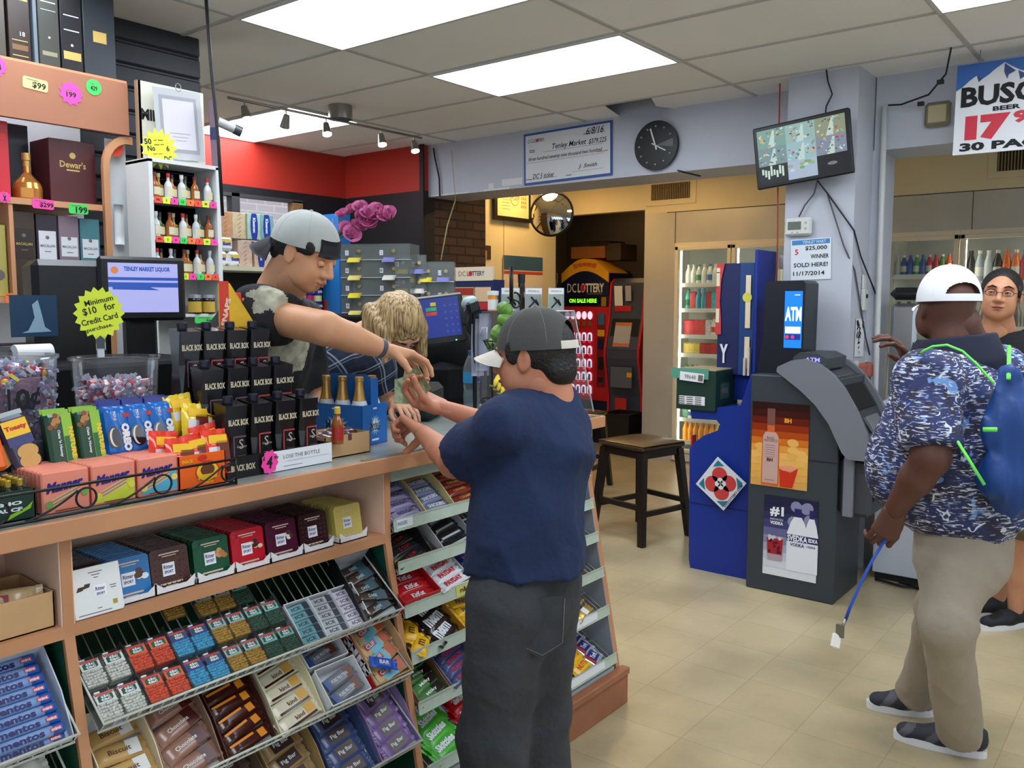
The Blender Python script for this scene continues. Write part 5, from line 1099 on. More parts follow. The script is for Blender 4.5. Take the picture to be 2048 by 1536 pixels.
for k,(x,z) in enumerate(((3.46,1.802),(3.575,1.802),(3.685,1.802),(3.50,1.908),(3.62,1.908))):one('scott',scott,T(x,5.41,z),'paper_roll_pack','white paper roll pack, %s' % ('leftmost in the lower row','middle of the lower row','right end of the lower row','left in the upper row','right in the upper row')[k],'paper roll','paper rolls on the back shelf')
def tin(c):
    def f():
        b = MB(); b.lathe([(0,0),(.036,0),(.036,.108),(.034,.11),(0,.11)],M_('tin_navy',(36,40,120),.35),20); b.lathe([(.0363,.01),(.0363,.055)],M_('tin_%d%d%d' % c,c,.4),20); b.push(T(0,-.0368,.085)@RX(90)); b.text('GOYA',0,0,.02,PAPER,.001,w=.045,bold=.05); b.pop(); return b
    return f
for r,z in enumerate((1.431,1.542)):
    for k,(c,n) in enumerate((((226,196,90),'yellow'),((190,50,110),'magenta'),((206,216,150),'pale'))):one('tin%d' % k,tin(c),T(4.27+k*.077+.0,5.42,z),'food_tin','navy food tin with %s label band, %s layer' % (n,('lower','upper')[r]),'food tin','navy food tins')
one('tinred',lambda:MB().lathe([(0,0),(.04,0),(.04,.13),(0,.13)],M_('tin_red',(130,40,36),.4),20),T(4.52,5.42,1.431),'food_tin','dark red tin right of the navy tins','food tin')
def tiny():b = MB(); b.lathe([(0,0),(.045,0),(.045,.085),(0,.086)],M_('tin_orange',(210,110,50),.4),20); b.lathe([(.0454,.05),(.0454,.08)],M_('rs_yellow'),20); return b
for k in range(2):one('tiny',tiny,T(4.62,5.42,1.431+k*.087),'food_tin','orange and yellow tin, %s of the stacked pair' % ('lower','upper')[k],'food tin','orange tins')
for k in range(4):
    b = MB(); b.box(-.10,.10,0,.12,0,.033,M_('soap_yellow',(232,220,110),.45),bev=.006); single(b,'soap_bar','yellow wrapped bar in the flat stack right of the cashier\'s face, number from below: %s' % ('lowest','second','third','top')[k],'soap bar',T(4.60,5.42,1.802+k*.036-.0),'yellow bars')
# ------------------------------------------------------------------ flowers, blue box, ticket dispensers
b = MB(); b.box(4.5,4.62,5.24,5.44,1.43,2.23,M_('box_blue',(34,110,180),.4)); single(b,'display_box','tall sky blue display box behind the flowers','box')
t = thing('flower_vase','glass vase of pink artificial roses on top of the ticket dispensers','flowers',(3.75,4.42,1.93))
b = MB(); b.lathe([(.035,0),(.04,.01),(.045,.12),(.05,.16)],CLEAR,18); b.build('vase',t)
def rose(c,r):
    b = MB(); m = M_('petal_pink',(214,116,168),.55,var=.25,vscale=30)
    for ring,(n,rr,op) in enumerate(((3,.35,.2),(5,.65,.5),(6,1.0,.8))):
        for k in range(n):
            a = 2*pi*k/n+ring; b.sheet(lambda u,v,a=a,rr=rr,op=op:((rr*r*(.35+.65*op*v))*cos(a+(u-.5)*1.3)*1.0,(rr*r*(.35+.65*op*v))*sin(a+(u-.5)*1.3),r*(.15+.85*v*(1-.45*op))+.1*r*sin(u*pi)),4,4,m)
    return b
ros = rose(0,.070).mesh('rose')
R = random.Random(4)
for k,(px,py) in enumerate(((688,428),(690,455),(705,420),(720,432),(730,445),(735,425),(712,455),(700,468),(752,418),(765,425),(778,432),(722,415),(740,440))):
    P = at(px,py,5.55+R.uniform(-.08,.08)); o = bpy.data.objects.new('rose',ros); COL.objects.link(o); o.parent = t
    o.location = P-Vector(t.location)-Vector((0,0,.02)); o.rotation_euler = (R.uniform(.6,1.2),R.uniform(-.4,.4),radians(-52)+R.uniform(-.6,.6)); s_ = R.uniform(.75,1.1); o.scale = (s_,s_,s_)
b = MB(); 
for k,(px,py) in enumerate(((700,470),(720,450),(760,430),(735,440),(690,455))):P = at(px,py,5.58)-Vector(t.location); b.tube([(R.uniform(-.02,.02),R.uniform(-.02,.02),0),(P.x*.3,P.y*.3,P.z*.6),tuple(P)],.004,M_('stem_green',(96,110,60),.6),6)
b.build('stems',t)
DSP = glassy('dispenser_clear',(226,230,228),.12,.10)
def dispenser(lab,M,w,h,d,rows,nums,tick):
    t = thing('ticket_dispenser',lab,'ticket dispenser',M=M); b = MB(); e = .004
    b.box(-w/2,w/2,0,e,0,h,DSP); b.box(-w/2,-w/2+e,0,d,0,h,DSP); b.box(w/2-e,w/2,0,d,0,h,DSP); b.box(-w/2,w/2,0,d,h-e,h,DSP); b.box(-w/2,w/2,d-e,d,0,h,M_('disp_grey',(110,114,112),.35))
    b.build('acrylic_case',t)
    for r in range(rows):
        z = h*(r+.5)/rows; b = MB(); b.box(-w/2,w/2,-.01,.05,z-h/rows*.42,z-h/rows*.38,M_('disp_edge',(190,196,196),.2)); b.build('shelf',t)
        for k in range(2):
            x = (-.25+.5*k)*w; b = MB(); b.rect(x-w*.16,0,.022,.03,PAPER,0,M=T(0,-.002,z)@RX(90)); b.text(nums[(r*2+k) % len(nums)],x-w*.16,0,.018,INK,.0008,M=T(0,-.002,z)@RX(90)); b.build('number_tag',t)
            b = MB(); b.cyl((x+w*.02,-.012,z+.01),(x+w*.02,0,z+.01),.011,M_('brass_lock',(190,170,120),.3,metal=.7)); b.build('lock',t)
            c = tick[(r*3+k) % len(tick)]; b = MB(); b.sheet(lambda u,v:(x-.05+.08*u,-.01-.05*v,z-.03-.03*v*v),3,4,M_('tk_%d%d%d' % c,c,.4),thick=.001); b.build('ticket',t)
TK = [(226,206,120),(206,200,190),(170,90,90),(226,206,60),(120,120,180),(90,150,110)]
dispenser('large clear acrylic lottery ticket dispenser on the left, four rows high',T(3.66,3.93,1.47)@RZ(-62),.44,.43,.2,4,['A','B','1','2'],TK)
dispenser('clear ticket dispenser box numbered 9, beside the tallest dispenser',T(3.86,3.83,1.60)@RZ(-40),.20,.24,.15,2,['9','10'],TK)
dispenser('clear ticket dispenser box numbered 16 and 22 on the right',T(4.0,3.74,1.52)@RZ(-52),.22,.28,.15,2,['16','22'],TK)
b = MB(); b.box(3.4,4.2,3.4,4.5,0,1.47,M_('till_black'),bev=.01); single(b,'back_cabinet','dark cabinet under the ticket dispensers','cabinet')
def rayframe(px,py,d,dz=0): # upright frame facing the camera position roughly
    P = at(px,py,d); return T(P.x,P.y,P.z+dz)@RZ(math.degrees(math.atan2(P.y,P.x))-90)
# ---- staff till screen at the right
t = thing('till_screen','black staff touch screen with blue keypad page and green light','till screen',M=rayframe(872,640,3.42)@RY(-7)@RX(-8))
b = MB(); b.box(-.115,.115,0,.03,-.10,.10,BLACK,bev=.008); b.build('bezel',t); b = MB(); b.push(T(-.004,-.001,.008)@RX(90)); S2 = M_('screen_deepblue',(6,8,20),.3,em=(34,56,150),ems=.8); b.rect(0,0,.20,.155,S2)
for i in range(3):
    for j in range(5):b.disc((.045+i*.022,.045-j*.026,.0006),.005,M_('key_blue',(10,12,30),.3,em=(70,90,170),ems=.7),n=10)
for i,(cx,cy,c) in enumerate(((.0,.055,(220,200,60)),(0,.036,(60,190,90)),(0,.018,(220,70,60)),(-.02,.036,(60,160,130)),(-.022,.018,(200,60,50)))):b.rect(cx,cy,.022,.014,M_('key_%d%d%d' % c,(10,10,12),.3,em=c,ems=.7),.0006)
b.pop(); b.build('screen',t); b = MB(); b.disc((.07,-.088,.001),.003,M_('led_green',(10,10,10),.3,em=(60,255,160),ems=3),M=RX(90)); b.build('led',t)
P = at(905,760,3.68); b = MB(); b.sphere((.03,.04,.12),.15,M_('till_black'),sc=(.95,.8,.9)); b.box(-.11,.15,-.08,.12,-.1,.08,M_('till_black'),bev=.03); single(b,'till_stand','rounded black till stand under the staff screen','till stand',T(P.x+.02,P.y+.05,CT_Z+.105))
P = at(862,800,3.25); b = MB(); b.box(-.10,.12,-.07,.07,0,.13,M_('pinpad_dark',(26,40,42),.5),bev=.02); single(b,'till_box','dark green-black box beside the water bottle','box',T(P.x-.02,P.y+.04,CT_Z+.001)@RZ(30))
# ---- water bottle
P = atz(943,822,CT_Z); t = thing('water_bottle','half full clear water bottle with blue label and blue cap on the counter','water bottle',M=T(P.x,P.y,CT_Z+.001)); WT = glassy('bottle_plastic',(232,240,244),.06,.10)
b = MB(); b.lathe([(0,.002),(.028,0),(.033,.006),(.033,.02),(.031,.03),(.033,.04),(.033,.07),(.030,.085),(.033,.10),(.034,.16),(.030,.185),(.018,.215),(.0125,.225),(.0125,.235)],WT,28); b.build('bottle_shell',t); b = MB(); b.lathe([(.0345,.115),(.0345,.158)],M_('label_sky',(60,150,200),.3),28); b.push(T(-.004,-.0352,.137)@RZ(-35)@RX(90)); b.rect(.0,0,.026,.03,M_('label_violet',(80,50,120),.4),.004); b.text('WATER',0,.004,.007,PAPER,.0048,w=.02); b.pop(); b.build('label',t)
b = MB(); b.lathe([(.015,.228),(.015,.244),(0,.245)],M_('cap_bluegrey',(70,96,150),.3),18); b.build('cap',t); b = MB(); b.lathe([(0,.003),(.031,.004),(.031,.086),(0,.087)],glassy('water',(214,228,232),.02,.22),24); b.build('water',t)
# ---- acrylic counter case and what stands on it
t = thing('acrylic_case','clear acrylic counter case with sloping front at the counter end','acrylic case',(2.66,1.98,CT_Z)); b = PBT(t)
x0,x1,y0,y1,zt = 2.55,2.79,1.79,2.15,1.515
b.box(x0,x1-.05,y0+.06,y1,zt-.004,zt,CLEAR); b.box(x0,x1-.05,y0+.055,y0+.06,zt-.02,zt,CLEAR); b.box(x0,x0+.003,y0+.06,y1,CT_Z,zt,CLEAR); b.box(x0,x1,y1-.003,y1,CT_Z,zt,CLEAR)
b.add([(x1-.05,y0+.06,zt),(x1-.05,y1,zt),(x1,y1,CT_Z+.02),(x1,y0,CT_Z+.02)],[(0,3,2,1)],CLEAR); b.add([(x0,y0+.06,zt),(x1-.05,y0+.06,zt),(x1,y0,CT_Z+.02),(x0,y0,CT_Z+.02)],[(0,3,2,1)],CLEAR); b.build('acrylic_shell',t)
b = PBT(t); b.tube([(x0,y0+.06,zt),(x1-.05,y0+.06,zt),(x1,y0,CT_Z+.02)],.003,M_('acrylic_edge',(206,212,214),.15),6); b.tube([(x1-.05,y0+.06,zt),(x1-.05,y1,zt)],.003,_mats['acrylic_edge'],6); b.build('edge',t)
for k,(px,g) in enumerate(((1021,'green'),(1067,'grey'),(1112,'green'))):
    b = MB(); b.push(RX(90)); b.rect(0,.04,.072,.09,glassy('blister',(220,226,228),.1,.35),.0); b.rect(0,.072,.068,.022,PAPER,.001); b.text('iPHONE 5/6',0,.072,.007,M_('thin_print'),.0016,w=.045); b.prism([(-.03,.0),(.0,.005),(.03,.0),(.032,.055),(-.03,.055)],-.012,-.001,M_('pk_'+g,((96,150,90) if g == 'green' else (110,112,112)),.3)); b.tube([(-.02,.01,0),(.01,.04,.004),(.02,.02,.002),(-.01,.05,.002)],.003,INK,6); b.pop()
    P = at(px,612,3.24); single(b,'blister_pack','hanging pack of phone cables, %s of the three on the acrylic case' % ('left','middle','right')[k],'blister pack',T(P.x,P.y,zt+.002)@RZ(-28+(-10,0,6)[k]))
P = at(1043,600,3.33); t = thing('dark_bottle','tall dark brown bottle with black neck standing behind the phone packs','bottle',(P.x,P.y,zt+.001)); b = MB(); b.lathe([(0,0),(.026,0),(.027,.05),(.024,.07),(.013,.09),(.0115,.12)],M_('brown_glass',(40,24,20),.1,spec=.7),20); b.build('bottle_glass',t); b = MB(); b.lathe([(.0135,.105),(.0145,.14),(0,.141)],BLACK,16); b.build('cap',t)
P = at(986,612,3.26); t = thing('pill_bottle','amber pill bottle with white lid on the acrylic case','pill bottle',(P.x,P.y,zt+.001)); b = MB(); b.lathe([(0,0),(.019,0),(.019,.06)],M_('amber_plastic',(226,150,50),.15),20); b.lathe([(.0193,.004),(.0193,.042)],PAPER,20); b.build('bottle_body',t); b = MB(); b.lathe([(.0215,.058),(.0215,.074),(0,.075)],PAPER,20); b.build('lid',t)
P = at(948,625,3.3); t = thing('barcode_scanner','grey and black barcode scanner on its stand beside the acrylic case','barcode scanner',M=T(P.x,P.y,P.z)@RZ(-30)); b = MB(); b.sphere((0,0,.04),.045,M_('scan_teal',(140,160,164),.35),sc=(.75,.9,.6),M=RY(-25)); b.build('head',t); b = MB(); b.box(-.03,.02,-.04,-.01,.0,.05,BLACK,bev=.01,M=RY(-20)); b.box(-.035,-.01,-.02,.02,-.06,.02,BLACK,bev=.01,M=RY(15)); b.cyl((0,0,0),(.01,.02,CT_Z-P.z+.01),.008,BLACK); b.cyl((.01,.02,CT_Z-P.z+.001),(.01,.02,CT_Z-P.z+.012),.04,BLACK); b.build('grip',t)
b = MB(); P = at(958,700,3.32)
for k in range(3):b.sheet(lambda u,v,k=k:(-.03+.05*u+.012*k,-.01*k+.006*sin(v*3),.10*(1-2*v)*1.0+.02*k),2,6,M_('receipt_lilac',(190,192,214),.5),thick=.0008)
single(b,'receipt_papers','sheaf of pale receipts clipped beside the acrylic case','papers',T(P.x,P.y,P.z)@RZ(-30)); 
b = MB(); P = at(966,780,3.3); b.box(-.02,.02,-.012,.012,-.18,.14,CLEAR); b.tube([(-.01,0,.13),(-.005,-.01,.16),(.012,-.01,.16),(.014,0,.10)],.004,M_('hook_white',(214,216,220),.3),8); single(b,'clear_stand','clear plastic stand with white hook beside the water bottle','stand',T(P.x,P.y,CT_Z+.182)@RZ(-30))
# ---- two-tier fruit basket
P = at(1012,790,3.0); bx_,by_ = P.x+.01,P.y; t = thing('fruit_basket','two tier black wire fruit basket with hook on the counter','fruit basket',(bx_,by_,CT_Z)); b = MB()
for zb,r in ((.262,.085),(.055,.095)):
    b = MB()
    for q,(zz,rr) in enumerate(((.045,1),(.02,.85),(0,.55))):b.tube([(r*rr*cos(a),r*rr*sin(a),zb+zz) for a in [k*pi/14 for k in range(28)]],.0022 if q else .003,BW,6,closed=True)
    for k in range(20):a = k*pi/10; b.tube([(r*cos(a),r*sin(a),zb+.045),(r*.85*cos(a),r*.85*sin(a),zb+.02),(r*.55*cos(a),r*.55*sin(a),zb),(0,0,zb)],.0015,BW,5)
    b.build('basket',t)
b = MB(); b.tube([(0,0,.055),(0,0,.40)],.0035,BW,8); b.tube([(.085,0,.30),(.09,0,.39),(.06,0,.44),(0,0,.455)],.003,BW,8); b.tube([(-.085,0,.1),(-.085,0,.30)],.0035,BW,8); b.tube([(.07,-.05,.1),(.07,-.05,.30)],.0035,BW,8)
b.tube([(.02+0,0,.56),(.02,0,.44)],.007,BW,8); b.tube([(.045+.026*cos(a),0,.445+.026*sin(a)) for a in [pi+k*pi/10 for k in range(17)]],.0035,BW,8); b.build('frame',t)
for a in (0,120,240):b = MB(); b.tube([(.05*cos(radians(a)),.05*sin(radians(a)),.055),(.06*cos(radians(a)),.06*sin(radians(a)),.0)],.003,BW,6); b.build('foot',t)
LIM = M_('lime_green',(96,140,56),.4,var=.2,vscale=20,bump=.1,bscale=80)
R = random.Random(8)
for k,(dx,dy,dz) in enumerate(((-.045,-.02,.29),(.0,-.045,.292),(.045,-.01,.29),(.01,.035,.292),(-.04,.03,.29),(-.035,-.035,.325),(.0,.0,.335),(-.04,.01,.335),(.035,.02,.33),(-.025,-.01,.375),(.005,-.02,.37),(-.015,.0,.412))):
    one('lime',lambda:MB().lathe([(0,-.031),(.008,-.030),(.018,-.024),(.025,-.008),(.025,.008),(.018,.022),(.009,.029),(.004,.035),(0,.036)],LIM,14),T(bx_+dx,by_+dy,CT_Z+dz)@Euler((R.uniform(0,3),R.uniform(0,3),0)).to_matrix().to_4x4(),'lime','green lime in the upper wire basket' if k != 11 else 'green lime on the very top of the heap','lime','limes in the upper basket' if k != 11 else None)
for k in range(4):
    b = MB(); pts = []; rs = []
    for i in range(11):u = i/10; pts.append((-.085+.17*u,-.03+k*.016+.01*sin(u*pi),.045*sin(pi*u)**.8+.012*k-.02*u)); rs.append(.004 if i == 0 else (.006 if i == 10 else .0165*min(1,(sin(pi*u)**.45))))
    b.tube(pts,rs,M_('banana_yellow',(236,204,62),.45,var=.1,vscale=12),8); b.tube([pts[0],(pts[0][0]-.018,pts[0][1]+.003,pts[0][2]+.006)],[.0045,.004],M_('banana_tip',(120,110,40),.6),6)
    single(b,'banana','yellow banana in the lower wire basket, %s of the bunch' % ('nearest','second','third','farthest')[k],'banana',T(bx_+.005,by_-.02,CT_Z+.115),'bananas in the lower basket')
b = MB()
for k in range(9):b.box(-.03+jit(.02),.03+jit(.02),-.02,.02,.003+k*.0012,.004+k*.0012,PAPER,M=RZ(jit(40)))
P = atz(880,828,CT_Z); single(b,'ticket_slips','black and white paper slips on the counter by the till','slips',T(P.x,P.y,CT_Z))
# ------------------------------------------------------------------ spotlight rail
t = thing('spotlight_rail','brushed metal ceiling rail with five small spotlights near the red wall','spotlight rail',(3.76,4.35,2.70)); BM = M_('rail_nickel',(150,146,138),.3,metal=.9)
def _rail(px):return atz(px,195+(px-456)*.2093,2.70)
A,B_ = _rail(456),_rail(843); b = PBT(t); b.tube([A,B_],.008,BM,8); b.cyl((3.76,4.34,2.705),(3.76,4.34,2.789),.075,BM,n=28); b.build('bar_and_canopy',t)
LM = M_('lamp_glow',(250,250,245),.4,em=(255,246,226),ems=9)
for k,px in enumerate((485,568,648,758,824)):
    P = _rail(px+4); lit = k in (0,2,3,4); d = Vector(((-.35,0,.2,.1,.1)[k]*-.3-.1,-.35,-1)).normalized()
    if k == 1:d = Vector((.1,.4,-.8)).normalized()
    b = PBT(t); b.cyl(P,P-Vector((0,0,.05)),.004,BM,n=8); q = P-Vector((0,0,.05)); b.cyl(q-d*.02,q+d*.055,.018,BM,r1=.030); s_ = b.build('spotlight',t)
    c = MB(Matrix.Translation(-Vector(t.location))); c.cyl(q+d*.050,q+d*.060,.0285,LM if lit else BM); l = c.build('lamp',s_)
# ------------------------------------------------------------------ beam: check, clock, cables
t = thing('prize_check','large white lottery prize check with blue border on the beam','check',(5.12,3.53,2.585)); b = MB(); M = FX(0,0,0)@RZ(.8)
b.push(M); BC = M_('check_blue',(44,84,150),.5); b.box(-.376,.376,-.183,.183,-.004,0,BC); b.rect(0,0,.72,.335,M_('check_white',(212,214,216),.5),.001)
b.text('DC',-.315,.125,.024,M_('thin_print'),.002); b.text('LOTTERY',-.24,.125,.024,BC,.002,w=.10,bold=.02); b.disc((-.252,.126,.0026),.012,RD)
hand = INK
for tx,cx,cy,h,w,sl in (('6/8/16',.24,.135,.042,.13,.3),('Tenley Market',.02,.062,.042,.27,.25),('$379,225',.26,.06,.034,.13,.2),('three hundred seventy nine thousand two hundred',-.02,-.005,.030,.58,.3),('DC 5 ticket',-.20,-.128,.032,.17,.25),('J. Smith',.18,-.100,.030,.14,.4)):b.text(tx,cx,cy,h*1.15,hand,.002,w=w*1.08,slant=sl,bold=.012)
for cx,cy,w in ((.24,.115,.16),(.05,.037,.50),(-.02,-.028,.66),(-.2,-.148,.24),(.18,-.128,.26)):b.rect(cx,cy,w,.002,M_('thin_print'),.0015)
for cx,cy in ((-.30,.060),(-.30,.048),(.17,.118),(-.33,-.145),(.02,-.148)):b.rect(cx,cy,.05,.006,M_('thin_print'),.0018)
b.rect(.30,-.014,.09,.008,M_('pale_red',(200,140,130),.5),.0018); b.pop(); b.build('printed_board',t)
t = thing('wall_clock','round black wall clock with dotted hours on the beam','clock',(5.115,2.808,2.563)); CF = M_('clock_black',(22,24,24),.35)
b = MB(); b.push(FX(0,0,0)); b.cyl((0,0,0),(0,0,.022),.158,CF,n=48); b.pop(); b.build('face',t)
b = MB(); b.push(FX(0,0,0))
for k in range(12):a = radians(30*k); b.sphere((.122*sin(a),.122*cos(a),.024),.0085,M_('clock_dot',(150,156,156),.2,metal=.4),n=10,k=6)
b.poly([(.0,.0),(.125,.035),(.128,-.02)],M_('clock_wedge',(90,96,94),.4),.0226); b.pop(); b.build('hour_marks',t)
CH_ = M_('clock_hand',(216,220,216),.4)
for a,L_,w,nm in ((-19,.115,.010,'minute_hand'),(118,.085,.007,'hour_hand')):
    b = MB(); b.push(FX(0,0,0)@RZ(-a)); b.box(-w/2,w/2,-.03,L_,.026,.029,CH_); b.pop(); b.build(nm,t)
b = MB(); b.tube([(5.11,4.80,2.76),(5.105,4.78,2.68),(5.11,4.74,2.52),(5.11,4.735,2.38)],.007,M_('cable_black',(24,24,26),.6),6); single(b,'cable','black cable hanging down the left end of the beam','cable')
b = MB(); b.tube([atx(911,400,5.08),atx(895,450,5.05),atx(882,520,4.9)],.005,M_('cord_tan',(176,160,110),.5),6); b.tube([atx(911,400,5.08),atx(905,330,5.09),atx(903,300,5.1)],.003,_mats['cord_tan'],6); single(b,'cable','thin tan cord slanting down in front of the brick','cable')
b = MB(); b.tube([atx(1356,341,5.12),atx(1370,345,5.0),atx(1400,352,5.2)],.006,_mats['cable_black'],6); single(b,'cable','short black cable end sticking out under the beam right of the clock','cable')
for k,px in enumerate((914,936)):
    b = MB(); b.tube([aty(px,405,5.28),aty(px-1,470,5.28),aty(px+1,530,5.28)],.006,_mats['cable_black'],6); single(b,'cable','black wire hanging on the cream wall, %s one' % ('left','right')[k],'cable')
# ------------------------------------------------------------------ cream wall pictures, mirror, lottery signs
t = thing('framed_print','black framed yellowed print high on the cream wall','picture',(6.72,5.28,2.50)); b = MB(); b.push(FY(0,0,0)); b.box(-.28,.28,-.17,.20,0,.025,M_('frame_black',(26,22,20),.35)); b.rect(0,.02,.49,.30,M_('mount_cream',(222,204,150),.5),.026)
b.pop(); b.build('frame',t); b = MB(); b.push(FY(0,0,0)); PR = M_('print_brown',(110,80,50),.6)
for k in range(7):b.rect(-.12,.12-k*.03,.12,.004,PR,.028)
b.disc((.02,.05,.028),.07,PR); b.disc((.02,.05,.0285),.064,_mats['mount_cream'])
for i in range(3):
    for j in range(5):b.rect(.13+i*.03,.14-j*.04,.022,.026,M_('print_rust',(200,140,80),.6),.028)
b.text('MAP',.02,.05,.05,PR,.029,slant=.2); b.pop(); b.build('print',t)
t = thing('convex_mirror','round convex security mirror with black rim on the cream wall corner','mirror',M=T(*atx(1103,428,6.75))@RZ(22)@RY(6)@frame((0,0,0),(0,-1,0),(0,0,1)))
b = MB(); R0 = .205; vs = []
b.lathe([(R0*sin(a),.30*cos(a)-.22) for a in [.0001+k*.05 for k in range(21)]][:1]+[(R0*k/14,.075*(1-(k/14)**2)) for k in range(15)],M_('mirror_glass',(222,226,222),.03,metal=1.0),40); b.build('mirror_dome',t)
b = MB(); b.tube([(R0*cos(a),R0*sin(a),0) for a in [k*pi/24 for k in range(48)]],.011,BLACK,8,closed=True); b.cyl((0,0,-.02),(0,0,-.14),.02,BLACK); b.disc((0,0,-.005),R0,BLACK,n=40); b.build('rim',t)
NAV = M_('lottery_navy',(28,40,86),.45)
t = thing('lottery_slip_stand','blue lottery play slip stand with DC Lottery header and yellow leaflets','slip stand',(4.62,3.96,0)); b = MB(); b.push(FX(-.02,0,0)); b.box(-.19,.19,0,1.70,-.12,0,NAV); b.pop(); b.build('body',t)
b = MB(); b.push(FX(-.025,0,0)); b.box(-.185,.185,1.695,1.79,-.02,0,M_('sign_cream',(226,210,180),.5)); b.text('DC',-.09,1.745,.034,M_('thin_print'),.001); b.text('LOTTERY',.035,1.745,.034,NAV,.001,w=.16,bold=.02); b.disc((-.012,1.745,.0016),.018,RD); b.pop(); b.build('header_sign',t)
b = MB(); b.push(FX(-.03,0,0))
for cx,cy,w,h,c,z in ((-.08,1.42,.22,.46,(206,196,130),0),(-.10,1.62,.24,.05,(170,50,40),.001),(.1,1.6,.15,.10,(226,190,150),0),(.11,1.52,.12,.05,(190,50,50),.001),(.1,1.40,.15,.12,(214,196,150),0),(-.08,1.56,.18,.06,(220,206,150),.001)):b.rect(cx,cy,w,h,M_('leaf_%d%d%d' % c,c,.5),z)
for k in range(9):b.rect(-.08,1.54-k*.035,.16,.002,M_('thin_print'),.002)
b.pop(); b.build('leaflets',t)
t = thing('lottery_poster','cream lottery poster with blue top and red stripe on the cream wall','poster',(6.93,5.29,1.70)); b = MB(); b.push(FY(0,0,0)); b.box(-.33,.31,-.45,.30,0,.01,M_('sign_cream')); b.rect(-.01,.23,.64,.14,M_('poster_steel',(60,92,120),.5),.011); b.rect(-.01,.135,.64,.03,M_('poster_red',(200,70,50),.5),.011); b.text('DC LOTTERY',-.0,-.06,.07,NAV,.012,w=.44); b.pop(); b.build('sheet',t)
# ------------------------------------------------------------------ alcove machines
t = thing('lottery_machine','red and navy lottery ticket vending machine with arched yellow top reading DC Lottery','vending machine',(8.0,5.26,0)); W = .31
VR = M_('vend_red',(190,34,46),.35); VN = M_('vend_navy',(22,28,56),.35); VY = M_('vend_yellow',(226,164,40),.4)
b = MB(); b.push(FX(0,0,0)); b.box(-W,W,.46,1.50,-.55,0,VR,bev=.01); b.box(-W,W,.0,.46,-.55,0,VN); b.pop(); b.build('cabinet',t)
b = MB(); b.push(FX(-.002,0,0)); arch = [(-W,1.50),(W,1.50),(W,1.84)]+[(W*cos(a),1.84+.09*sin(a)) for a in [k*pi/12 for k in range(1,12)]]+[(-W,1.84)]
b.prism(arch,-.5,.0,VN); b.text('DC',-.17,1.70,.10,PAPER,.002,w=.12); b.text('LOTTERY',.08,1.70,.10,PAPER,.002,w=.34,bold=.03); b.rect(-.025,1.70,.05,.075,RD,.003); b.rect(.13,1.635,.2,.010,M_('thin_print'),.002); b.pop(); b.build('name_panel',t)
b = MB(); b.push(FX(-.004,0,0)); n = 12; outer = [(-W+(2*W)*k/n,1.86+.16*sin(pi*k/n)) for k in range(n+1)]; inner = [(-W+(2*W)*k/n,1.755+.13*sin(pi*k/n)) for k in range(n,-1,-1)]
for k in range(n):b.add([(outer[k][0],outer[k][1],0),(outer[k+1][0],outer[k+1][1],0),(inner[n-k-1][0],inner[n-k-1][1],0),(inner[n-k][0],inner[n-k][1],0)],[(3,2,1,0)],VY)
for k in range(n):b.add([(outer[k][0],outer[k][1],0),(outer[k+1][0],outer[k+1][1],0),(outer[k+1][0],outer[k+1][1],-.4),(outer[k][0],outer[k][1],-.4)],[(0,1,2,3)],VY)
for k in range(5):a = -.12+k*.06; b.push(T(a,1.955-(a*a)*1.4,.002)@RZ(-a*90)); b.rect(0,0,.055,.045,M_('vend_orange',(206,110,50),.5),0); b.pop()
b.push(T(0,1.955,.004)); b.text('PLAY YOUR FAVORITE GAMES',0,0,.022,M_('vend_rust',(150,60,20),.5),0,w=.32); b.pop(); b.pop(); b.build('arched_top',t)
LED = M_('led_green_text',(5,10,5),.5,em=(120,255,30),ems=2.2)
b = MB(); b.push(FX(-.006,0,0)); b.box(-.22,.20,1.52,1.60,-.01,0,M_('led_panel',(10,12,12),.3)); b.text('ON SALE HERE',-.02,1.56,.045,LED,.002,w=.36,bold=.03); b.box(.22,.28,1.50,1.60,-.004,.001,M_('vend_tan',(160,120,50),.5)); b.pop(); b.build('message_display',t)
GLW = M_('ticket_window_glow',(220,220,235),.3,em=(235,215,245),ems=.85); TKm = [M_('ticket_%s' % n_,c_,.4) for n_,c_ in (('violet',(130,110,180)),('grey',(120,120,150)),('pink',(200,130,160)))]
b0 = MB(); b0.push(FX(-.004,0,0)); b0.box(-.27,.14,.48,1.46,-.004,0,VR)
b0.pop(); b0.build('ticket_panel',t)
def win(i,j,z0,h):
    b = MB(); b.push(FX(-.012,0,0)); x = -.22+i*.075; b.prism([(x-.028,z0),(x+.028,z0),(x+.028,z0+h*.7)]+[(x+.028*cos(a),z0+h*.7+h*.3*sin(a)) for a in [k*pi/6 for k in range(1,6)]]+[(x-.028,z0+h*.7)],0,.006,GLW)
    b.poly([(x-.018,z0+.004),(x+.018,z0+.004),(x+.014,z0+h*.75),(x-.012,z0+h*.8)],TKm[(i+j) % 3],.0072); b.rect(x,z0-.016,.026,.010,M_('button_red',(255,30,60),.4,em=(255,20,60),ems=1.6),.002); b.pop(); return b
for j in range(5):
    for i in range(5):win(i,j,1.12-j*.145,.095).build('ticket_window',t)
for i in range(5):b = MB(); b.push(FX(-.012,0,0)); b.disc((-.22+i*.075,1.40,.002),.032,GLW,n=16,ry=.045); b.rect(-.22+i*.075,1.31,.036,.05,M_('ticket_price',(120,110,50),.5),.002); b.pop(); b.build('lit_disc',t)
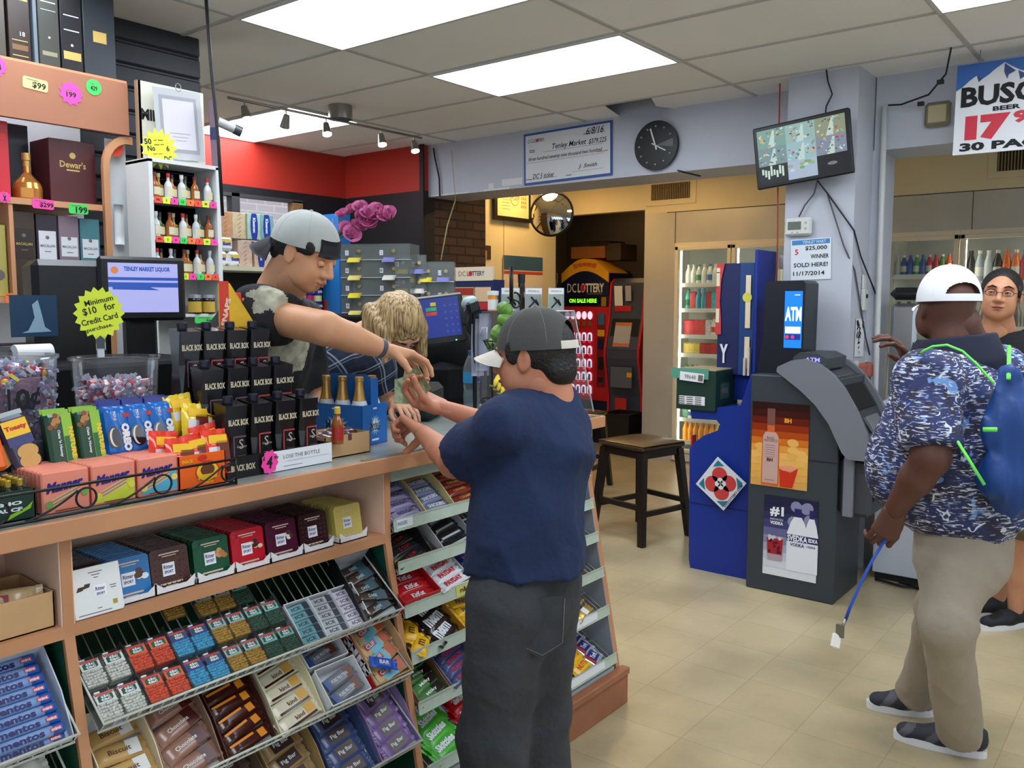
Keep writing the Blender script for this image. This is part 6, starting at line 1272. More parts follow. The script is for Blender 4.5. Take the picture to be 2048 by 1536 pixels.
b = MB(); b.push(FX(-.006,0,0)); b.box(.17,.27,.62,1.42,-.004,0,M_('vend_darkred',(120,20,32),.4)); b.rect(.22,1.36,.08,.12,M_('vend_teal',(60,110,140),.3),.002); b.rect(.22,1.21,.09,.07,VY,.002); b.rect(.22,1.09,.08,.12,VN,.002); b.rect(.22,.88,.07,.14,INK,.002); b.rect(.22,.70,.07,.05,INK,.002); b.pop(); b.build('payment_panel',t)
t = thing('game_kiosk','red edged lottery self-service kiosk with slanted screen right of the vending machine','kiosk',(8.0,4.72,0))
b = MB(); b.push(frame((0,0,0),(-1,0,0),(0,0,1))); prof = [(.02,0),(.02,.55),(.10,.95),(.10,1.05),(.02,1.35),(-.02,1.75),(-.10,1.80),(-.45,1.80),(-.45,0)]; b.prism(prof,-.19,.19,M_('kiosk_slate',(60,66,84),.4)); b.pop(); b.build('body',t)
for s_ in (-1,1):b = MB(); b.push(frame((-.015,0,0),(-1,0,0),(0,0,1))); b.prism([(p+(.0),q) for p,q in prof],s_*.205-.012,s_*.205+.012,VR); b.pop(); b.build('side_trim',t)
b = MB(); b.push(FX(-.05,0,1.20)@RX(-14)); b.box(-.17,.17,-.17,.20,-.01,.01,INK); b.rect(-.02,.0,.2,.26,M_('kiosk_page',(170,170,176),.4),.012); b.rect(-.02,.11,.2,.03,M_('vend_orange'),.013); b.rect(-.02,-.11,.2,.03,M_('vend_orange'),.013); b.pop(); b.build('screen',t)
b = MB(); b.push(FX(.0,0,1.58)@RX(5)); b.rect(-.09,.03,.10,.22,PAPER,.03); b.rect(.03,.06,.07,.16,M_('kiosk_page'),.03); b.rect(-.04,-.10,.2,.06,VR,.031); b.pop(); b.build('leaflets',t)
b = MB(); b.push(FX(-.11,0,.75)); b.rect(0,.0,.26,.22,M_('kiosk_tray',(90,96,110),.3),0); b.rect(.1,.03,.06,.05,VY,.002); b.rect(-.0,-.30,.14,.16,VR,.0); b.pop(); b.build('tray',t)
t = thing('trash_bin','black plastic waste bin on the floor before the lottery kiosk','bin',(7.62,4.52,0)); b = MB(); vs = []
for z,r in ((0,.12),(.42,.15)):vs += [(-r,-r,z),(r,-r,z),(r,r,z),(-r,r,z)]
b.add(vs,[(3,2,1,0),(0,1,5,4),(1,2,6,5),(2,3,7,6),(3,0,4,7)],BLACK); b.build('bin_body',t); b = MB(); b.tube([(-.152,-.152,.42),(.152,-.152,.42),(.152,.152,.42),(-.152,.152,.42)],.008,BLACK,6,closed=True); b.build('rim',t)
b = MB(); b.box(7.45,7.95,4.30,4.36,0,.10,M_('low_black',(30,30,32),.6)); single(b,'low_ledge','low black ledge beside the waste bin','ledge')
for k,(y0,y1,z0,z1,c,lab) in enumerate(((5.10,5.55,2.03,2.16,(160,100,50),'brown cardboard box on top of the lottery machine'),(5.05,5.30,2.16,2.22,(50,40,36),'dark flat tray on top of the cardboard box'),(4.90,5.08,2.0,2.18,(70,56,44),'dark brown carton right of the cardboard box'))):
    b = MB(); b.box(8.15,8.5,y0,y1,z0-.0,z1,M_('box_%d' % k,c,.7),bev=.004); single(b,'cardboard_box',lab,'box')
b = MB(); b.tube([(7.9+.0,5.66,1.75+.04*sin(k)) if False else (7.95,5.64+.05*cos(k*.9),1.72+.15*sin(k*.7)) for k in range(14)],.006,M_('cable_grey',(150,150,140),.5),6); single(b,'cable_coil','tangle of pale cables left of the lottery machine','cable')
# ------------------------------------------------------------------ vents
for nm,y0,y1,z0,z1,lab in (('a',3.76,4.17,2.52,2.67,'cream air vent over the alcove opening on the left'),('b',.75,1.22,2.53,2.69,'grey air vent behind the beer sign on the right')):
    t = thing('air_vent',lab,'vent',(7.49,(y0+y1)/2,(z0+z1)/2)); w,h = (y1-y0)/2,(z1-z0)/2; b = MB(); b.push(FX(0,0,0)); b.box(-w-.06,w+.06,-h-.05,h+.05,-.01,0,CREAM); b.rect(0,0,2*w,2*h,M_('vent_dark',(60,50,36),.7),.0006); b.pop(); b.build('frame',t)
    b = MB(); b.push(FX(0,0,0)); n = 22
    for k in range(n):x = -w+2*w*(k+.5)/n; b.box(x-.0035,x+.0035,-h,h,.001,.012,M_('vent_slat',(150,130,96),.5),M=None)
    b.pop(); b.build('slats',t)
# ------------------------------------------------------------------ coolers
INN = M_('cooler_white',(230,232,226),.5); CLT = M_('cooler_tube',(250,250,240),.4,em=(255,250,232),ems=9); FRM = M_('door_aluminium',(224,214,190),.3)
b = MB(); b.box(8.15,8.2,-1.0,4.10,0,2.2,INN); b.box(7.56,8.2,-1.0,4.10,2.11,2.16,INN); b.box(7.56,8.2,-1.0,4.10,0,.12,INN); b.box(7.56,8.2,4.08,4.12,0,2.2,INN); b.box(7.6,8.15,1.98,2.15,.1,2.12,INN); struct(b.build('wall_cooler_inside'))
DOORS = [(3.335,3.90),(2.76,3.325),(2.19,2.75),(1.455,1.99),(.91,1.445),(.36,.90),(-.19,.35)]
for k,(y0,y1) in enumerate(DOORS):
    d = MB(); w = (y1-y0)/2; d.push(FX(7.49,(y0+y1)/2,0)); e = .035
    for a in ((-w,-w+e,.10,2.07),(w-e,w,.10,2.07),(-w,w,.10,.10+e),(-w,w,2.07-e,2.07)):d.box(a[0],a[1],a[2],a[3],-.04,.012,FRM,bev=.004)
    d.box(-w-.004,w+.004,2.07,2.105,-.04,.0,FRM); d.box(-w,w,.02,.09,-.04,0,FRM); d.pop(); o = struct(d.build('door_%d' % (k+1)))
    g = MB(); g.push(FX(7.50,(y0+y1)/2,0)); g.rect(0,1.085,2*w-.06,1.9,GLASS,0); g.pop(); g.build('door_glass',o)
    h_ = MB(); h_.push(FX(7.47,(y0+y1)/2,0)); h_.box(w-.03 if k < 3 else -w+.01,w-.012 if k < 3 else -w+.03,.95,1.25,0,.025,FRM,bev=.004); h_.pop(); h_.build('door_handle',o)
    c = MB(); c.box(7.545,7.57,y1-.034,y1-.018,.2,2.03,CLT); c.build('light_tube',o)
    tt = thing('cooler_rack','white wire shelves inside the %s' % ('first lit cooler door','second cooler door behind the lottery stand','cooler behind the column','right-hand cooler door nearest the column','cooler door behind the man with glasses','cooler at the right edge','last cooler on the right')[k],'cooler shelves',(7.85,(y0+y1)/2,0))
    for z in ((1.715,1.475,1.225,1.045,.74,.42,.20) if k < 3 else (1.76 if k == 3 else 1.70,1.35,1.0,.65,.25)):
        c = MB(); c.box(-.27,.27,-w+.02,w-.02,z-.022,z-.0,M_('cooler_shelf',(222,222,210),.4)); c.build('shelf',tt)
        c = MB(); c.box(-.285,-.27,-w+.02,w-.02,z-.026,z+.012,M_('shelf_lip',(232,232,222),.35)); c.build('shelf_lip',tt)
def cbottle(c,cap,h=.2,r=.032,fat=False):
    def f():
        b = MB(); m = M_('drink_%d%d%d' % c,c,.12,spec=.6); b.lathe([(0,0),(r,0),(r,h*.55),(r*.93,h*.62),(r*.45,h*.86),(r*.4,h*.93)],m,14); b.lathe([(r*.48,h*.90),(r*.48,h),(0,h+.001)],M_('dcap_%d%d%d' % cap,cap,.4),12); b.lathe([(r*1.01,h*.2),(r*1.01,h*.48)],M_('dlab_%d%d%d' % cap,cap,.4),14); return b
    return f
def pouch(c,h=.13):
    def f():b = MB(); b.box(-.04,.04,-.02,.02,0,h,M_('pouch_%d%d%d' % c,c,.4,var=.45,vscale=60),bev=.012); return b
    return f
DR = {0:[('B',(206,212,214),(200,206,206)),('B',(210,216,216),(70,140,90)),('B',(206,214,216),(60,110,170)),('B',(214,216,212),(210,210,206)),('B',(206,212,214),(60,140,190))],
      1:[('B',(60,170,160),(30,110,80)),('B',(70,150,180),(40,150,170)),('P',(190,60,60)),('P',(70,170,190)),('P',(220,190,90)),('B',(240,200,60),(220,220,210))],
      2:[('P',(190,40,50)),('P',(200,60,60)),('P',(206,200,196)),('B',(216,190,130),(220,220,216)),('P',(206,70,60)),('B',(220,216,206),(200,60,50))],
      3:[('P',(196,166,70)),('P',(206,180,80)),('P',(176,40,34)),('P',(190,50,40)),('P',(214,196,90))],
      4:[('B',(200,200,190),(60,120,80))]*3+[('P',(200,180,90))]*2,5:[('P',(90,150,120)),('P',(220,190,70)),('B',(220,220,206),(60,100,160)),('P',(220,206,160))],6:[('B',(240,160,40),(226,150,40))]*3+[('B',(226,190,90),(210,210,200))]*2}
CNAME = lambda c:('red' if c[0] > 160 and c[1] < 90 else 'orange' if c[0] > 200 and c[1] < 175 and c[2] < 90 else 'golden' if c[0] > 150 and c[2] < 140 else 'green' if c[1] > c[0]+20 and c[1] > c[2] else 'blue' if c[2] > c[0]+30 else 'pale')
SN = ['top','second','third','fourth','fifth','sixth','lowest']
for k in range(2):
    y0,y1 = DOORS[k]
    for s_,z in enumerate((1.715,1.475,1.225,1.045,.74,.42,.20)):
        L_ = DR[s_]; n = 9; Rg = random.Random(s_*7+k)
        for q in range(n):
            it = L_[Rg.randrange(len(L_))] if q % 2 else L_[q*len(L_)//n]; y = y1-.06-(y1-y0-.12)*q/(n-1); hh = (.19,.20,.18,.13,.2,.13,.19)[s_]
            nm = CNAME(it[1]); key = 'cl_%s%s%s' % (it[0],it[1:],hh)
            one(key,cbottle(it[1],it[2],hh) if it[0] == 'B' else pouch(it[1],hh*.85),T(7.66,y,z+.001)@RZ(90),'drink_bottle' if it[0] == 'B' else 'food_pack','%s %s on the %s shelf of the %s cooler' % (nm,'bottle' if it[0] == 'B' else 'food pack',SN[s_],('first lit','second')[k]),'bottle' if it[0] == 'B' else 'food pack','%s cooler goods, %s shelf' % (('first','second')[k],SN[s_]))
RB = {3:[(206,206,190),(36,70,160),(40,80,170),(50,150,80),(60,100,170),(190,46,70),(200,60,70),(90,140,60),(206,90,40),(110,150,60)],4:[(40,36,34),(170,180,190),(206,214,222),(50,44,40),(230,110,40),(226,120,50),(206,40,50),(200,50,60)],5:[(200,50,50),(226,130,40),(60,120,170),(200,200,190),(60,60,60),(90,150,60)]}
for k,L_ in RB.items():
    y0,y1 = DOORS[k]; z = 1.76 if k == 3 else 1.70; hh = .17 if k == 3 else .25
    for q,c in enumerate(L_):
        y = y1-.05-(y1-y0-.1)*q/(len(L_)-1); one('rb%s%s' % (c,hh),cbottle(c,(214,214,206) if q % 2 else c,hh,.027 if k == 3 else .034),T(7.66,y,z+.001)@RZ(90),'drink_bottle','%s drink bottle on the lit shelf of the %s' % (CNAME(c),{3:'right-hand cooler nearest the column',4:'cooler behind the man with glasses',5:'cooler at the right edge'}[k]),'bottle','right cooler bottles, door %d' % k)
    for z2 in (1.35,1.0):
        for q in range(6):y = y1-.07-(y1-y0-.14)*q/5; c = ((60,60,64),(110,100,90),(150,150,146))[q % 3]; one('rl%s' % (c,),cbottle(c,(90,90,90),.2),T(7.66,y,z2+.001)@RZ(90),'drink_bottle','dim drink bottle on a lower shelf of the right-hand coolers','bottle','dim bottles in the right coolers')
# ------------------------------------------------------------------ things on the column
t = thing('security_monitor','tilted black monitor showing nine security camera pictures on the column','monitor',M=FX(4.70,1.706,2.363)@RZ(5.5)@RX(3)); b = MB(); W,H = .262,.168; b.box(-W,W,-H,H,-.03,0,BLACK,bev=.006); b.box(-.10,.10,-.08,.08,-.12,-.03,BLACK); b.build('bezel',t)
R = random.Random(21); sw,sh = .478,.292; b = MB(); z = .0012
pal = [(150,190,180),(176,200,196),(110,140,130),(90,110,106),(206,214,206),(60,74,74),(160,150,110),(196,206,214),(130,150,170)]
def em_(c,s=.85):return M_('cctv_%d%d%d' % c,(8,8,8),.4,em=c,ems=s*1.1)
cells = [[0]*3 for _ in range(3)]
base = [[(120,160,150),(150,180,176),(140,150,120)],[(120,146,150),(150,186,196),(130,140,160)],[(26,34,32),(170,186,206),(14,15,17)]]
for r in range(3):
    for c_ in range(3):
        x0,y1 = -sw/2+c_*sw/3,sh/2-r*sh/3; b.rect(x0+sw/6,y1-sh/6,sw/3,sh/3,em_(base[r][c_]),z)
        if (r,c_) == (2,2):b.disc((x0+sw/6,y1-sh/6,z+.001),.026,em_((120,124,128)),ry=.009); continue
        if (r,c_) == (2,1):
            for q in range(9):cc = [(120,170,90),(150,176,140),(196,206,230)][q % 3]; b.disc((x0+R.random()*sw/3*.8+.01,y1-.012-R.random()*sh/3*(.3 if q % 3 < 2 else .7),z+.0005+q*.0001),.016,em_(cc),ry=.009,n=7)
            continue
        if (r,c_) == (2,0):
            for q in range(8):b.rect(x0+.02+q*.016,y1-.03-.01*(q % 3),.011,.03+.008*(q % 4),em_((206,224,214)),z+.001)
            continue
        P3 = pal if r < 2 else pal[:3]
        b.add([(x0+sw/3*.35,y1-sh/3,z+.0004),(x0+sw/3*.6,y1-sh/3,z+.0004),(x0+sw/3*.62,y1-.01,z+.0004),(x0+sw/3*.55,y1-.01,z+.0004)],[(0,1,2,3)],em_((190,214,206)))
        for q in range(26):
            px_,py_ = x0+.008+R.random()*(sw/3-.02),y1-.006-R.random()*(sh/3-.014); w_ = .004+R.random()*.016
            b.push(T(px_,py_,z+.0006+q*.00005)@RZ(R.uniform(-50,50))); b.rect(0,0,w_,.003+R.random()*.008,em_(pal[R.randrange(9)] if R.random() < .85 else ((190,60,50),(220,180,90))[q % 2])); b.pop()
b.build('screen',t)
for k in (1,2):pass
TH = M_('thermostat_white',(206,208,200),.4)
t = thing('thermostat','white thermostat with grey display on the column above the winner notice','thermostat',(4.825,1.75,1.965)); b = MB(); b.push(FX(0,0,0)); b.box(-.075,.075,-.05,.05,0,.025,TH,bev=.012); b.pop(); b.build('case',t); b = MB(); b.push(FX(-.026,0,0)); b.rect(-.018,.006,.075,.045,M_('lcd_grey',(96,106,96),.3)); b.pop(); b.build('display',t)
for k in range(4):b = MB(); b.push(FX(-.026,0,0)); b.disc(((.045,.02,0),(.045,-.012,0),(-.03,-.035,0),(.0,-.035,0))[k],.008,M_('button_grey',(170,172,168),.4)); b.pop(); b.build('button',t)
t = thing('winner_notice','white paper notice of a 25,000 dollar winner sold here, taped to the column','notice',(4.828,1.68,1.79)); b = MB(); b.push(FX(-.003,0,0)@RZ(1.5)); b.box(-.112,.112,-.118,.108,-.001,0,M_('notice_paper',(216,222,228),.5)); b.rect(.0,.09,.21,.026,M_('notice_blue',(60,130,190),.5),.0008); b.text('TENLEY MART',.02,.09,.016,M_('notice_pale',(170,200,226),.5),.0014,w=.13,bold=.04)
for tx,cx,cy,h,w,m in (('$25,000',.03,.055,.026,.12,INK),('WINNER',.05,.010,.023,.10,INK),('SOLD HERE!',.0,-.035,.024,.19,INK),('11/17/2014',-.01,-.082,.024,.175,INK),('5',-.078,.038,.03,.02,RD)):b.text(tx,cx,cy,h,m,.001,w=w,bold=.02)
b.pop(); b.build('sheet',t)
CBK = _mats['cable_black']
for lab,pts in (('dark cable running up from the monitor to the ceiling',[(4.80,1.62,2.79),(4.82,1.615,2.73),(4.82,1.59,2.66),(4.82,1.62,2.60),(4.80,1.62,2.50)]),('thin red-brown cable down the left edge of the column',[(4.78,1.865,2.75),(4.80,1.87,2.3),(4.82,1.868,1.9),(4.83,1.87,1.55)]),('grey cable from the monitor down to the thermostat',[(4.75,1.63,2.20),(4.82,1.67,2.14),(4.82,1.72,2.08),(4.82,1.75,2.02)]),('black cable curving from the monitor down the column side',[(4.75,1.63,2.20),(4.82,1.60,2.14),(4.82,1.50,2.0),(4.83,1.452,1.93),(4.95,1.448,1.80),(5.15,1.41,1.58)]),('thin grey cable crossing the column corner to the floor',[(4.82,1.60,2.14),(4.82,1.50,1.85),(4.86,1.45,1.72),(5.1,1.448,1.35),(5.2,1.41,1.1)])):
    c = M_('cable_rust',(150,60,44),.5) if 'red-brown' in lab else M_('cable_mid',(80,80,84),.5) if 'grey' in lab else CBK
    b = MB(); b.tube([Vector(p)-Vector((.008,.002,0)) for p in pts],.0045,c,6); single(b,'cable',lab,'cable')
b = MB(); b.tube([(5.10,1.395,2.62),(5.10,1.39,2.0),(5.10,1.385,1.2),(5.10,1.38,.5)],.016,M_('conduit_white',(196,200,200),.4),10); single(b,'conduit','white conduit pipe down the corner right of the column','pipe')
b = MB(); b.tube([(5.08,1.37,2.62),(5.06,1.30,2.61),(5.0,1.15,2.63),(4.9,1.05,2.70),(4.75,1.0,2.785)],.005,CBK,6)
for p in ((5.06,1.2,2.61),(4.93,1.08,2.68)):b.box(p[0]-.015,p[0]+.01,p[1]-.015,p[1]+.015,p[2]-.02,p[2],CBK)
single(b,'cable','black cable looping from the pipe top up to the ceiling','cable')
t = thing('wall_speaker','small beige square speaker on the right-hand beam','speaker',(5.12,1.125,2.545)); b = MB(); b.push(FX(0,0,0)); b.box(-.065,.065,-.065,.065,0,.03,M_('speaker_rim',(120,112,90),.5),bev=.02); b.pop(); b.build('case',t); b = MB(); b.push(FX(-.031,0,0)); b.box(-.045,.045,-.045,.045,-.002,.003,M_('speaker_cloth',(176,164,130),.8),bev=.004); b.pop(); b.build('grille',t)
# column side: switch, flyer, knobs
def FYm(x,y,z):return FY(x,y,z)
t = thing('light_switch','cream double light switch box on the side of the column','light switch',(5.03,1.453,1.57)); b = MB(); b.box(-.035,.035,-.02,0,-.07,.05,TH,bev=.004); b.box(-.03,.03,-.012,0,.05,.13,TH,bev=.003); b.build('plate',t); b = MB(); b.box(-.006,.006,-.028,-.02,.0,.022,INK); b.build('toggle',t)
t = thing('tattoo_flyer','black and white printed flyer on the side of the column','flyer',(4.99,1.45,1.355)); b = MB(); b.push(FY(0,0,0)@RZ(-2)); b.box(-.075,.085,-.11,.10,-.001,0,PAPER); R = random.Random(6)
for q in range(16):b.push(T(-.03+R.uniform(-.035,.045),R.uniform(-.06,.075),.0006+q*.0001)@RZ(R.uniform(-80,80))); b.rect(0,0,R.uniform(.02,.05),R.uniform(.006,.02),INK); b.pop()
b.disc((.055,.07,.003),.016,INK,ry=.022); b.text('flyer',.0,-.085,.016,INK,.003); b.pop(); b.build('sheet',t)
t = thing('outlet_plugs','pair of dusty red plugs in an outlet on the side of the column','plugs',(5.03,1.45,1.165)); b = MB(); b.box(-.13,-.10,-.02,0,-.06,.06,TH,bev=.003); b.box(-.12,.10,-.006,0,-.06,.05,TH); b.build('outlet_plate',t)
for k,x in enumerate((-.06,.04)):b = MB(); b.box(x-.04,x+.04,-.05,-.006,-.045,.045,M_('plug_red',(170,90,74),.6,var=.2,vscale=20),bev=.014); b.build('plug',t)
# ------------------------------------------------------------------ beer sign
t = thing('beer_sign','hanging white beer price sign with blue mountains, Busch beer 30 pack','sign',M=FX(4.90,.50,2.50)@RZ(-.5)); b = MB(); b.box(-.50,.16,-.215,.225,-.004,0,M_('sign_white',(216,218,222),.45)); BB2 = M_('busch_blue',(48,96,170),.45)
b.poly([(-.5,.225),(-.5,.10),(-.47,.118),(-.44,.145),(-.41,.165),(-.385,.145),(-.36,.16),(-.33,.185),(-.29,.212),(-.26,.19),(-.22,.165),(-.18,.15),(-.1,.19),(0,.13),(.16,.18),(.16,.225)][::-1],BB2,.001)
for p in ([(-.41,.165),(-.385,.145),(-.40,.132)],[(-.29,.208),(-.24,.165),(-.27,.15),(-.275,.13),(-.29,.165)],[(-.23,.165),(-.19,.14),(-.22,.12)]):b.poly(p,M_('busch_navy',(50,70,120),.5),.0012)
b.text('BUSCH',-.26,.065,.100,INK,.0016,w=.43,bold=.04); b.text('BEER',-.27,-.005,.022,INK,.0016,w=.12,bold=.04); b.text('17',-.35,-.09,.122,M_('busch_red',(196,40,60),.5),.0016,w=.20,bold=.09); b.text('99',-.175,-.055,.06,_mats['busch_red'],.0016,w=.13,bold=.06); b.text('30 PACK',-.25,-.18,.042,INK,.0016,w=.44,bold=.05); b.build('printed_board',t)
for x in (-.4,.1):b = MB(); b.tube([(x,.225,-.002),(x,.29,-.002)],.002,M_('wire_steel'),6); b.build('hanging_wire',t)
# ------------------------------------------------------------------ cash machine
t = thing('cash_machine','dark grey cash machine with two liquor posters on its side panel','cash machine',(4.6,1.6,0)); AG = M_('atm_charcoal',(50,58,64),.5,bump=.04,bscale=90); AS = M_('atm_silver',(112,116,124),.45); AD = M_('atm_dark',(58,62,68),.45)
def PX(o):return MB(Matrix.Translation(-Vector(o.location)))
b = PX(t); b.box(4.40,4.815,1.36,1.83,0,1.165,AG,bev=.006); b.box(4.397,4.40,1.362,1.828,.735,.739,M_('seam_dark',(24,28,30),.6)); b.build('cabinet',t)
# curved fascia towards -y
prof = [(1.67,1.215),(1.60,1.25),(1.53,1.262),(1.45,1.235),(1.385,1.185),(1.33,1.12),(1.27,1.02),(1.215,.90),(1.195,.80),(1.195,.77),(1.30,.77),(1.33,.80),(1.36,.86),(1.40,.94),(1.47,1.03),(1.55,1.10),(1.64,1.165),(1.675,1.19)]
def plate(x0,x1,pr,m):
    b = PX(t); b.push(frame((0,0,0),(0,1,0),(0,0,1))); b.prism(pr,x0,x1,m); b.pop(); return b
plate(4.355,4.392,prof,AS).build('side_cheek',t); plate(4.80,4.835,prof,AS).build('side_cheek',t)
inner = [(y+.022,z-.012) if z > .8 else (y+.022,z) for y,z in prof[:10]]+prof[10:]
plate(4.392,4.80,inner,AD).build('fascia',t)
b = PX(t); b.box(4.395,4.42,1.28,1.33,.47,.775,AS,bev=.004); b.box(4.42,4.80,1.20,1.36,.47,.765,AD,bev=.02); b.box(4.45,4.70,1.192,1.21,.55,.72,INK,bev=.01); b.build('lower_fascia',t)
b = PX(t); b.add([(4.44,1.445,1.236),(4.64,1.445,1.236),(4.64,1.60,1.262),(4.44,1.60,1.262)],[(3,2,1,0)],AD); 
b.push(T(4.388,1.50,1.245)@RX(0)@frame((0,0,0),(0,-1,0),(0,0,1))); b.prism([(-.10,-.02),(.07,-.035),(.075,.02),(.02,.045),(-.07,.045),(-.10,.02)],-.30,.004,AD); b.text('ATM',.0,.012,.022,M_('atm_led',(20,20,40),.4,em=(150,140,255),ems=1.6),.006,w=.075,bold=.03); b.pop(); b.build('top_sign',t)
scr_n = Vector((0,.0,0))
b = PX(t); b.push(frame((4.595,1.30,1.02),(-1,0,0),Vector((0,.55,.83)).normalized())); b.box(-.16,.16,-.02,.15,-.01,.012,INK,bev=.004); 
for k in range(4):b.disc((-.13,.02+.03*k,.014),.006,PAPER,n=10)
b.box(-.10,.10,-.15,-.06,-.01,.012,AS,bev=.004); b.pop(); b.build('screen_and_keys',t)
# posters on the side
def poster(name,lab,y0,y1,z0,z1,draw):
    b = MB(); w,h = (y1-y0)/2,(z1-z0)/2; draw(b,w,h); return single(b,name,lab,'poster',FX(4.3955,(y0+y1)/2,(z0+z1)/2))
def bourbon(b,w,h):
    n = 12; cs = [(40,12,12),(60,14,10),(96,24,10),(140,44,10),(176,70,16),(206,110,30),(226,150,60),(236,180,96),(230,176,90),(226,170,80),(220,166,84),(214,160,80)]
    for k in range(n):b.rect(0,h-h*2*(k+.5)/n,2*w,2*h/n+.001,M_('bp%d' % k,cs[k],.35),.0)
    for k in range(14):a = k*.9; b.disc((w*.75*cos(a),-h*.15+h*.25*sin(a*1.7),.0004+k*.00005),.03,M_('bp%d' % (7+k % 3),cs[7+k % 3],.35),n=10,ry=.018)
    AMB = M_('bp_bottle',(210,100,50),.3); x = -w*.32; b.poly([(x-.045,-h*.98),(x+.05,-h*.98),(x+.05,h*.12),(x+.026,h*.3),(x-.022,h*.3),(x-.045,h*.12)],AMB,.0014); b.rect(x+.002,h*.45,.04,h*.5,AMB,.0015); b.rect(x+.002,h*.66,.042,h*.4,M_('bp_cap',(120,80,70),.3),.0016); b.poly([(x-.040,-h*.92),(x+.044,-h*.92),(x+.044,h*.2),(x+.03,h*.3),(x-.028,h*.3),(x-.040,h*.2)],M_('bp_label',(196,160,150),.4),.002)
    for tx,cy,hh,ww in (('BASIL',h*.16,.012,.04),("HAYDEN'S",h*.10,.014,.07),('bourbon',-h*.84,.008,.05)):b.text(tx,x+.002,cy,hh,M_('bp_ink',(90,50,50),.5),.0026,w=ww)
    for k in range(6):b.rect(x,-h*.02-k*.012,.055,.0016,M_('bp_ink'),.0024)
    b.text('RH',x,-h*.36,.02,M_('bp_ink'),.0028,bold=.06); b.text('BH',w*.28,h*.60,.024,M_('bp_gold',(236,150,40),.4),.001,bold=.06); b.rect(w*.28,h*.60,.0,0,AMB,0)
    b.poly([(w*.02,-h*.55),(w*.42,-h*.62),(w*.68,-h*.50),(w*.5,-h*.98),(w*.06,-h*.98)],M_('bp_glass',(200,50,30),.3),.0018); b.poly([(w*.02,-h*.5),(w*.4,-h*.46),(w*.66,-h*.5),(w*.4,-h*.60),(w*.1,-h*.58)],M_('bp_ice',(230,150,120),.3),.002)
poster('liquor_poster','orange sunset bourbon poster on the cash machine side, the upper poster',1.51,1.815,.575,1.022,bourbon)
def vodka(b,w,h):
    n = 10; cs = [(28,32,60),(30,34,70),(44,48,90),(60,62,110),(96,98,140),(130,134,166),(160,164,186),(190,194,206),(206,210,218),(214,218,224)]
    for k in range(n):b.rect(0,h-h*2*(k+.5)/n,2*w,2*h/n+.001,M_('vp%d' % k,cs[k],.35),0)
    for k in range(8):b.disc((w*(.4+.3*cos(k)),h*(.5+.3*sin(k*2)),.0003+k*.0001),.03,M_('vp5',cs[5],.35),n=10)
    Wt = M_('vp_white',(220,224,230),.35); NV = M_('vp_navy',(36,34,96),.4)
    for x,s,zz in ((w*.78,.8,.001),(w*.28,1.25,.002)):b.poly([(x-.045*s,-h*.8),(x+.045*s,-h*.8),(x+.045*s,h*.12),(x+.03*s,h*.4),(x+.016*s,h*.55),(x-.016*s,h*.55),(x-.03*s,h*.4),(x-.045*s,h*.12)],Wt,zz); b.rect(x,h*.66,.03*s,h*.2,NV,zz+.0002); b.rect(x,h*.02,.09*s,h*.17,NV,zz+.0004); b.text('SVEDKA',x,h*.02,.026*s,PAPER,zz+.001,w=.085*s,bold=.04); b.text('VODKA',x,-h*.14,.014*s,NV,zz+.001,w=.06*s,bold=.03)
    b.text('#1',-w*.5,h*.62,.055,PAPER,.004,w=.075,bold=.04); b.text('IMPORTED',-w*.5,h*.42,.010,PAPER,.004,w=.07); b.text('VODKA',-w*.5,h*.33,.018,PAPER,.004,w=.07,bold=.05)
    b.poly([(-w*.88,-.0),(-w*.22,-.0),(-w*.28,-h*.62),(-w*.82,-h*.62)],M_('vp_glass',(170,150,160),.2),.003); b.poly([(-w*.86,-h*.06),(-w*.24,-h*.06),(-w*.28,-h*.46),(-w*.82,-h*.46)],M_('vp_drink',(160,30,44),.3),.0034); R = random.Random(1)
    for k in range(10):b.disc((-w*.55+R.uniform(-.035,.035),-h*.24+R.uniform(-.035,.03),.0038+k*.0001),.008,M_('vp_berry',(70,14,34),.4),n=8)
    for k in range(6):b.disc((-w*.55+R.uniform(-.03,.03),-h*.03+R.uniform(-.02,.02),.0036+k*.0001),.010,M_('vp7',cs[7],.35),n=6)
poster('liquor_poster','dark blue number one vodka poster on the cash machine side, the lower poster',1.448,1.735,.098,.527,vodka)
# topper
t = thing('atm_topper','tall black box sign with lit blue ATM panel on the cash machine','lit sign',(4.62,1.70,1.166)); b = MB(); b.push(frame((0,0,0),(0,-1,0),(0,0,1))); P_ = [(-.15,0),(.10,0),(.105,.48),(.09,.495),(-.10,.495),(-.115,.48),(-.115,.20)]; b.prism(P_,-.10,.10,M_('topper_navy',(20,24,34),.4)); b.pop(); b.build('housing',t)
BLW = M_('atm_lit_blue',(10,10,20),.3,em=(30,130,235),ems=1.3); WHW = M_('atm_lit_white',(10,10,20),.3,em=(226,236,255),ems=1.6)
b = MB(); b.push(frame((-.102,-.045,.29),(0,-1,0),(0,0,1))); b.rect(0,0,.095,.30,BLW); b.text('ATM',0,.03,.075,WHW,.001,w=.088,bold=.04); b.rect(0,-.055,.082,.035,WHW,.001); b.rect(0,-.092,.082,.030,M_('atm_lit_navy',(10,10,20),.3,em=(40,60,150),ems=1),.001); b.disc((-.03,-.092,.002),.010,M_('atm_lit_red',(10,10,10),.3,em=(240,60,90),ems=1.2)); b.disc((.0,-.092,.002),.010,M_('atm_lit_pink',(10,10,10),.3,em=(200,60,160),ems=1.2)); b.rect(.02,.13,.03,.004,WHW,.001); b.pop(); b.build('lit_panel',t)
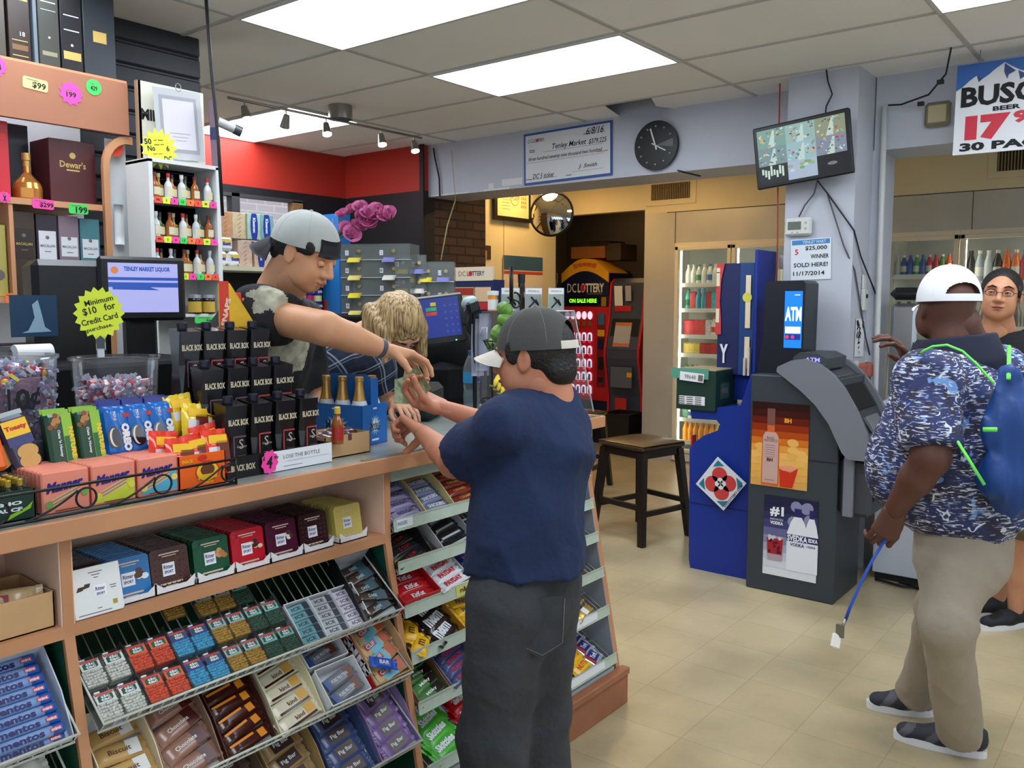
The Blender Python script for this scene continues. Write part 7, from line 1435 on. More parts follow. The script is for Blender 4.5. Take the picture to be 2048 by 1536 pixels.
# ------------------------------------------------------------------ lottery stand
LB = M_('stand_blue',(18,48,140),.4); 
t = thing('lottery_stand','moulded bright blue lottery play stand with red and white clover sign','lottery stand',(4.68,2.1,0)); prof = [atx(px,py,4.5) for px,py in ((1497,1146),(1384,1131),(1377,1105),(1376,900),(1383,888),(1405,872),(1432,862),(1437,850),(1430,841),(1380,838),(1378,820),(1478,812),(1492,770),(1500,745))]
pr = [(-(p.y-2.1),p.z) for p in prof]; pr[0] = (.24,0); pr[1] = (-.12,0); pr[2] = (-.13,.05); pr.append((.24,1.14))
b = MB(); b.push(frame((-.16,0,0),(0,-1,0),(0,0,1))); b.prism(pr[::1],-.38,0,LB); b.box(-.128,.24,.385,.393,-.001,.002,M_('stand_dark',(10,28,90),.5)); b.pop(); b.build('body',t)
b = MB(); b.push(frame((-.15,0,0),(0,-1,0),(0,0,1))); b.box(-.138,-.128,.12,.78,-.05,.0,M_('stand_red',(180,50,50),.5)); b.pop(); b.build('side_strip',t)
P = atx(1442,967,4.49); b = MB(); b.push(frame((P.x-t.location.x-.006,P.y-t.location.y,P.z),(0,-1,0),(0,0,1))@RZ(-37)); s_ = .108; b.box(-s_,s_,-s_,s_,-.002,0,M_('sign_white')); CLR = M_('clover_red',(196,64,64),.45); TL = M_('clover_teal',(30,120,140),.45)
b.push(RZ(0))
for i in (-1,1):
    for j in (-1,1):b.disc((i*.034,j*.034,.001),.046,CLR,n=20); b.disc((i*.012,j*.012,.0016),.017,_mats['sign_white'],n=16)
b.rect(0,0,.06,.06,CLR,.0009); b.pop()
for i in (-1,1):
    for j in (-1,1):b.push(T(i*.094,j*.094,.0012)); b.poly([(0,0),(-i*.05,.0),(-i*.024,-j*.024),(0,-j*.05)] if i*j > 0 else [(0,0),(0,-j*.05),(-i*.024,-j*.024),(-i*.05,0)],TL); b.pop()
b.push(T(.0,0,0)@RZ(90)); b.text('DCLOTTERY.COM',0,-.098,.013,NAV,.002,w=.17,bold=.03); b.pop(); b.pop(); b.build('clover_sign',t)
b = MB(); NV2 = M_('stand_navy',(26,34,82),.45)
b.push(frame((4.72-4.68,0,0),(0,-1,0),(0,0,1))); b.box(-.075,.055,1.13,1.77,-.03,0,NV2); b.box(.055,.14,1.13,1.77,-.03,-.002,M_('stand_steel',(30,66,120),.45)); b.box(.155,.172,1.13,1.84,-.24,.03,LB); b.box(-.12,.25,.98,1.14,-.2,-.04,LB)
b.pop(); b.build('back_panel',t)
b = MB(); b.push(frame((4.715-4.68,0,0),(0,-1,0),(0,0,1))); b.prism([(-.085,1.36),(-.05,1.36),(-.052,1.46),(-.062,1.55),(-.055,1.68),(-.035,1.77),(-.085,1.77)],0,.004,CLR)
for cy,h in ((1.68,.08),(1.73,.03),(1.47,.08)):b.rect(-.073,cy,.02,h,M_('sign_cream'),.005)
b.text('Y',-.03,1.25,.11,PAPER,.004,w=.05,bold=.04); b.rect(.11,1.55,.03,.30,M_('sign_cream'),.002); b.rect(.11,1.26,.03,.18,M_('sign_cream'),.002); b.disc((.105,1.575,.003),.028,M_('badge_yellow',(206,200,80),.5)); b.pop(); b.build('printed_panel',t)
b = MB(); b.push(frame((4.70-4.68,0,0),(0,-1,0),(0,0,1))); b.box(.18,.26,1.74,1.82,-.3,-.28,M_('card_cream',(206,196,190),.5)); b.pop(); b.build('cards',t)
for k,(py,h) in enumerate(((.10,.10),(.125,.16))):b = MB(); b.push(frame((4.69-4.68,0,0),(0,-1,0),(0,0,1))); b.box(py,py+.012,1.13,1.13+h,-.02,0,M_('card_cream')); b.pop(); b.build('pencil_card',t)
# green carton on the stand
P0 = atx(1430,818,4.50); X1 = aty(1475,810,P0.y).x; YL = atx(1352,812,4.50).y; z0 = prof[10].z+.002; H = .235
t = thing('green_carton','dark green carton with tape and white labels on the blue lottery stand','carton',(4.5,P0.y,z0)); GB = M_('carton_darkgreen',(22,50,40),.5)
b = MB(); b.box(0,X1-4.5,0,YL-P0.y,0,H-.008,GB,bev=.003); b.box(-.001,X1-4.5,-.001,YL-P0.y+.001,H-.008,H,M_('carton_top',(150,140,110),.5),bev=.002); b.build('box',t)
w = YL-P0.y; b = MB(); b.push(frame((-.003,w/2,0),(0,-1,0),(0,0,1))); TP = M_('tape_green',(90,150,130),.25); b.box(-w/2-.03,w/2-.04,H-.055,H+.004,0,.006,TP); b.push(T(-.02,H-.045,.008)@RZ(-4)); b.rect(0,0,.15,.05,PAPER); b.text('98648',-.01,0,.024,M_('thin_print'),.001,w=.07); b.rect(.055,-.0,.03,.035,M_('thin_print'),.001); b.pop()
b.rect(-.02,.055,.16,.05,PAPER,.001)
for i in range(3):
    for j in range(4):b.rect(-.085+i*.052,.036+j*.012,.04,.006,M_('thin_print'),.002)
b.pop(); b.build('tape_and_labels',t); b = MB(); b.push(FY(.12,-.002,.11)); b.rect(0,0,.12,.09,M_('carton_print',(60,84,76),.5),0); b.text('WINE',0,0,.03,M_('carton_top'),.001,w=.08); b.pop(); b.build('side_print',t)
# ------------------------------------------------------------------ bar stools
LEA = M_('stool_leather',(70,50,32),.28,spec=.6,bump=.15,bscale=120); SW = M_('stool_wood',(34,26,22),.4)
def stool(lab,M):
    t = thing('bar_stool',lab,'bar stool',M=M); s = .205; H = .60
    b = MB(); n = 10
    b.sheet(lambda u,v:((u-.5)*2*s,(v-.5)*2*s,H+.035+.022*(1-abs(2*u-1)**4)*(1-abs(2*v-1)**4)),n,n,LEA); b.box(-s,s,-s,s,H-.0,H+.035,LEA,bev=.012); b.build('seat',t)
    b = MB(); b.box(-s+.02,s-.02,-s+.02,s-.02,H-.05,H,SW); b.build('apron',t)
    for i in (-1,1):
        for j in (-1,1):
            b = MB(); a = (i*(s-.035),j*(s-.035),H-.01); c = (i*(s+.02),j*(s+.02),.0); vs = []
            for (px,py,pz),w in ((c,.020),(a,.024)):vs += [(px-w,py-w,pz),(px+w,py-w,pz),(px+w,py+w,pz),(px-w,py+w,pz)]
            b.add(vs,[(3,2,1,0),(4,5,6,7),(0,1,5,4),(1,2,6,5),(2,3,7,6),(3,0,4,7)],SW); b.build('leg',t)
    for (x0,y0,x1,y1,z) in ((-1,-1,1,-1,.20),(-1,1,1,1,.20),(-1,-1,-1,1,.24),(1,-1,1,1,.24)):
        b = MB(); r = s+.002; A_,C_ = Vector((x0*r,y0*r,z)),Vector((x1*r,y1*r,z)); d = (C_-A_).normalized(); p = Vector((-d.y,d.x,0))*.011; q = Vector((0,0,.017)); b.add([A_-p-q,A_+p-q,C_+p-q,C_-p-q,A_-p+q,A_+p+q,C_+p+q,C_-p+q],[(3,2,1,0),(4,5,6,7),(0,1,5,4),(1,2,6,5),(2,3,7,6),(3,0,4,7)],SW); b.build('stretcher',t)
    return t
st = stool('dark wooden bar stool with brown leather seat standing alone in the aisle',T(4.99,2.82,0)@RZ(-14))
dup(st,T(5.93,3.98,0)@RZ(10),'dark wooden bar stool half hidden behind the counter end')
# ------------------------------------------------------------------ right-hand side furniture
t = thing('white_cabinet','plain white low cabinet between the cash machine and the man','cabinet',(5.2,1.1,0)); b = PX(t); b.box(4.98,5.5,.96,1.33,.04,1.0,M_('cabinet_white',(214,220,232),.4),bev=.004); b.build('cabinet_body',t); b = PX(t); b.box(5.0,5.5,.97,1.32,0,.04,M_('low_black')); b.build('toe_kick',t)
t = thing('steel_urn','brushed steel drink dispenser on the white cabinet beside the column','dispenser',(5.25,1.24,1.0)); b = MB(); b.box(-.08,.10,-.04,.10,.0,.54,M_('urn_steel',(186,188,190),.2,metal=.9),bev=.02); b.build('body',t); b = MB(); b.box(-.08,.12,-.05,.11,.56,.63,BLACK,bev=.03); b.build('lid',t)
b = MB(); b.box(5.0,5.6,-.6,.95,0,.95,M_('black_shelf',(24,24,28),.4),bev=.01)
for z in (.2,.5):b.box(4.985,5.0,-.6,.95,z,z+.02,M_('low_black'))
single(b,'black_counter','low black counter behind the man with glasses','counter')
b = MB(); b.box(5.05,5.4,-.55,.55,.95,1.48,M_('snack_rack_brown',(60,44,36),.6,var=.5,vscale=12),bev=.01); b.box(5.04,5.05,-.5,.52,1.30,1.42,M_('snack_orange',(196,130,70),.5)); single(b,'snack_display','dark snack display with an orange strip at the right edge','display')
b = MB(); b.tube([(4.94,1.30,.012),(4.90,1.15,.012),(4.92,1.05,.012),(4.96,1.18,.012)],.007,CBK,6); single(b,'floor_cable','black cable lying on the floor before the white cabinet','cable')
# ------------------------------------------------------------------ people: implicit surfaces blended into one skin
def V3(p):return np.array(p,np.float32)
class SDF:
    def __init__(s,res):s.p = []; s.res = res
    def cap(s,a,b,ra,rb=None,k=.02,op=0,flat=None,cut0=False,cut1=False,ca=None):s.p.append(('c',V3(a),V3(b),ra,ra if rb is None else rb,k,op,flat,cut0,cut1)); return s
    def ell(s,c,r,M=None,k=.02,op=0):s.p.append(('e',V3(c),V3(r),np.array(M,np.float32)[:3,:3] if M is not None else None,None,k,op,None,0,0)); return s
    def chain(s,pts,rs,k=.02,**kw):
        for i in range(len(pts)-1):s.cap(pts[i],pts[i+1],rs[i],rs[i+1],k,**kw)
        return s
    def run(s,M=None,disp=None,smooth=1):
        lo = np.full(3,1e9); hi = -lo
        for q in s.p:
            if q[6]:continue
            if q[0] == 'c':r = max(q[3],q[4])+q[5]; lo = np.minimum(lo,np.minimum(q[1],q[2])-r); hi = np.maximum(hi,np.maximum(q[1],q[2])+r)
            else:r = q[2].max()+q[5]; lo = np.minimum(lo,q[1]-r); hi = np.maximum(hi,q[1]+r)
        h = s.res; lo -= 2*h; n = np.ceil((hi-lo)/h).astype(int)+3
        ax = [(lo[i]+h*np.arange(n[i])).astype(np.float32) for i in range(3)]
        G = np.full(tuple(n),9.0,np.float32)
        for ty,A,B,ra,rb,k,op,flat,c0,c1 in s.p:
            if ty == 'c':l_ = np.minimum(A-ra,B-rb)-k*1.2-2*h-.03; h_ = np.maximum(A+ra,B+rb)+k*1.2+2*h+.03
            else:m = B.max()+k*1.2+2*h+.03; l_ = A-m; h_ = A+m
            i0 = np.clip(((l_-lo)/h).astype(int),0,n-1); i1 = np.clip(((h_-lo)/h).astype(int)+2,1,n)
            if (i1 <= i0).any():continue
            sl = tuple(slice(i0[i],i1[i]) for i in range(3))
            X = ax[0][sl[0]][:,None,None]; Y = ax[1][sl[1]][None,:,None]; Z = ax[2][sl[2]][None,None,:]
            x,y,z = X-A[0],Y-A[1],Z-A[2]
            if ty == 'c':
                d = B-A; L2 = max(float(d@d),1e-9); t0 = (x*d[0]+y*d[1]+z*d[2])/L2; t = np.clip(t0,0,1); r = ra+(rb-ra)*t
                x,y,z = x-t*d[0],y-t*d[1],z-t*d[2]
                if flat is not None:
                    f,sc = V3(flat[0]),flat[1]; f = f/np.linalg.norm(f); dt = (x*f[0]+y*f[1]+z*f[2])*(1/sc-1); x,y,z = x+dt*f[0],y+dt*f[1],z+dt*f[2]
                D = np.sqrt(x*x+y*y+z*z)-r
                if c0:D = np.maximum(D,-t0*sqrt(L2))
                if c1:D = np.maximum(D,(t0-1)*sqrt(L2))
            else:
                if ra is not None:R_ = ra; x,y,z = (x*R_[0,0]+y*R_[1,0]+z*R_[2,0],x*R_[0,1]+y*R_[1,1]+z*R_[2,1],x*R_[0,2]+y*R_[1,2]+z*R_[2,2])
                q = np.sqrt((x/B[0])**2+(y/B[1])**2+(z/B[2])**2); q2 = np.sqrt((x/B[0]**2)**2+(y/B[1]**2)**2+(z/B[2]**2)**2); D = q*(q-1)/np.maximum(q2,1e-6)
            g = G[sl]
            if op == 0:hh = np.clip(.5+.5*(g-D)/k,0,1); G[sl] = g+(D-g)*hh-k*hh*(1-hh)
            else:D = -D; hh = np.clip(.5-.5*(g-D)/k,0,1); G[sl] = g+(D-g)*hh+k*hh*(1-hh)
        if disp is not None:G += disp(ax[0][:,None,None],ax[1][None,:,None],ax[2][None,None,:]).astype(np.float32)*(np.abs(G) < .06)
        # surface nets
        S = G < 0; nc = n-1; P = np.zeros(tuple(nc)+(3,),np.float32); C_ = np.zeros(tuple(nc),np.float32)
        cor = [(i,j,k_) for i in (0,1) for j in (0,1) for k_ in (0,1)]
        def sub(a,c):return a[c[0]:c[0]+nc[0],c[1]:c[1]+nc[1],c[2]:c[2]+nc[2]]
        for a in cor:
            for axi in range(3):
                if a[axi]:continue
                b = list(a); b[axi] = 1; ga,gb = sub(G,a),sub(G,b); m = sub(S,a) != sub(S,b); t = np.where(m,ga/np.where(m,ga-gb,1),0)
                for q in range(3):P[...,q] += np.where(m,a[q]+(t if q == axi else 0),0)
                C_ += m
        act = C_ > 0; idx = np.full(tuple(nc),-1,np.int64); idx[act] = np.arange(act.sum()); ijk = np.argwhere(act)
        vs = (ijk+P[act]/C_[act][:,None])*h+lo; F_ = []
        for axi in range(3):
            u,w = (axi+1) % 3,(axi+2) % 3; s0 = [slice(1,nc[i]) for i in range(3)]; s0[axi] = slice(0,nc[axi]); s1 = list(s0); s1[axi] = slice(1,nc[axi]+1)
            a_,b_ = S[tuple(s0)],S[tuple(s1)]; e = np.argwhere(a_ != b_); 
            if len(e) == 0:continue
            inside = a_[tuple(e.T)]; off = np.zeros(3,int); off[u] = 1; off[w] = 1; c = e.copy(); c[:,u] += 1; c[:,w] += 1
            def I(du,dw):q = c.copy(); q[:,u] -= du; q[:,w] -= dw; return idx[tuple(q.T)]
            Q = np.stack([I(1,1),I(0,1),I(0,0),I(1,0)],1); Q[~inside] = Q[~inside][:,::-1]; F_.append(Q)
        F_ = np.concatenate(F_)
        for _ in range(smooth):
            acc = np.zeros_like(vs); cn = np.zeros(len(vs))
            for i in range(4):a_,b_ = F_[:,i],F_[:,(i+1) % 4]; np.add.at(acc,a_,vs[b_]); np.add.at(cn,a_,1); np.add.at(acc,b_,vs[a_]); np.add.at(cn,b_,1)
            vs = vs*.4+.6*acc/np.maximum(cn,1)[:,None]
        if M is not None:A = np.array(M); vs = vs@A[:3,:3].T+A[:3,3]
        return vs,F_
def blob(name,parts_,mats,parent,mfun=None):
    """one mesh from sdf results; parts_ = [(vs, faces, material index)]"""
    V_ = []; F_ = []; MI = []; n = 0; loc = np.array(parent.location)
    for vs,fs,mi in parts_:V_.append(vs-loc); F_.append(fs+n); MI.append(np.full(len(fs),mi) if not callable(mi) else mi(vs[fs].mean(1))); n += len(vs)
    V_ = np.concatenate(V_); F_ = np.concatenate(F_); MI = np.concatenate(MI)
    me = bpy.data.meshes.new(name); me.vertices.add(len(V_)); me.vertices.foreach_set('co',V_.astype(np.float32).ravel()); me.loops.add(len(F_)*4); me.loops.foreach_set('vertex_index',F_.ravel().astype(np.int32))
    me.polygons.add(len(F_)); me.polygons.foreach_set('loop_start',np.arange(0,len(F_)*4,4,dtype=np.int32)); me.update(calc_edges=True)
    for m in mats:me.materials.append(m)
    me.polygons.foreach_set('material_index',MI.astype(np.int32)); me.polygons.foreach_set('use_smooth',np.ones(len(F_),bool)); me.update()
    o = bpy.data.objects.new(name,me); COL.objects.link(o); o.parent = parent; return o
def folds(amp,fx=(9,4,14),seed=0):
    R = np.random.RandomState(seed); W = [(R.normal(size=3)*np.array(fx),R.rand()*6.28) for _ in range(5)]
    def f(x,y,z):
        w = .6*np.sin(7*x+3*z)+.6*np.sin(6*y-5*z+1); s_ = 0
        for v,p in W:s_ = s_+(np.abs(np.sin((v[0]*x+v[1]*y+v[2]*z)*.8+p+1.8*w))**.6-.6)
        return amp*s_*.75
    return f
def skin(name,c):return mat(name,c,.52,bump=.04,bscale=160,var=.07,vscale=14)
def headframe(c,fwd,up=(0,0,1)):
    f = Vector(fwd).normalized(); l = Vector(up).cross(f).normalized(); u = f.cross(l); M = Matrix.Identity(4)
    for i in range(3):M[i][0],M[i][1],M[i][2],M[i][3] = f[i],l[i],u[i],c[i]
    return M
def head_sdf(sc=1.0,jaw=1.0,full=1.0,res=.0035):
    s = SDF(res); q = sc
    def E(c,r,M=None,k=.02,op=0):s.ell([v*q for v in c],[v*q for v in r],M,k*q,op)
    E((-.012,0,.030),(.094,.076,.086)); E((.030,0,-.020),(.060,.062*jaw,.075),k=.03); E((.045,0,-.078),(.034,.036*jaw,.026),k=.035)
    for y in (-1,1):
        E((.056,y*.036,-.028),(.024,.024*full,.026),k=.025); E((.076,y*.028,.034),(.016,.024,.008),k=.016); E((.102,y*.031,.010),(.022,.019,.013),k=.014,op=1)
        E((-.002,y*.079,.0),(.018,.007,.031),RY(-12),k=.008); E((.004,y*.086,.002),(.009,.005,.018),RY(-12),k=.006,op=1); E((.094,y*.013,-.026),(.011,.009,.009),k=.008)
        E((.030,y*.050*jaw,-.060),(.03,.016,.022),k=.03)
    s.cap([.084*q,0,.024*q],[.108*q,0,-.022*q],.008*q,.011*q,.012*q); E((.086,0,-.050),(.014,.024,.0065),k=.008); E((.083,0,-.061),(.014,.020,.0075),k=.008); E((.102,0,-.0555),(.016,.022,.0014),k=.005,op=1)
    s.cap([-.030*q,0,-.035*q],[-.045*q,0,-.15*q],.056*q,.060*q,.035*q)
    return s
def face_parts(M,t,sc=1.0,brow=(24,18,16),lips=(150,90,80),look=0.0,closed=False,sk=None):
    Ml = Matrix.Translation(-Vector(t.location))@M
    for y in (-1,1):
        if not closed:
            b = MB(Ml); b.sphere((.0785*sc,y*.031*sc,.008*sc),.0120*sc,M_('eye_white',(190,184,178),.3)); b.sphere((.0838*sc,y*.031*sc+look*sc,.0085*sc),.0072*sc,M_('eye_iris',(30,20,16),.2)); b.build('eye',t)
        b = MB(Ml); E_ = Ml@T(.0785*sc,y*.031*sc,.008*sc); b.M = E_@RY(-6); b.sphere((0,0,0),.0131*sc,sk,lo=-90 if closed else 9,hi=90); b.M = E_; b.sphere((0,0,0),.0129*sc,sk,lo=-90,hi=-12 if not closed else 0)
        zz = .0035 if closed else .0118; b.M = Ml; b.tube([(.088*sc,y*.0205*sc,(zz-.003)*sc),(.0918*sc,y*.031*sc,zz*sc),(.087*sc,y*.042*sc,(zz-.003)*sc)],.0012*sc,M_('lash',(30,22,20),.6),6); b.build('eyelid',t)
        b = MB(Ml); b.tube([(.096*sc,y*.014*sc,.031*sc),(.095*sc,y*.030*sc,.037*sc),(.083*sc,y*.048*sc,.031*sc)],[.0022*sc,.004*sc,.0018*sc],M_('brow_%d' % brow[0],brow,.8),6); b.build('eyebrow',t)
    b = MB(Ml); L = M_('lips_%d' % lips[0],lips,.45); b.tube([(.090*sc,-.020*sc,-.056*sc),(.0985*sc,-.008*sc,-.0515*sc),(.0985*sc,.008*sc,-.0515*sc),(.090*sc,.020*sc,-.056*sc)],[.002*sc,.0042*sc,.0042*sc,.002*sc],L,6); b.tube([(.089*sc,-.018*sc,-.0575*sc),(.096*sc,0,-.0625*sc),(.089*sc,.018*sc,-.0575*sc)],[.002*sc,.0048*sc,.002*sc],L,6); b.build('lips',t)
def hand(M,side=1,curl=(30,35,20),spread=4,thumb=(35,25),sc=1.0,res=.0026,curls=None,thumb_in=0):
    """wrist at the origin, fingers along +x, palm towards -z, thumb on the +y side (times side)"""
    s = SDF(res); q = sc; S = side
    base = [(.088,.030),(.094,.010),(.090,-.011),(.081,-.031)]; L = [(.043,.025,.020),(.048,.029,.021),(.044,.027,.020),(.034,.020,.018)]; rr = [.0088,.0092,.0088,.0078]
    s.cap([-.03*q,0,0],[.012*q,0,0],.024*q,.023*q,.02*q,flat=((0,0,1),.75))
    for (bx,by),r in zip(base,rr):s.cap([.012*q,S*by*.55*q,0],[(bx-.008)*q,S*by*q,.002*q],.015*q,.0115*q,.012*q)
    s.cap([.02*q,S*.022*q,-.008*q],[.05*q,S*.030*q,-.010*q],.015*q,.013*q,.015*q)
    for i in range(4):
        cu = curls[i] if curls else curl; p = Vector((base[i][0]*q,S*base[i][1]*q,.001*q)); a = radians(cu[0]); yaw = radians(spread*(1.5-i))*S
        for j in range(3):
            d = Vector((cos(a)*cos(yaw),cos(a)*sin(yaw),-sin(a))); e = p+d*L[i][j]*q; s.cap(p,e,rr[i]*(1-.07*j)*q,rr[i]*(.95-.09*j)*q,.0035*q); p = e
            if j < 2:a += radians(cu[j+1])
    p = Vector((.018*q,S*.022*q,-.006*q)); yaw = radians(thumb[0])*S; pit = radians(20+thumb_in)
    for j,(l_,r) in enumerate(((.046,.0125),(.034,.0108),(.028,.0095))):
        d = Vector((cos(yaw)*cos(pit),sin(yaw)*cos(pit),-sin(pit))); e = p+d*l_*q; s.cap(p,e,r*q,r*.92*q,.006*q); p = e; yaw -= radians(thumb[1])*S*.8; pit += radians(thumb_in*.4)
    return s.run(M,smooth=1)
def hframe(w,d,palm):
    """hand matrix: wrist w, finger direction d, palm normal"""
    x = Vector(d).normalized(); z = -Vector(palm); z = (z-x*z.dot(x)).normalized(); y = z.cross(x); M = Matrix.Identity(4)
    for i in range(3):M[i][0],M[i][1],M[i][2],M[i][3] = x[i],y[i],z[i],w[i]
    return M
def arm(s,sh,el,wr,r=(.052,.042,.036,.024),k=.03):
    m = Vector(el)*.6+Vector(wr)*.4; s.chain([sh,el],[r[0],r[1]],k); s.cap(el,m,r[1]*.98,r[2]*1.02,k*.6); s.cap(m,wr,r[2]*1.02,r[3],k*.6)
def fitcap(M,t,mc,mb,sc=1.0,back_open=False,reverse=False,tilt=8,strap=None,button=None,rad=(.106,.088,.098),drop=.012,bl=.06,arch=.34):
    """baseball cap: six-panel dome + curved brim, in head coordinates"""
    Ml = Matrix.Translation(-Vector(t.location))@M@T(-.012*sc,0,.032*sc)@RY(tilt)
    if reverse:Ml = Ml@RZ(180)
    a,b_,c = [v*sc for v in rad]; cap_t = bpy.data.objects.new('cap',None); cap_t.empty_display_size = .05; COL.objects.link(cap_t); cap_t.parent = t
    def dome(u,v):
        th = 2*pi*u; ph = pi/2*(1-v); zz = c*sin(ph); rr = cos(ph)**.85 if v < 1 else 1.0; g = 1+.012*abs(sin(3*th)); return (a*rr*cos(th)*g,b_*rr*sin(th)*g,zz-.008*v*sc)
    n = 240; m = 72; vs = [dome(i/n,j/m) for i in range(n) for j in range(m+1)]; fs = []; f2 = []
    for i in range(n):
        for j in range(m):
            th = 2*pi*(i+.5)/n; dq = abs(th-pi)/.62; v_ = (j+.5)/m
            if back_open and dq < 1 and v_ > 1-.13-arch*sqrt(1-dq*dq) and v_ < 1-.13:continue
            f = (i*(m+1)+j,i*(m+1)+j+1,((i+1) % n)*(m+1)+j+1,((i+1) % n)*(m+1)+j); (f2 if strap and dq < 1.1 and v_ > .87 else fs).append(f)
    B = MB(Ml); B.add(vs,fs,mc,True)
    if f2:B.add(vs,f2,strap,True)
    for k in range(6):B.tube([dome(k/6+.0,j/m) for j in range(0,m if not (back_open and k == 3) else int(m*.5),6)],.0009*sc,button or mc,4)
    B.sphere((0,0,c+.001),.006*sc,button or mc,n=8,k=5,sc=(1,1,.5)); o = B.build('crown',cap_t)
    B = MB(Ml); W = .070*sc; Lb = bl*sc
    def br(u,v):y = (u-.5)*2*W; x0 = a*sqrt(max(0,1-(y/(b_*1.02))**2))*.97; return (x0+Lb*v*sqrt(max(0.02,1-(abs(y)/W)**2.6)),y*(1+.06*v),-.006*sc-.022*(y/W)**2*sc-drop*v*sc)
    B.sheet(br,16,8,mb,thick=.0035*sc); B.build('brim',cap_t); return cap_t
def shoe(t,heel,toe,m1,m2,m3,h=.075,w=.048):
    h0,t0 = Vector(heel),Vector(toe); d = t0-h0; L = d.length; M = T(*h0)@Matrix.Rotation(math.atan2(d.y,d.x),4,'Z'); st_ = bpy.data.objects.new('shoe',None); COL.objects.link(st_); st_.parent = t
    s = SDF(.006); s.cap((.035,0,.055),(L*.5,0,.045),.036,.038,.03).cap((L*.45,0,.042),(L-.045,.004,.036),.042,.036,.03,flat=((0,0,1),.75)).cap((.04,0,.06),(.035,0,h+.02),.034,.034,.02,cut1=True)
    vs,fs = s.run(M); blob('upper',[(vs,fs,lambda c:((np.sin(((c-np.array(h0))@np.array(d/L))*70+c[:,2]*60) > .45)*1).astype(int))],[m1,m2],t).parent = st_
    pl = [(w*.72*cos(a)*(.95 if cos(a) < 0 else 1.0),w*.8*sin(a)) for a in [k*pi/10 for k in range(20)]]; poly = []
    for k in range(32):
        a = 2*pi*k/32; x = L/2+L/2*cos(a); y = (w*.80+.006*cos(a))*sin(a); y = math.copysign(abs(y)**.82*(w**.18),y) if y else 0; poly.append((x,y))
    b = MB(Matrix.Translation(-Vector(t.location))@M); b.prism(poly,.0,.026,m3); o = b.build('sole',t); o.parent = st_; return st_
def person(lab,x,y):return thing('person',lab,'person',(x,y,0))
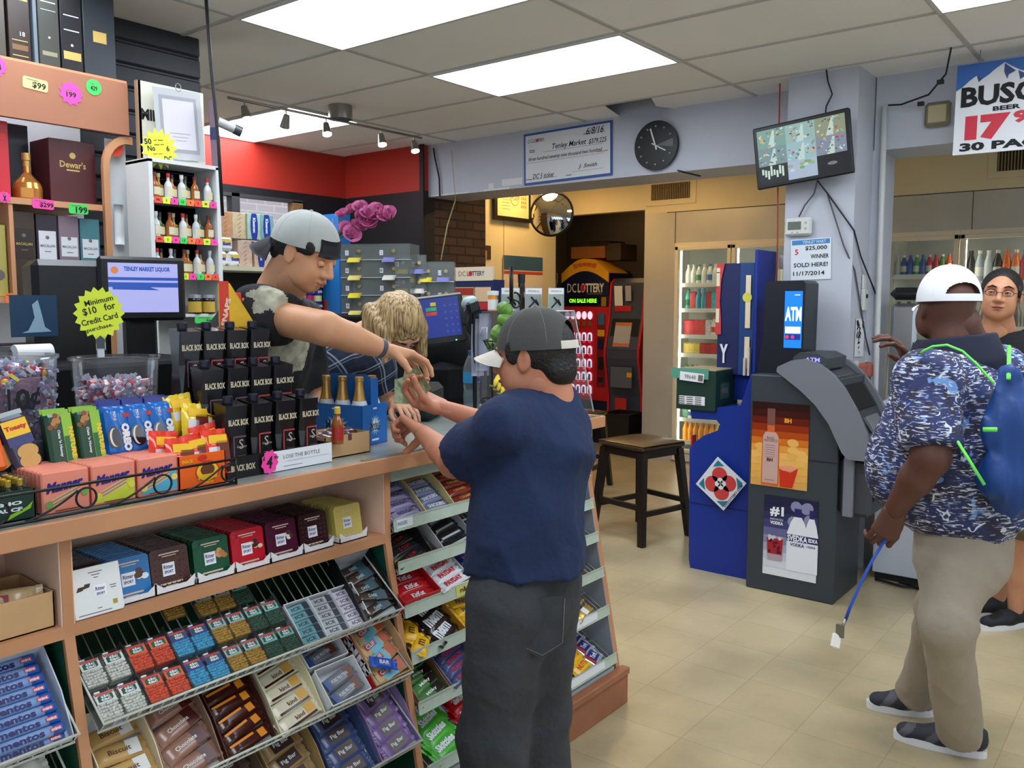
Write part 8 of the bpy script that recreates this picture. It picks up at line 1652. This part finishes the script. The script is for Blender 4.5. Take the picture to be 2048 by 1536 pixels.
# ================================================================== customer in the blue shirt
SK1 = skin('skin_tan',(186,122,92)); TEE = mat('tee_navy',(24,40,74),.9,bump=.8,bscale=6.5,bd=.03,var=.08,vscale=20); JEAN = mat('jeans_charcoal',(54,56,60),.88,bump=.8,bscale=9,bd=.025,var=.35,vscale=5); HAIRB = mat('hair_black',(22,17,15),.55,bump=.5,bscale=120)
def customer():
    D = 2.2; t = person('short man in navy t-shirt and grey cap handing over money at the counter',1.75,1.33)
    hc = at(1068,717,2.2); nb = at(1092,800,2.21); ch = at(1078,890,2.2); pe = at(1052,1150,2.2)
    sL,eL,wL = at(1000,848,2.08),at(908,925,2.25),at(846,866,2.45); sR,eR,wR = at(1130,850,2.30),at(1040,872,2.49),at(886,816,2.55)
    M = headframe(hc,(-.28,.94,-.10)); s = head_sdf(.98,1.12,1.25); hd = s.run(M)
    s = SDF(.007); s.cap(hc+Vector((0,-.02,-.06)),nb,.060,.066,.03).cap(nb,ch,.05,.08,.03); arm(s,sL,eL,wL,k=.015); arm(s,sR,eR,wR,k=.015); s.cap(ch,pe,.10,.10,.05); body = s.run()
    fL = at(812,842,2.52); h1 = hand(hframe(wL,fL-wL,(-.1,.5,-.2)),-1,curls=[(62,75,40),(66,80,45),(70,80,45),(72,80,45)],thumb=(28,10),thumb_in=30,spread=2)
    fR = at(846,800,2.58); h2 = hand(hframe(wR,fR-wR,(-.3,-.3,.8)),-1,curls=[(50,45,25),(55,50,30),(58,55,30),(60,55,30)],thumb=(22,16),thumb_in=26,spread=3)
    blob('body',[(*hd,0),(*body,0),(*h1,0),(*h2,0)],[SK1],t)
    face_parts(M,t,.98,lips=(150,84,74),sk=SK1)
    s = SDF(.005); q = .98
    s.ell((-.020*q,0,.026*q),(.094*q,.083*q,.088*q)).ell((-.070*q,0,-.035*q),(.040*q,.066*q,.045*q),k=.02).ell((.03,.074,.022),(.020,.008,.032),k=.01).ell((.03,-.074,.022),(.020,.008,.032),k=.01).ell((.12*q,0,.0),(.085*q,.12*q,.13*q),k=.01,op=1); blob('hair',[(*s.run(M),0)],[HAIRB],t)
    DG = mat('cap_charcoal',(72,72,70),.85,bump=.15,bscale=60,var=.1); OW = mat('cap_offwhite',(206,200,188),.8); fitcap(M,t,DG,OW,1.0,back_open=True,tilt=-3,bl=.068,drop=.022,strap=OW,button=mat('cap_stitch',(120,116,108),.8))
    s = SDF(.0075); up = nb+Vector((0,0,.0)); s.cap(nb+Vector((0,.0,-.035)),ch,.080,.138,.05).cap(nb+Vector((0,0,-.02)),sL,.062,.064,.04).cap(nb+Vector((0,0,-.02)),sR,.062,.064,.04).cap(ch,pe+Vector((0,0,.15)),.140,.142,.05,flat=((0,1,0),.92)).cap(pe+Vector((0,0,.17)),pe+Vector((0,0,.02)),.150,.172,.05,flat=((0,1,0),.92),cut1=True)
    m1 = sL+(eL-sL)*.86; m2 = sR+(eR-sR)*.8; s.cap(sL,m1,.066,.072,.04,cut1=True).cap(sR,m2,.060,.062,.04,cut1=True).cap(nb+Vector((0,.0,-.02)),nb+Vector((0,0,.05)),.062,.058,.01,op=1)
    blob('t_shirt',[(*s.run(disp=folds(.009,(12,9,16),3)),0)],[TEE],t)
    s = SDF(.008); hp = pe+Vector((0,0,.03)); x0 = Vector((.085,.01,0)); kL,kR = pe+Vector((-.095,.03,-.40)),pe+Vector((.075,.02,-.40)); aL = Vector((kL.x-.0,kL.y-.02,.03)); aR = Vector((kR.x+.01,kR.y-.03,.03))
    s.cap(hp,pe+Vector((0,0,-.06)),.140,.142,.05,flat=((0,1,0),.88)).cap(pe-x0+Vector((0,0,-.05)),kL,.108,.088,.05).cap(pe+x0+Vector((-.01,0,-.05)),kR,.108,.088,.05).cap(kL,aL,.088,.085,.03,cut1=True).cap(kR,aR,.088,.085,.03,cut1=True)
    o = blob('jeans',[(*s.run(disp=folds(.006,(15,15,9),5)),0)],[JEAN],t)
    P = pe+Vector((-.088,-.116,-.08)); b = MB(Matrix.Translation(-Vector(t.location))@T(*P)@RZ(-39)@RX(90)); b.prism([(-.06,.07),(-.055,-.05),(0,-.08),(.055,-.05),(.06,.07)],-.001,.001,JEAN); b.tube([(-.055,.065,.002),(-.05,-.045,.002),(0,-.072,.002),(.05,-.045,.002),(.055,.065,.002)],.0012,mat('jean_stitch',(110,104,96),.8),4); b.build('back_pocket',t)
    SB_ = mat('shoe_black',(24,24,26),.5)
    for a in (aL,aR):shoe(t,(a.x,a.y-.09,0),(a.x-.01,a.y+.18,0),SB_,SB_,mat('sole_dark',(40,40,42),.6))
    # money in the right hand
    b = MB(); MG = mat('banknote_green',(176,190,150),.6,var=.5,vscale=90); ML = mat('banknote_pale',(206,212,190),.6,var=.12,vscale=60)
    P = at(826,782,2.60); b.push(T(*P)@RZ(-50)@RX(70)); b.sheet(lambda u,v:(-.055+.085*u,-.04+.075*v,.016*abs(u-.5)),4,2,MG,thick=.0006); b.push(RZ(30)@T(.006,.0,.014)); b.sheet(lambda u,v:(-.03+.07*u,-.035+.085*v,.012*(u-.3)**2*8),4,2,MG,thick=.0006); b.rect(.005,.02,.055,.003,ML,.02); b.pop(); b.pop()
    single(b,'banknotes','folded dollar notes held out by the customer in the navy t-shirt','money')
customer()
# ================================================================== young cashier
def cashier():
    SK = skin('skin_light',(206,150,112)); TB_ = mat('tee_black',(24,25,30),.88,bump=.7,bscale=8,bd=.025)
    t = person('young cashier in a black tee and backward grey cap reaching right across the counter',1.9,2.62)
    hc = at(610,506,2.62); nb = at(550,600,2.72); ch = at(520,690,2.80); pe = at(535,850,3.12)
    sR,eR,wR = at(520,628,2.56),at(650,657,2.46),at(768,699,2.64); sL = at(600,650,2.95)
    fwd = _r*.84-_f*.28+Vector((0,0,-.52)); M = headframe(hc,fwd,(-.10,.10,1)); s = head_sdf(1.0,.98,1.05,.003); hd = s.run(M)
    s = SDF(.007); s.cap(hc+_r*-.02+Vector((0,0,-.06)),nb,.056,.064,.03).cap(nb,ch,.055,.09,.03).cap(ch,pe,.11,.11,.05); arm(s,sR,eR,wR,(.050,.050,.043,.028),k=.015); body = s.run()
    fh = at(850,722,2.74); h1 = hand(hframe(wR,fh-wR,(.0,-.2,-1)),-1,curls=[(18,32,20),(26,36,22),(32,40,24),(38,42,24)],thumb=(40,8),thumb_in=22,spread=6,sc=1.05)
    eL,wL = sL+Vector((.10,.05,-.26)),sL+Vector((.05,-.12,-.40)); s = SDF(.008); arm(s,sL,eL,wL); a2 = s.run(); h2 = hand(hframe(wL,(.1,-.3,-.2),(0,0,-1)),1)
    blob('body',[(*hd,0),(*body,0),(*a2,0),(*h1,0),(*h2,0)],[SK],t); face_parts(M,t,1.0,sk=SK,lips=(166,100,84),closed=True)
    s = SDF(.005); s.ell((-.020,0,.026),(.096,.080,.088)).ell((.038,.067,.040),(.030,.010,.024),k=.006).ell((.038,-.067,.040),(.030,.010,.024),k=.006).ell((-.065,0,-.025),(.035,.062,.04),k=.02).ell((.15,0,-.03),(.095,.12,.12),k=.01,op=1).ell((0.0,0,-.08),(.06,.10,.05),k=.01,op=1); blob('hair',[(*s.run(M),0)],[HAIRB],t)
    GC = mat('cap_lightgrey',(172,176,172),.85,bump=.1,bscale=50); NB = mat('cap_brim_navy',(24,26,34),.7); fitcap(M,t,GC,NB,1.0,reverse=True,tilt=-13,rad=(.108,.088,.094),bl=.075,drop=.05)
    Ml = Matrix.Translation(-Vector(t.location))@M; b = MB(Ml); b.sheet(lambda u,v:((.109-.018*v*v)*cos((u-.5)*1.3)-.008,(.096-.01*v)*sin((u-.5)*1.3),.030+.050*v),8,3,NB,thick=.003); b.build('cap_strap',t)
    s = SDF(.0075); s.cap(nb+Vector((0,.02,-.03)),ch,.085,.145,.06).cap(sR+Vector((.02,.02,-.01)),sL,.078,.085,.06).cap(nb+Vector((0,0,-.015)),sR,.066,.078,.04).cap(nb+Vector((0,0,-.015)),sL,.066,.078,.04).cap(ch,pe+Vector((0,0,.10)),.165,.155,.06).cap(pe+Vector((0,0,.12)),pe-Vector((0,0,.06)),.155,.165,.05,cut1=True)
    m1 = sR+(eR-sR)*.42; s.cap(sR,m1,.084,.080,.05,cut1=True).cap(sL,sL+(eL-sL)*.8,.07,.07,.04,cut1=True).cap(nb,nb+Vector((.02,-.01,.06)),.060,.056,.01,op=1); vs,fs = s.run(disp=folds(.006,(14,14,20),9))
    c1 = np.array(at(540,600,2.5)); c2 = np.array(at(592,700,2.68)); GP = mat('tee_print_grey',(150,148,130),.8,var=.75,vscale=30)
    def mf(c):R = np.sin(c[:,0]*90)+np.sin(c[:,2]*70+c[:,1]*40); d1 = np.linalg.norm((c-c1)*[1,1,1.25],axis=1); d2 = np.linalg.norm((c-c2)*[1,.8,.8],axis=1); return (((d1 < .055+.010*R) | (d2 < .085+.012*R))*1).astype(int)
    blob('t_shirt',[(vs,fs,mf)],[TB_,GP],t)
    s = SDF(.01); s.cap(pe-Vector((0,0,.02)),pe-Vector((0,0,.12)),.145,.15,.05)
    for dx in (-.10,.10):kn = pe+Vector((dx,.02,-.55)); s.cap(pe+Vector((dx*.8,0,-.12)),kn,.10,.075,.04).cap(kn,Vector((kn.x,kn.y,.05)),.075,.07,.03,cut1=True); shoe(t,(kn.x,kn.y+.08,0),(kn.x,kn.y-.19,0),_mats['shoe_black'],_mats['shoe_black'],_mats['sole_dark'])
    blob('trousers',[(*s.run(),0)],[mat('trousers_dark',(30,30,36),.8)],t)
    d = (wR-eR).normalized(); b = MB(Matrix.Translation(-Vector(t.location))); b.cyl(wR-d*.030,wR-d*.012,.0315,mat('wristband',(70,74,84),.5),n=20); b.build('wristband',t)
cashier()
# ================================================================== blonde cashier bent over the counter
def plaid():
    m = bpy.data.materials.new('plaid_shirt'); m.use_nodes = True; nt = m.node_tree; b = nt.nodes['Principled BSDF']; b.inputs['Roughness'].default_value = .85
    tc = nt.nodes.new('ShaderNodeTexCoord'); mp = nt.nodes.new('ShaderNodeMapping'); mp.inputs['Rotation'].default_value = (.3,.45,.3); nt.links.new(tc.outputs['Object'],mp.inputs[0]); sp = nt.nodes.new('ShaderNodeSeparateXYZ'); nt.links.new(mp.outputs[0],sp.inputs[0])
    def band(o,per,w,ph):
        a = nt.nodes.new('ShaderNodeMath'); a.operation = 'MULTIPLY_ADD'; a.inputs[1].default_value = 1/per; a.inputs[2].default_value = ph+50; nt.links.new(o,a.inputs[0]); f = nt.nodes.new('ShaderNodeMath'); f.operation = 'FRACT'; nt.links.new(a.outputs[0],f.inputs[0]); l = nt.nodes.new('ShaderNodeMath'); l.operation = 'LESS_THAN'; l.inputs[1].default_value = w; nt.links.new(f.outputs[0],l.inputs[0]); return l.outputs[0]
    cur = None
    def mix(fac,k,col):
        nonlocal cur
        x = nt.nodes.new('ShaderNodeMix'); x.data_type = 'RGBA'; q = nt.nodes.new('ShaderNodeMath'); q.operation = 'MULTIPLY'; q.inputs[1].default_value = k; nt.links.new(fac,q.inputs[0]); nt.links.new(q.outputs[0],x.inputs[0]); x.inputs[7].default_value = rgb(col)
        if cur is None:x.inputs[6].default_value = rgb(38,50,74)
        else:nt.links.new(cur,x.inputs[6])
        cur = x.outputs[2]
    X,Z = sp.outputs[0],sp.outputs[2]
    mix(band(X,.062,.42,0),.55,(20,26,46)); mix(band(Z,.062,.42,0),.55,(20,26,46)); mix(band(X,.062,.07,.5),.75,(170,182,196)); mix(band(X,.062,.05,.66),.6,(140,154,176)); mix(band(Z,.062,.07,.5),.75,(170,182,196)); mix(band(Z,.062,.05,.66),.6,(140,154,176))
    nt.links.new(cur,b.inputs['Base Color']); return m
def hairmat():
    m = mat('hair_blonde',(176,142,92),.42); nt = m.node_tree; b = nt.nodes['Principled BSDF']; tc = nt.nodes.new('ShaderNodeTexCoord'); mp = nt.nodes.new('ShaderNodeMapping'); mp.inputs['Scale'].default_value = (70,70,5); mp.inputs['Rotation'].default_value = (.15,.2,0); n = nt.nodes.new('ShaderNodeTexNoise'); n.inputs['Scale'].default_value = 2.2; n.inputs['Detail'].default_value = 5
    nt.links.new(tc.outputs['Object'],mp.inputs[0]); nt.links.new(mp.outputs[0],n.inputs['Vector']); r = nt.nodes.new('ShaderNodeValToRGB'); r.color_ramp.elements[0].color = rgb(104,76,44); r.color_ramp.elements[1].color = rgb(206,176,124); r.color_ramp.elements[0].position = .36; r.color_ramp.elements[1].position = .66
    nt.links.new(n.outputs['Fac'],r.inputs[0]); nt.links.new(r.outputs[0],b.inputs['Base Color']); bp = nt.nodes.new('ShaderNodeBump'); bp.inputs['Strength'].default_value = .7; bp.inputs['Distance'].default_value = .006; nt.links.new(n.outputs['Fac'],bp.inputs['Height']); nt.links.new(bp.outputs[0],b.inputs['Normal']); return m
def blonde():
    SK = skin('skin_warm',(200,150,120)); t = person('blonde cashier in a dark plaid shirt bending head down over the counter',2.3,2.75)
    hc = at(795,655,3.2); nb = at(735,680,3.28); ch = at(700,730,3.36); pe = at(655,850,3.66); sL,sR = at(752,720,3.18),at(668,690,3.50)
    eL,wL = at(772,800,3.30),at(795,806,3.12); fwd = _r*.35-_f*.35+Vector((0,0,-.8)); M = headframe(hc,fwd,-_f*.6+_r*.5+Vector((0,0,.6))); hd = head_sdf(.95,.92,1.0,.004).run(M)
    s = SDF(.008); s.cap(hc,nb,.05,.056,.03).cap(nb,ch,.07,.09,.05); arm(s,sL,eL,wL,(.045,.038,.032,.022)); eR,wR = at(640,800,3.5),at(700,815,3.3); arm(s,sR,eR,wR,(.045,.038,.032,.022)); body = s.run()
    h1 = hand(hframe(wL,at(822,822,3.02)-wL,(0,0,-1)),-1,(20,30,20),sc=.92); h2 = hand(hframe(wR,(.1,-.3,-.05),(0,0,-1)),1,(20,30,20),sc=.92); blob('body',[(*hd,0),(*body,0),(*h1,0),(*h2,0)],[SK],t); face_parts(M,t,.95,sk=SK,closed=True)
    BL = hairmat(); s = SDF(.005); q = .95
    s.ell((-.022*q,0,.030*q),(.112*q,.096*q,.104*q)); up = Vector((M[0][2],M[1][2],M[2][2])); lft = Vector((M[0][1],M[1][1],M[2][1])); Mi = M.inverted()
    g = Mi.to_3x3()@Vector((0,0,-1))
    for y in (-1,1):
        for k in range(5):a = Vector((.03-.03*k,y*.080,.03-.012*k))*q; s.cap(a,a+g*(.10+.012*k)+Vector((0,y*.012,0)),.030,.017,.02)
    for k in range(4):a = Vector((-.085+.01*k,(k-1.5)*.04,.0))*q; s.cap(a,a+g*.05+Vector((-.01,0,-.05)),.03,.02,.02)
    s.ell((.10*q,0,-.04*q),(.055*q,.055*q,.085*q),k=.015,op=1); W = np.array(Mi)
    blob('hair',[(*s.run(M,disp=lambda x,y,z:.0028*np.sin(y*120+x*30)),0)],[BL],t)
    s = SDF(.008); s.cap(nb+Vector((0,0,-.01)),ch,.085,.14,.05).cap(sL,sR,.066,.066,.06).cap(ch,pe+Vector((0,0,.04)),.15,.15,.06).cap(pe+Vector((0,0,.08)),pe-Vector((0,0,.1)),.15,.165,.05,cut1=True).cap(sL,sL+(eL-sL)*.75,.068,.062,.04,cut1=True).cap(sR,sR+(eR-sR)*.9,.068,.062,.04,cut1=True); blob('plaid_shirt',[(*s.run(disp=folds(.005,(12,12,18),4)),0)],[plaid()],t)
    s = SDF(.01)
    for dx in (-.09,.09):kn = pe+Vector((dx,.02,-.5)); s.cap(pe+Vector((dx*.8,0,-.08)),kn,.10,.07,.04).cap(kn,Vector((kn.x,kn.y,.05)),.07,.06,.03,cut1=True); shoe(t,(kn.x,kn.y+.08,0),(kn.x,kn.y-.16,0),_mats['shoe_black'],_mats['shoe_black'],_mats['sole_dark'])
    blob('trousers',[(*s.run(),0)],[_mats['trousers_dark']],t)
blonde()
# ================================================================== man in the white cap
def hawaii():
    m = bpy.data.materials.new('printed_shirt'); m.use_nodes = True; nt = m.node_tree; b = nt.nodes['Principled BSDF']; b.inputs['Roughness'].default_value = .8; tc = nt.nodes.new('ShaderNodeTexCoord'); L = nt.links.new
    def noise(sc,det,st=(1,1,1),dist=0):
        mp = nt.nodes.new('ShaderNodeMapping'); mp.inputs['Scale'].default_value = st; L(tc.outputs['Object'],mp.inputs[0]); n = nt.nodes.new('ShaderNodeTexNoise'); n.inputs['Scale'].default_value = sc; n.inputs['Detail'].default_value = det; n.inputs['Distortion'].default_value = dist; L(mp.outputs[0],n.inputs['Vector']); return n.outputs['Fac']
    def thr(o,a,c):r = nt.nodes.new('ShaderNodeMapRange'); r.inputs[1].default_value = a; r.inputs[2].default_value = c; L(o,r.inputs[0]); return r.outputs[0]
    def mul(a,c):q = nt.nodes.new('ShaderNodeMath'); q.operation = 'MULTIPLY'; L(a,q.inputs[0]); L(c,q.inputs[1]); return q.outputs[0]
    def mix(f,A_,c):
        x = nt.nodes.new('ShaderNodeMix'); x.data_type = 'RGBA'; L(f,x.inputs[0]); x.inputs[7].default_value = rgb(c)
        if isinstance(A_,tuple):x.inputs[6].default_value = rgb(A_)
        else:L(A_,x.inputs[6])
        return x.outputs[2]
    c = mix(thr(noise(18,2),.42,.50),(44,40,62),(42,50,96)); c = mix(thr(noise(15,1,dist=1.2),.66,.69),c,(104,146,206)); area = thr(noise(11,2,dist=.8),.40,.48)
    c = mix(mul(area,thr(noise(105,2,(.34,.34,2.0),.5),.55,.60)),c,(200,206,220)); c = mix(thr(noise(30,0,dist=2.0),.72,.74),c,(206,212,224)); L(c,b.inputs['Base Color']); return m
def bigman():
    SK = skin('skin_brown',(92,56,44)); t = person('large man in white cap, blue printed shirt and khaki trousers, back turned',3.17,.58)
    hc = at(1893,618,2.80); nb = at(1915,712,2.83); ch = at(1900,820,2.80); be = at(1885,945,2.78); pe = at(1925,1060,2.80)
    sL,eL,wL = at(1852,765,2.64),at(1862,915,2.56),at(1790,1018,2.66); sR,eR,wR = at(2000,745,3.0),at(1880,820,3.22),at(1818,722,3.14)
    M = headframe(hc,(.77,.64,-.03)); hd = head_sdf(1.0,1.12,1.3).run(M)
    s = SDF(.007); s.cap(hc+Vector((0,-.03,-.05)),nb,.074,.088,.04).cap(nb,ch,.09,.11,.05).cap(ch,pe,.12,.12,.05); arm(s,sL,eL,wL,(.065,.054,.048,.032)); arm(s,sR,eR,wR,(.06,.05,.044,.03)); body = s.run()
    h1 = hand(hframe(wL,at(1766,1075,2.69)-wL,(.8,.5,-.1)),1,curls=[(40,60,30),(48,66,34),(40,50,30),(34,45,25)],thumb=(20,14),thumb_in=24,sc=1.08); h2 = hand(hframe(wR,at(1797,690,3.10)-wR,(-.6,.6,.1)),1,(20,30,20),sc=1.05)
    SKD = SK; blob('body',[(*hd,0),(*body,0),(*h1,0),(*h2,0)],[SK],t); face_parts(M,t,1.0,sk=SK,lips=(96,56,50))
    s = SDF(.006); pass
    WC = mat('cap_white',(232,234,238),.75); fitcap(M,t,WC,WC,.96,back_open=True,tilt=0,strap=WC,rad=(.108,.098,.116),arch=.20)
    s = SDF(.008); s.cap(nb+Vector((0,.01,-.04)),ch,.10,.17,.07).cap(sL+Vector((.03,0,.0)),sR-Vector((.03,0,0)),.09,.09,.07).cap(ch,be,.175,.185,.08,flat=((1,0,0),.95)).cap(be,pe+Vector((0,0,.08)),.185,.170,.07).cap(pe+Vector((0,0,.12)),pe+Vector((0,0,.045)),.178,.184,.05,cut1=True).ell(be+Vector((-.02,.08,.02)),(.14,.15,.16),k=.08)
    s.cap(sL,sL+(eL-sL)*.90,.100,.092,.06,cut1=True).cap(sR,sR+(eR-sR)*.8,.09,.08,.05,cut1=True).cap(nb+Vector((0,.01,-.01)),nb+Vector((0,0,.07)),.086,.08,.01,op=1); blob('printed_shirt',[(*s.run(disp=folds(.005,(9,9,12),12)),0)],[hawaii()],t)
    Mn = Matrix.Translation(-Vector(t.location)); NC = mat('collar_navy',(24,28,50),.8); s = SDF(.006); nb = nb-_r*.02-_f*.012; s.cap(nb+Vector((0,-.01,-.02)),nb+Vector((0,.0,.066)),.146,.122,.02,cut1=True).cap(nb+Vector((0,0,-.06)),nb+Vector((0,.01,.14)),.114,.114,.006,op=1); blob('collar',[(*s.run(),0)],[NC],t)
    KH = mat('trousers_khaki',(158,146,130),.88,bump=.7,bscale=6,bd=.03,var=.05,vscale=6); s = SDF(.008); s.cap(pe+Vector((0,0,.05)),pe-Vector((0,0,.08)),.150,.155,.06)
    hL,hR = pe+Vector((-.09,-.0,-.10)),pe+Vector((.09,.0,-.10)); kL,kR = at(1893,1250,2.66),at(1880,1215,2.95); aL = atz(1918,1476,.06); aR = atz(1836,1400,.06); aL.z = aR.z = .075
    s.cap(hL,kL,.112,.080,.05).cap(kL,aL,.079,.080,.03,cut1=True).cap(hR,kR,.112,.080,.05).cap(kR,aR,.079,.076,.03,cut1=True); blob('trousers',[(*s.run(disp=folds(.008,(13,13,7),2)),0)],[KH],t)
    G1,G2,SW_ = mat('shoe_grey',(84,84,92),.6),mat('shoe_dark',(48,48,56),.7),mat('sole_white',(222,222,226),.5)
    shoe(t,tuple(atz(1974,1516,0).xy)+(0,),tuple(atz(1786,1472,0).xy)+(0,),G2,G1,SW_); shoe(t,tuple(atz(1868,1432,0).xy)+(0,),tuple(atz(1732,1412,0).xy)+(0,),G2,G1,SW_)
    # drawstring bag
    BB_ = mat('bag_blue',(14,60,126),.5,bump=.35,bscale=10,var=.08); LG_ = mat('strap_lime',(110,226,90),.6)
    tb = thing('drawstring_bag','bright blue drawstring bag with lime green cords on the large man\'s back','bag',tuple(at(2040,890,2.56))); s = SDF(.007); top_ = at(2022,765,2.53); lo_ = at(2035,975,2.53); s.cap(top_,at(2030,850,2.53),.050,.100,.03,flat=((.7,.7,0),.55)).cap(at(2032,850,2.53),lo_,.100,.098,.03,flat=((.7,.7,0),.62)).cap(at(1990,960,2.52),at(2075,975,2.52),.055,.055,.04).cap(at(2012,745,2.53),at(2030,745,2.53),.026,.026,.015); blob('bag_body',[(*s.run(disp=folds(.010,(34,34,5),8)),0)],[BB_],tb)
    Mb = Matrix.Translation(-Vector(tb.location))
    def cord(pts,nm):b = MB(Mb); b.tube(pts,.0062,LG_,8,flat=.6); b.build(nm,tb)
    sp_ = lambda P:[P[0]]+[tuple(Vector(P[i])*.5+Vector(P[i+1])*.5) for i in range(len(P)-1)]+[P[-1]]
    cord(sp_(sp_([at(1842,706,2.57),at(1862,690,2.55),at(1895,686,2.52),at(1925,698,2.50),at(1955,728,2.48),at(1988,768,2.47)])),'shoulder_cord'); cord([at(2018,692,2.72),at(2018,722,2.60),at(2017,758,2.48)],'shoulder_cord'); cord([at(1907,870,2.505),at(1935,915,2.47),at(1969,970,2.45)],'lower_cord')
    b = MB(Mb); b.tube([at(1966,859,2.43),at(1994,859,2.42)],.007,LG_,6); b.build('side_tab',tb)
    # lanyard with keys
    tl = thing('lanyard','blue lanyard with white key fob hanging from the large man\'s hand','lanyard',tuple(at(1700,1220,2.68))); Mk = Matrix.Translation(-Vector(tl.location)); b = MB(Mk); b.tube([at(1771,1078,2.68),at(1745,1120,2.68),at(1722,1165,2.67),at(1700,1215,2.66),at(1691,1240,2.66)],.008,mat('lanyard_blue',(24,70,160),.6),6,flat=.4); b.build('strap',tl)
    b = MB(Mk); b.tube([at(1691,1238,2.66),at(1682,1262,2.66)],.005,BM,6); b.box(-.004,.004,-.012,.012,-.02,.02,BM,M=T(*at(1680,1262,2.66))); b.build('clip',tl); b = MB(Mk); b.bx((0,0,0),(.03,.012,.045),mat('fob_white',(222,216,206),.4),bev=.004,M=T(*at(1672,1282,2.66))@RY(30)@RZ(-50)); b.build('key_fob',tl)
bigman()
# ================================================================== man with glasses
def glassesman():
    SK = skin('skin_fair',(198,140,106)); t = person('man with glasses in black tee and olive shorts facing the white cap',4.45,.62)
    hc = at(2001,592,3.85); nb = at(2012,682,3.92); ch = at(2040,790,3.95); pe = at(2068,985,3.95); fwd = -_f*.80-_r*.50+Vector((0,0,-.02)); M = headframe(hc,fwd,Vector((0,0,1))+_r*.10); hd = head_sdf(1.02,.90,.9,.0035).run(M)
    sd = Vector((fwd.y,-fwd.x,0)).normalized(); sA,sB = nb+sd*.17-Vector((0,0,.05)),nb-sd*.17-Vector((0,0,.05)); s = SDF(.008); s.cap(hc+Vector((0,0,-.07)),nb,.050,.050,.02).cap(nb-Vector((0,0,.05)),ch,.05,.09,.02).cap(ch,pe,.10,.10,.05); 
    eA,wA = sA+Vector((0,0,-.28)),sA+Vector((-.15,.05,-.40)); eB,wB = sB+Vector((0,0,-.28)),sB+Vector((-.16,.05,-.36)); arm(s,sA,eA,wA,(.05,.042,.038,.026)); arm(s,sB,eB,wB,(.05,.042,.038,.026))
    legs = []
    for sg,px,py in ((1,2058,1268),(-1,1990,1262)):
        a = atz(2042 if sg > 0 else 2010,1245,.07); a.z = .07; a = a+(Vector((.12,-.16,0)) if sg < 0 else Vector((0,0,0))); a = atz(2032,1212,.1) if sg > 0 else atz(1972,1228,.1)+Vector((.35,.0,0)); a.z = .08; hp = pe+sd*.09*sg; kn = Vector(((hp.x+a.x)/2,(hp.y+a.y)/2,.47)); s.cap(hp,kn,.09,.058,.03).cap(kn,a+Vector((0,0,.18)),.056,.052,.03).cap(a+Vector((0,0,.18)),a,.050,.034,.03); legs.append((hp,kn,a))
    body = s.run(); h1 = hand(hframe(wA,(-.3,.1,.1),(0,0,-1)),1); h2 = hand(hframe(wB,(-.3,.1,.1),(0,0,-1)),-1); blob('body',[(*hd,0),(*body,0),(*h1,0),(*h2,0)],[SK],t); face_parts(M,t,1.02,sk=SK,lips=(160,90,80),look=-.001)
    s = SDF(.005); s.ell((-.020,0,.034),(.100,.084,.092)).ell((.03,.076,.02),(.016,.006,.03),k=.008).ell((.03,-.076,.02),(.016,.006,.03),k=.008).ell((.150,0,-.010),(.098,.14,.108),k=.008,op=1).ell((0,0,-.09),(.08,.10,.05),k=.01,op=1); blob('hair',[(*s.run(M),0)],[HAIRB],t)
    Ml = Matrix.Translation(-Vector(t.location))@M; b = MB(Ml); GF = mat('glasses_frame',(40,30,30),.3); q = 1.02
    for y in (-1,1):b.tube([((.104-.006*abs(cos(a)))*q,(y*.032+.022*cos(a))*q,(.006+.014*sin(a))*q) for a in [k*pi/10 for k in range(20)]],.0014,GF,6,closed=True); b.tube([(.098*q,y*.054*q,.010*q),(.04*q,y*.084*q,.012*q),(.0,y*.087*q,.008*q)],.0015,GF,6)
    b.tube([(.104*q,-.010*q,.008*q),(.110*q,0,.010*q),(.104*q,.010*q,.008*q)],.0015,GF,6); b.build('glasses',t)
    s = SDF(.008); s.cap(nb+Vector((0,0,-.035)),ch,.10,.15,.05).cap(sA,sB,.075,.075,.06).cap(nb+Vector((0,0,-.02)),sA,.068,.078,.04).cap(nb+Vector((0,0,-.02)),sB,.068,.078,.04).cap(ch,pe+Vector((0,0,.02)),.155,.15,.05).cap(pe+Vector((0,0,.06)),pe-Vector((0,0,.03)),.155,.16,.05,cut1=True).cap(sA,sA+(eA-sA)*.8,.075,.068,.04,cut1=True).cap(sB,sB+(eB-sB)*.8,.075,.068,.04,cut1=True).cap(nb+Vector((0,0,-.03)),nb+Vector((0,0,.06)),.064,.06,.01,op=1); blob('t_shirt',[(*s.run(disp=folds(.004,(12,12,16),6)),0)],[_mats['tee_black']],t)
    s = SDF(.008); s.cap(pe+Vector((0,0,.0)),pe-Vector((0,0,.08)),.145,.15,.05)
    for hp,kn,a in legs:s.cap(hp,kn+Vector((0,0,.03)),.115,.100,.04,cut1=True)
    blob('shorts',[(*s.run(disp=folds(.004,(12,12,12),7)),0)],[mat('shorts_olive',(104,98,74),.85)],t)
    for hp,kn,a in legs:d = Vector((-.75,.62,0)).normalized(); h_ = Vector((a.x,a.y,0))-d*.07; shoe(t,h_,h_+d*.27,_mats['shoe_black'],mat('shoe_canvas',(36,38,46),.8),SOLE_W)
SOLE_W = _mats['sole_white']
glassesman()
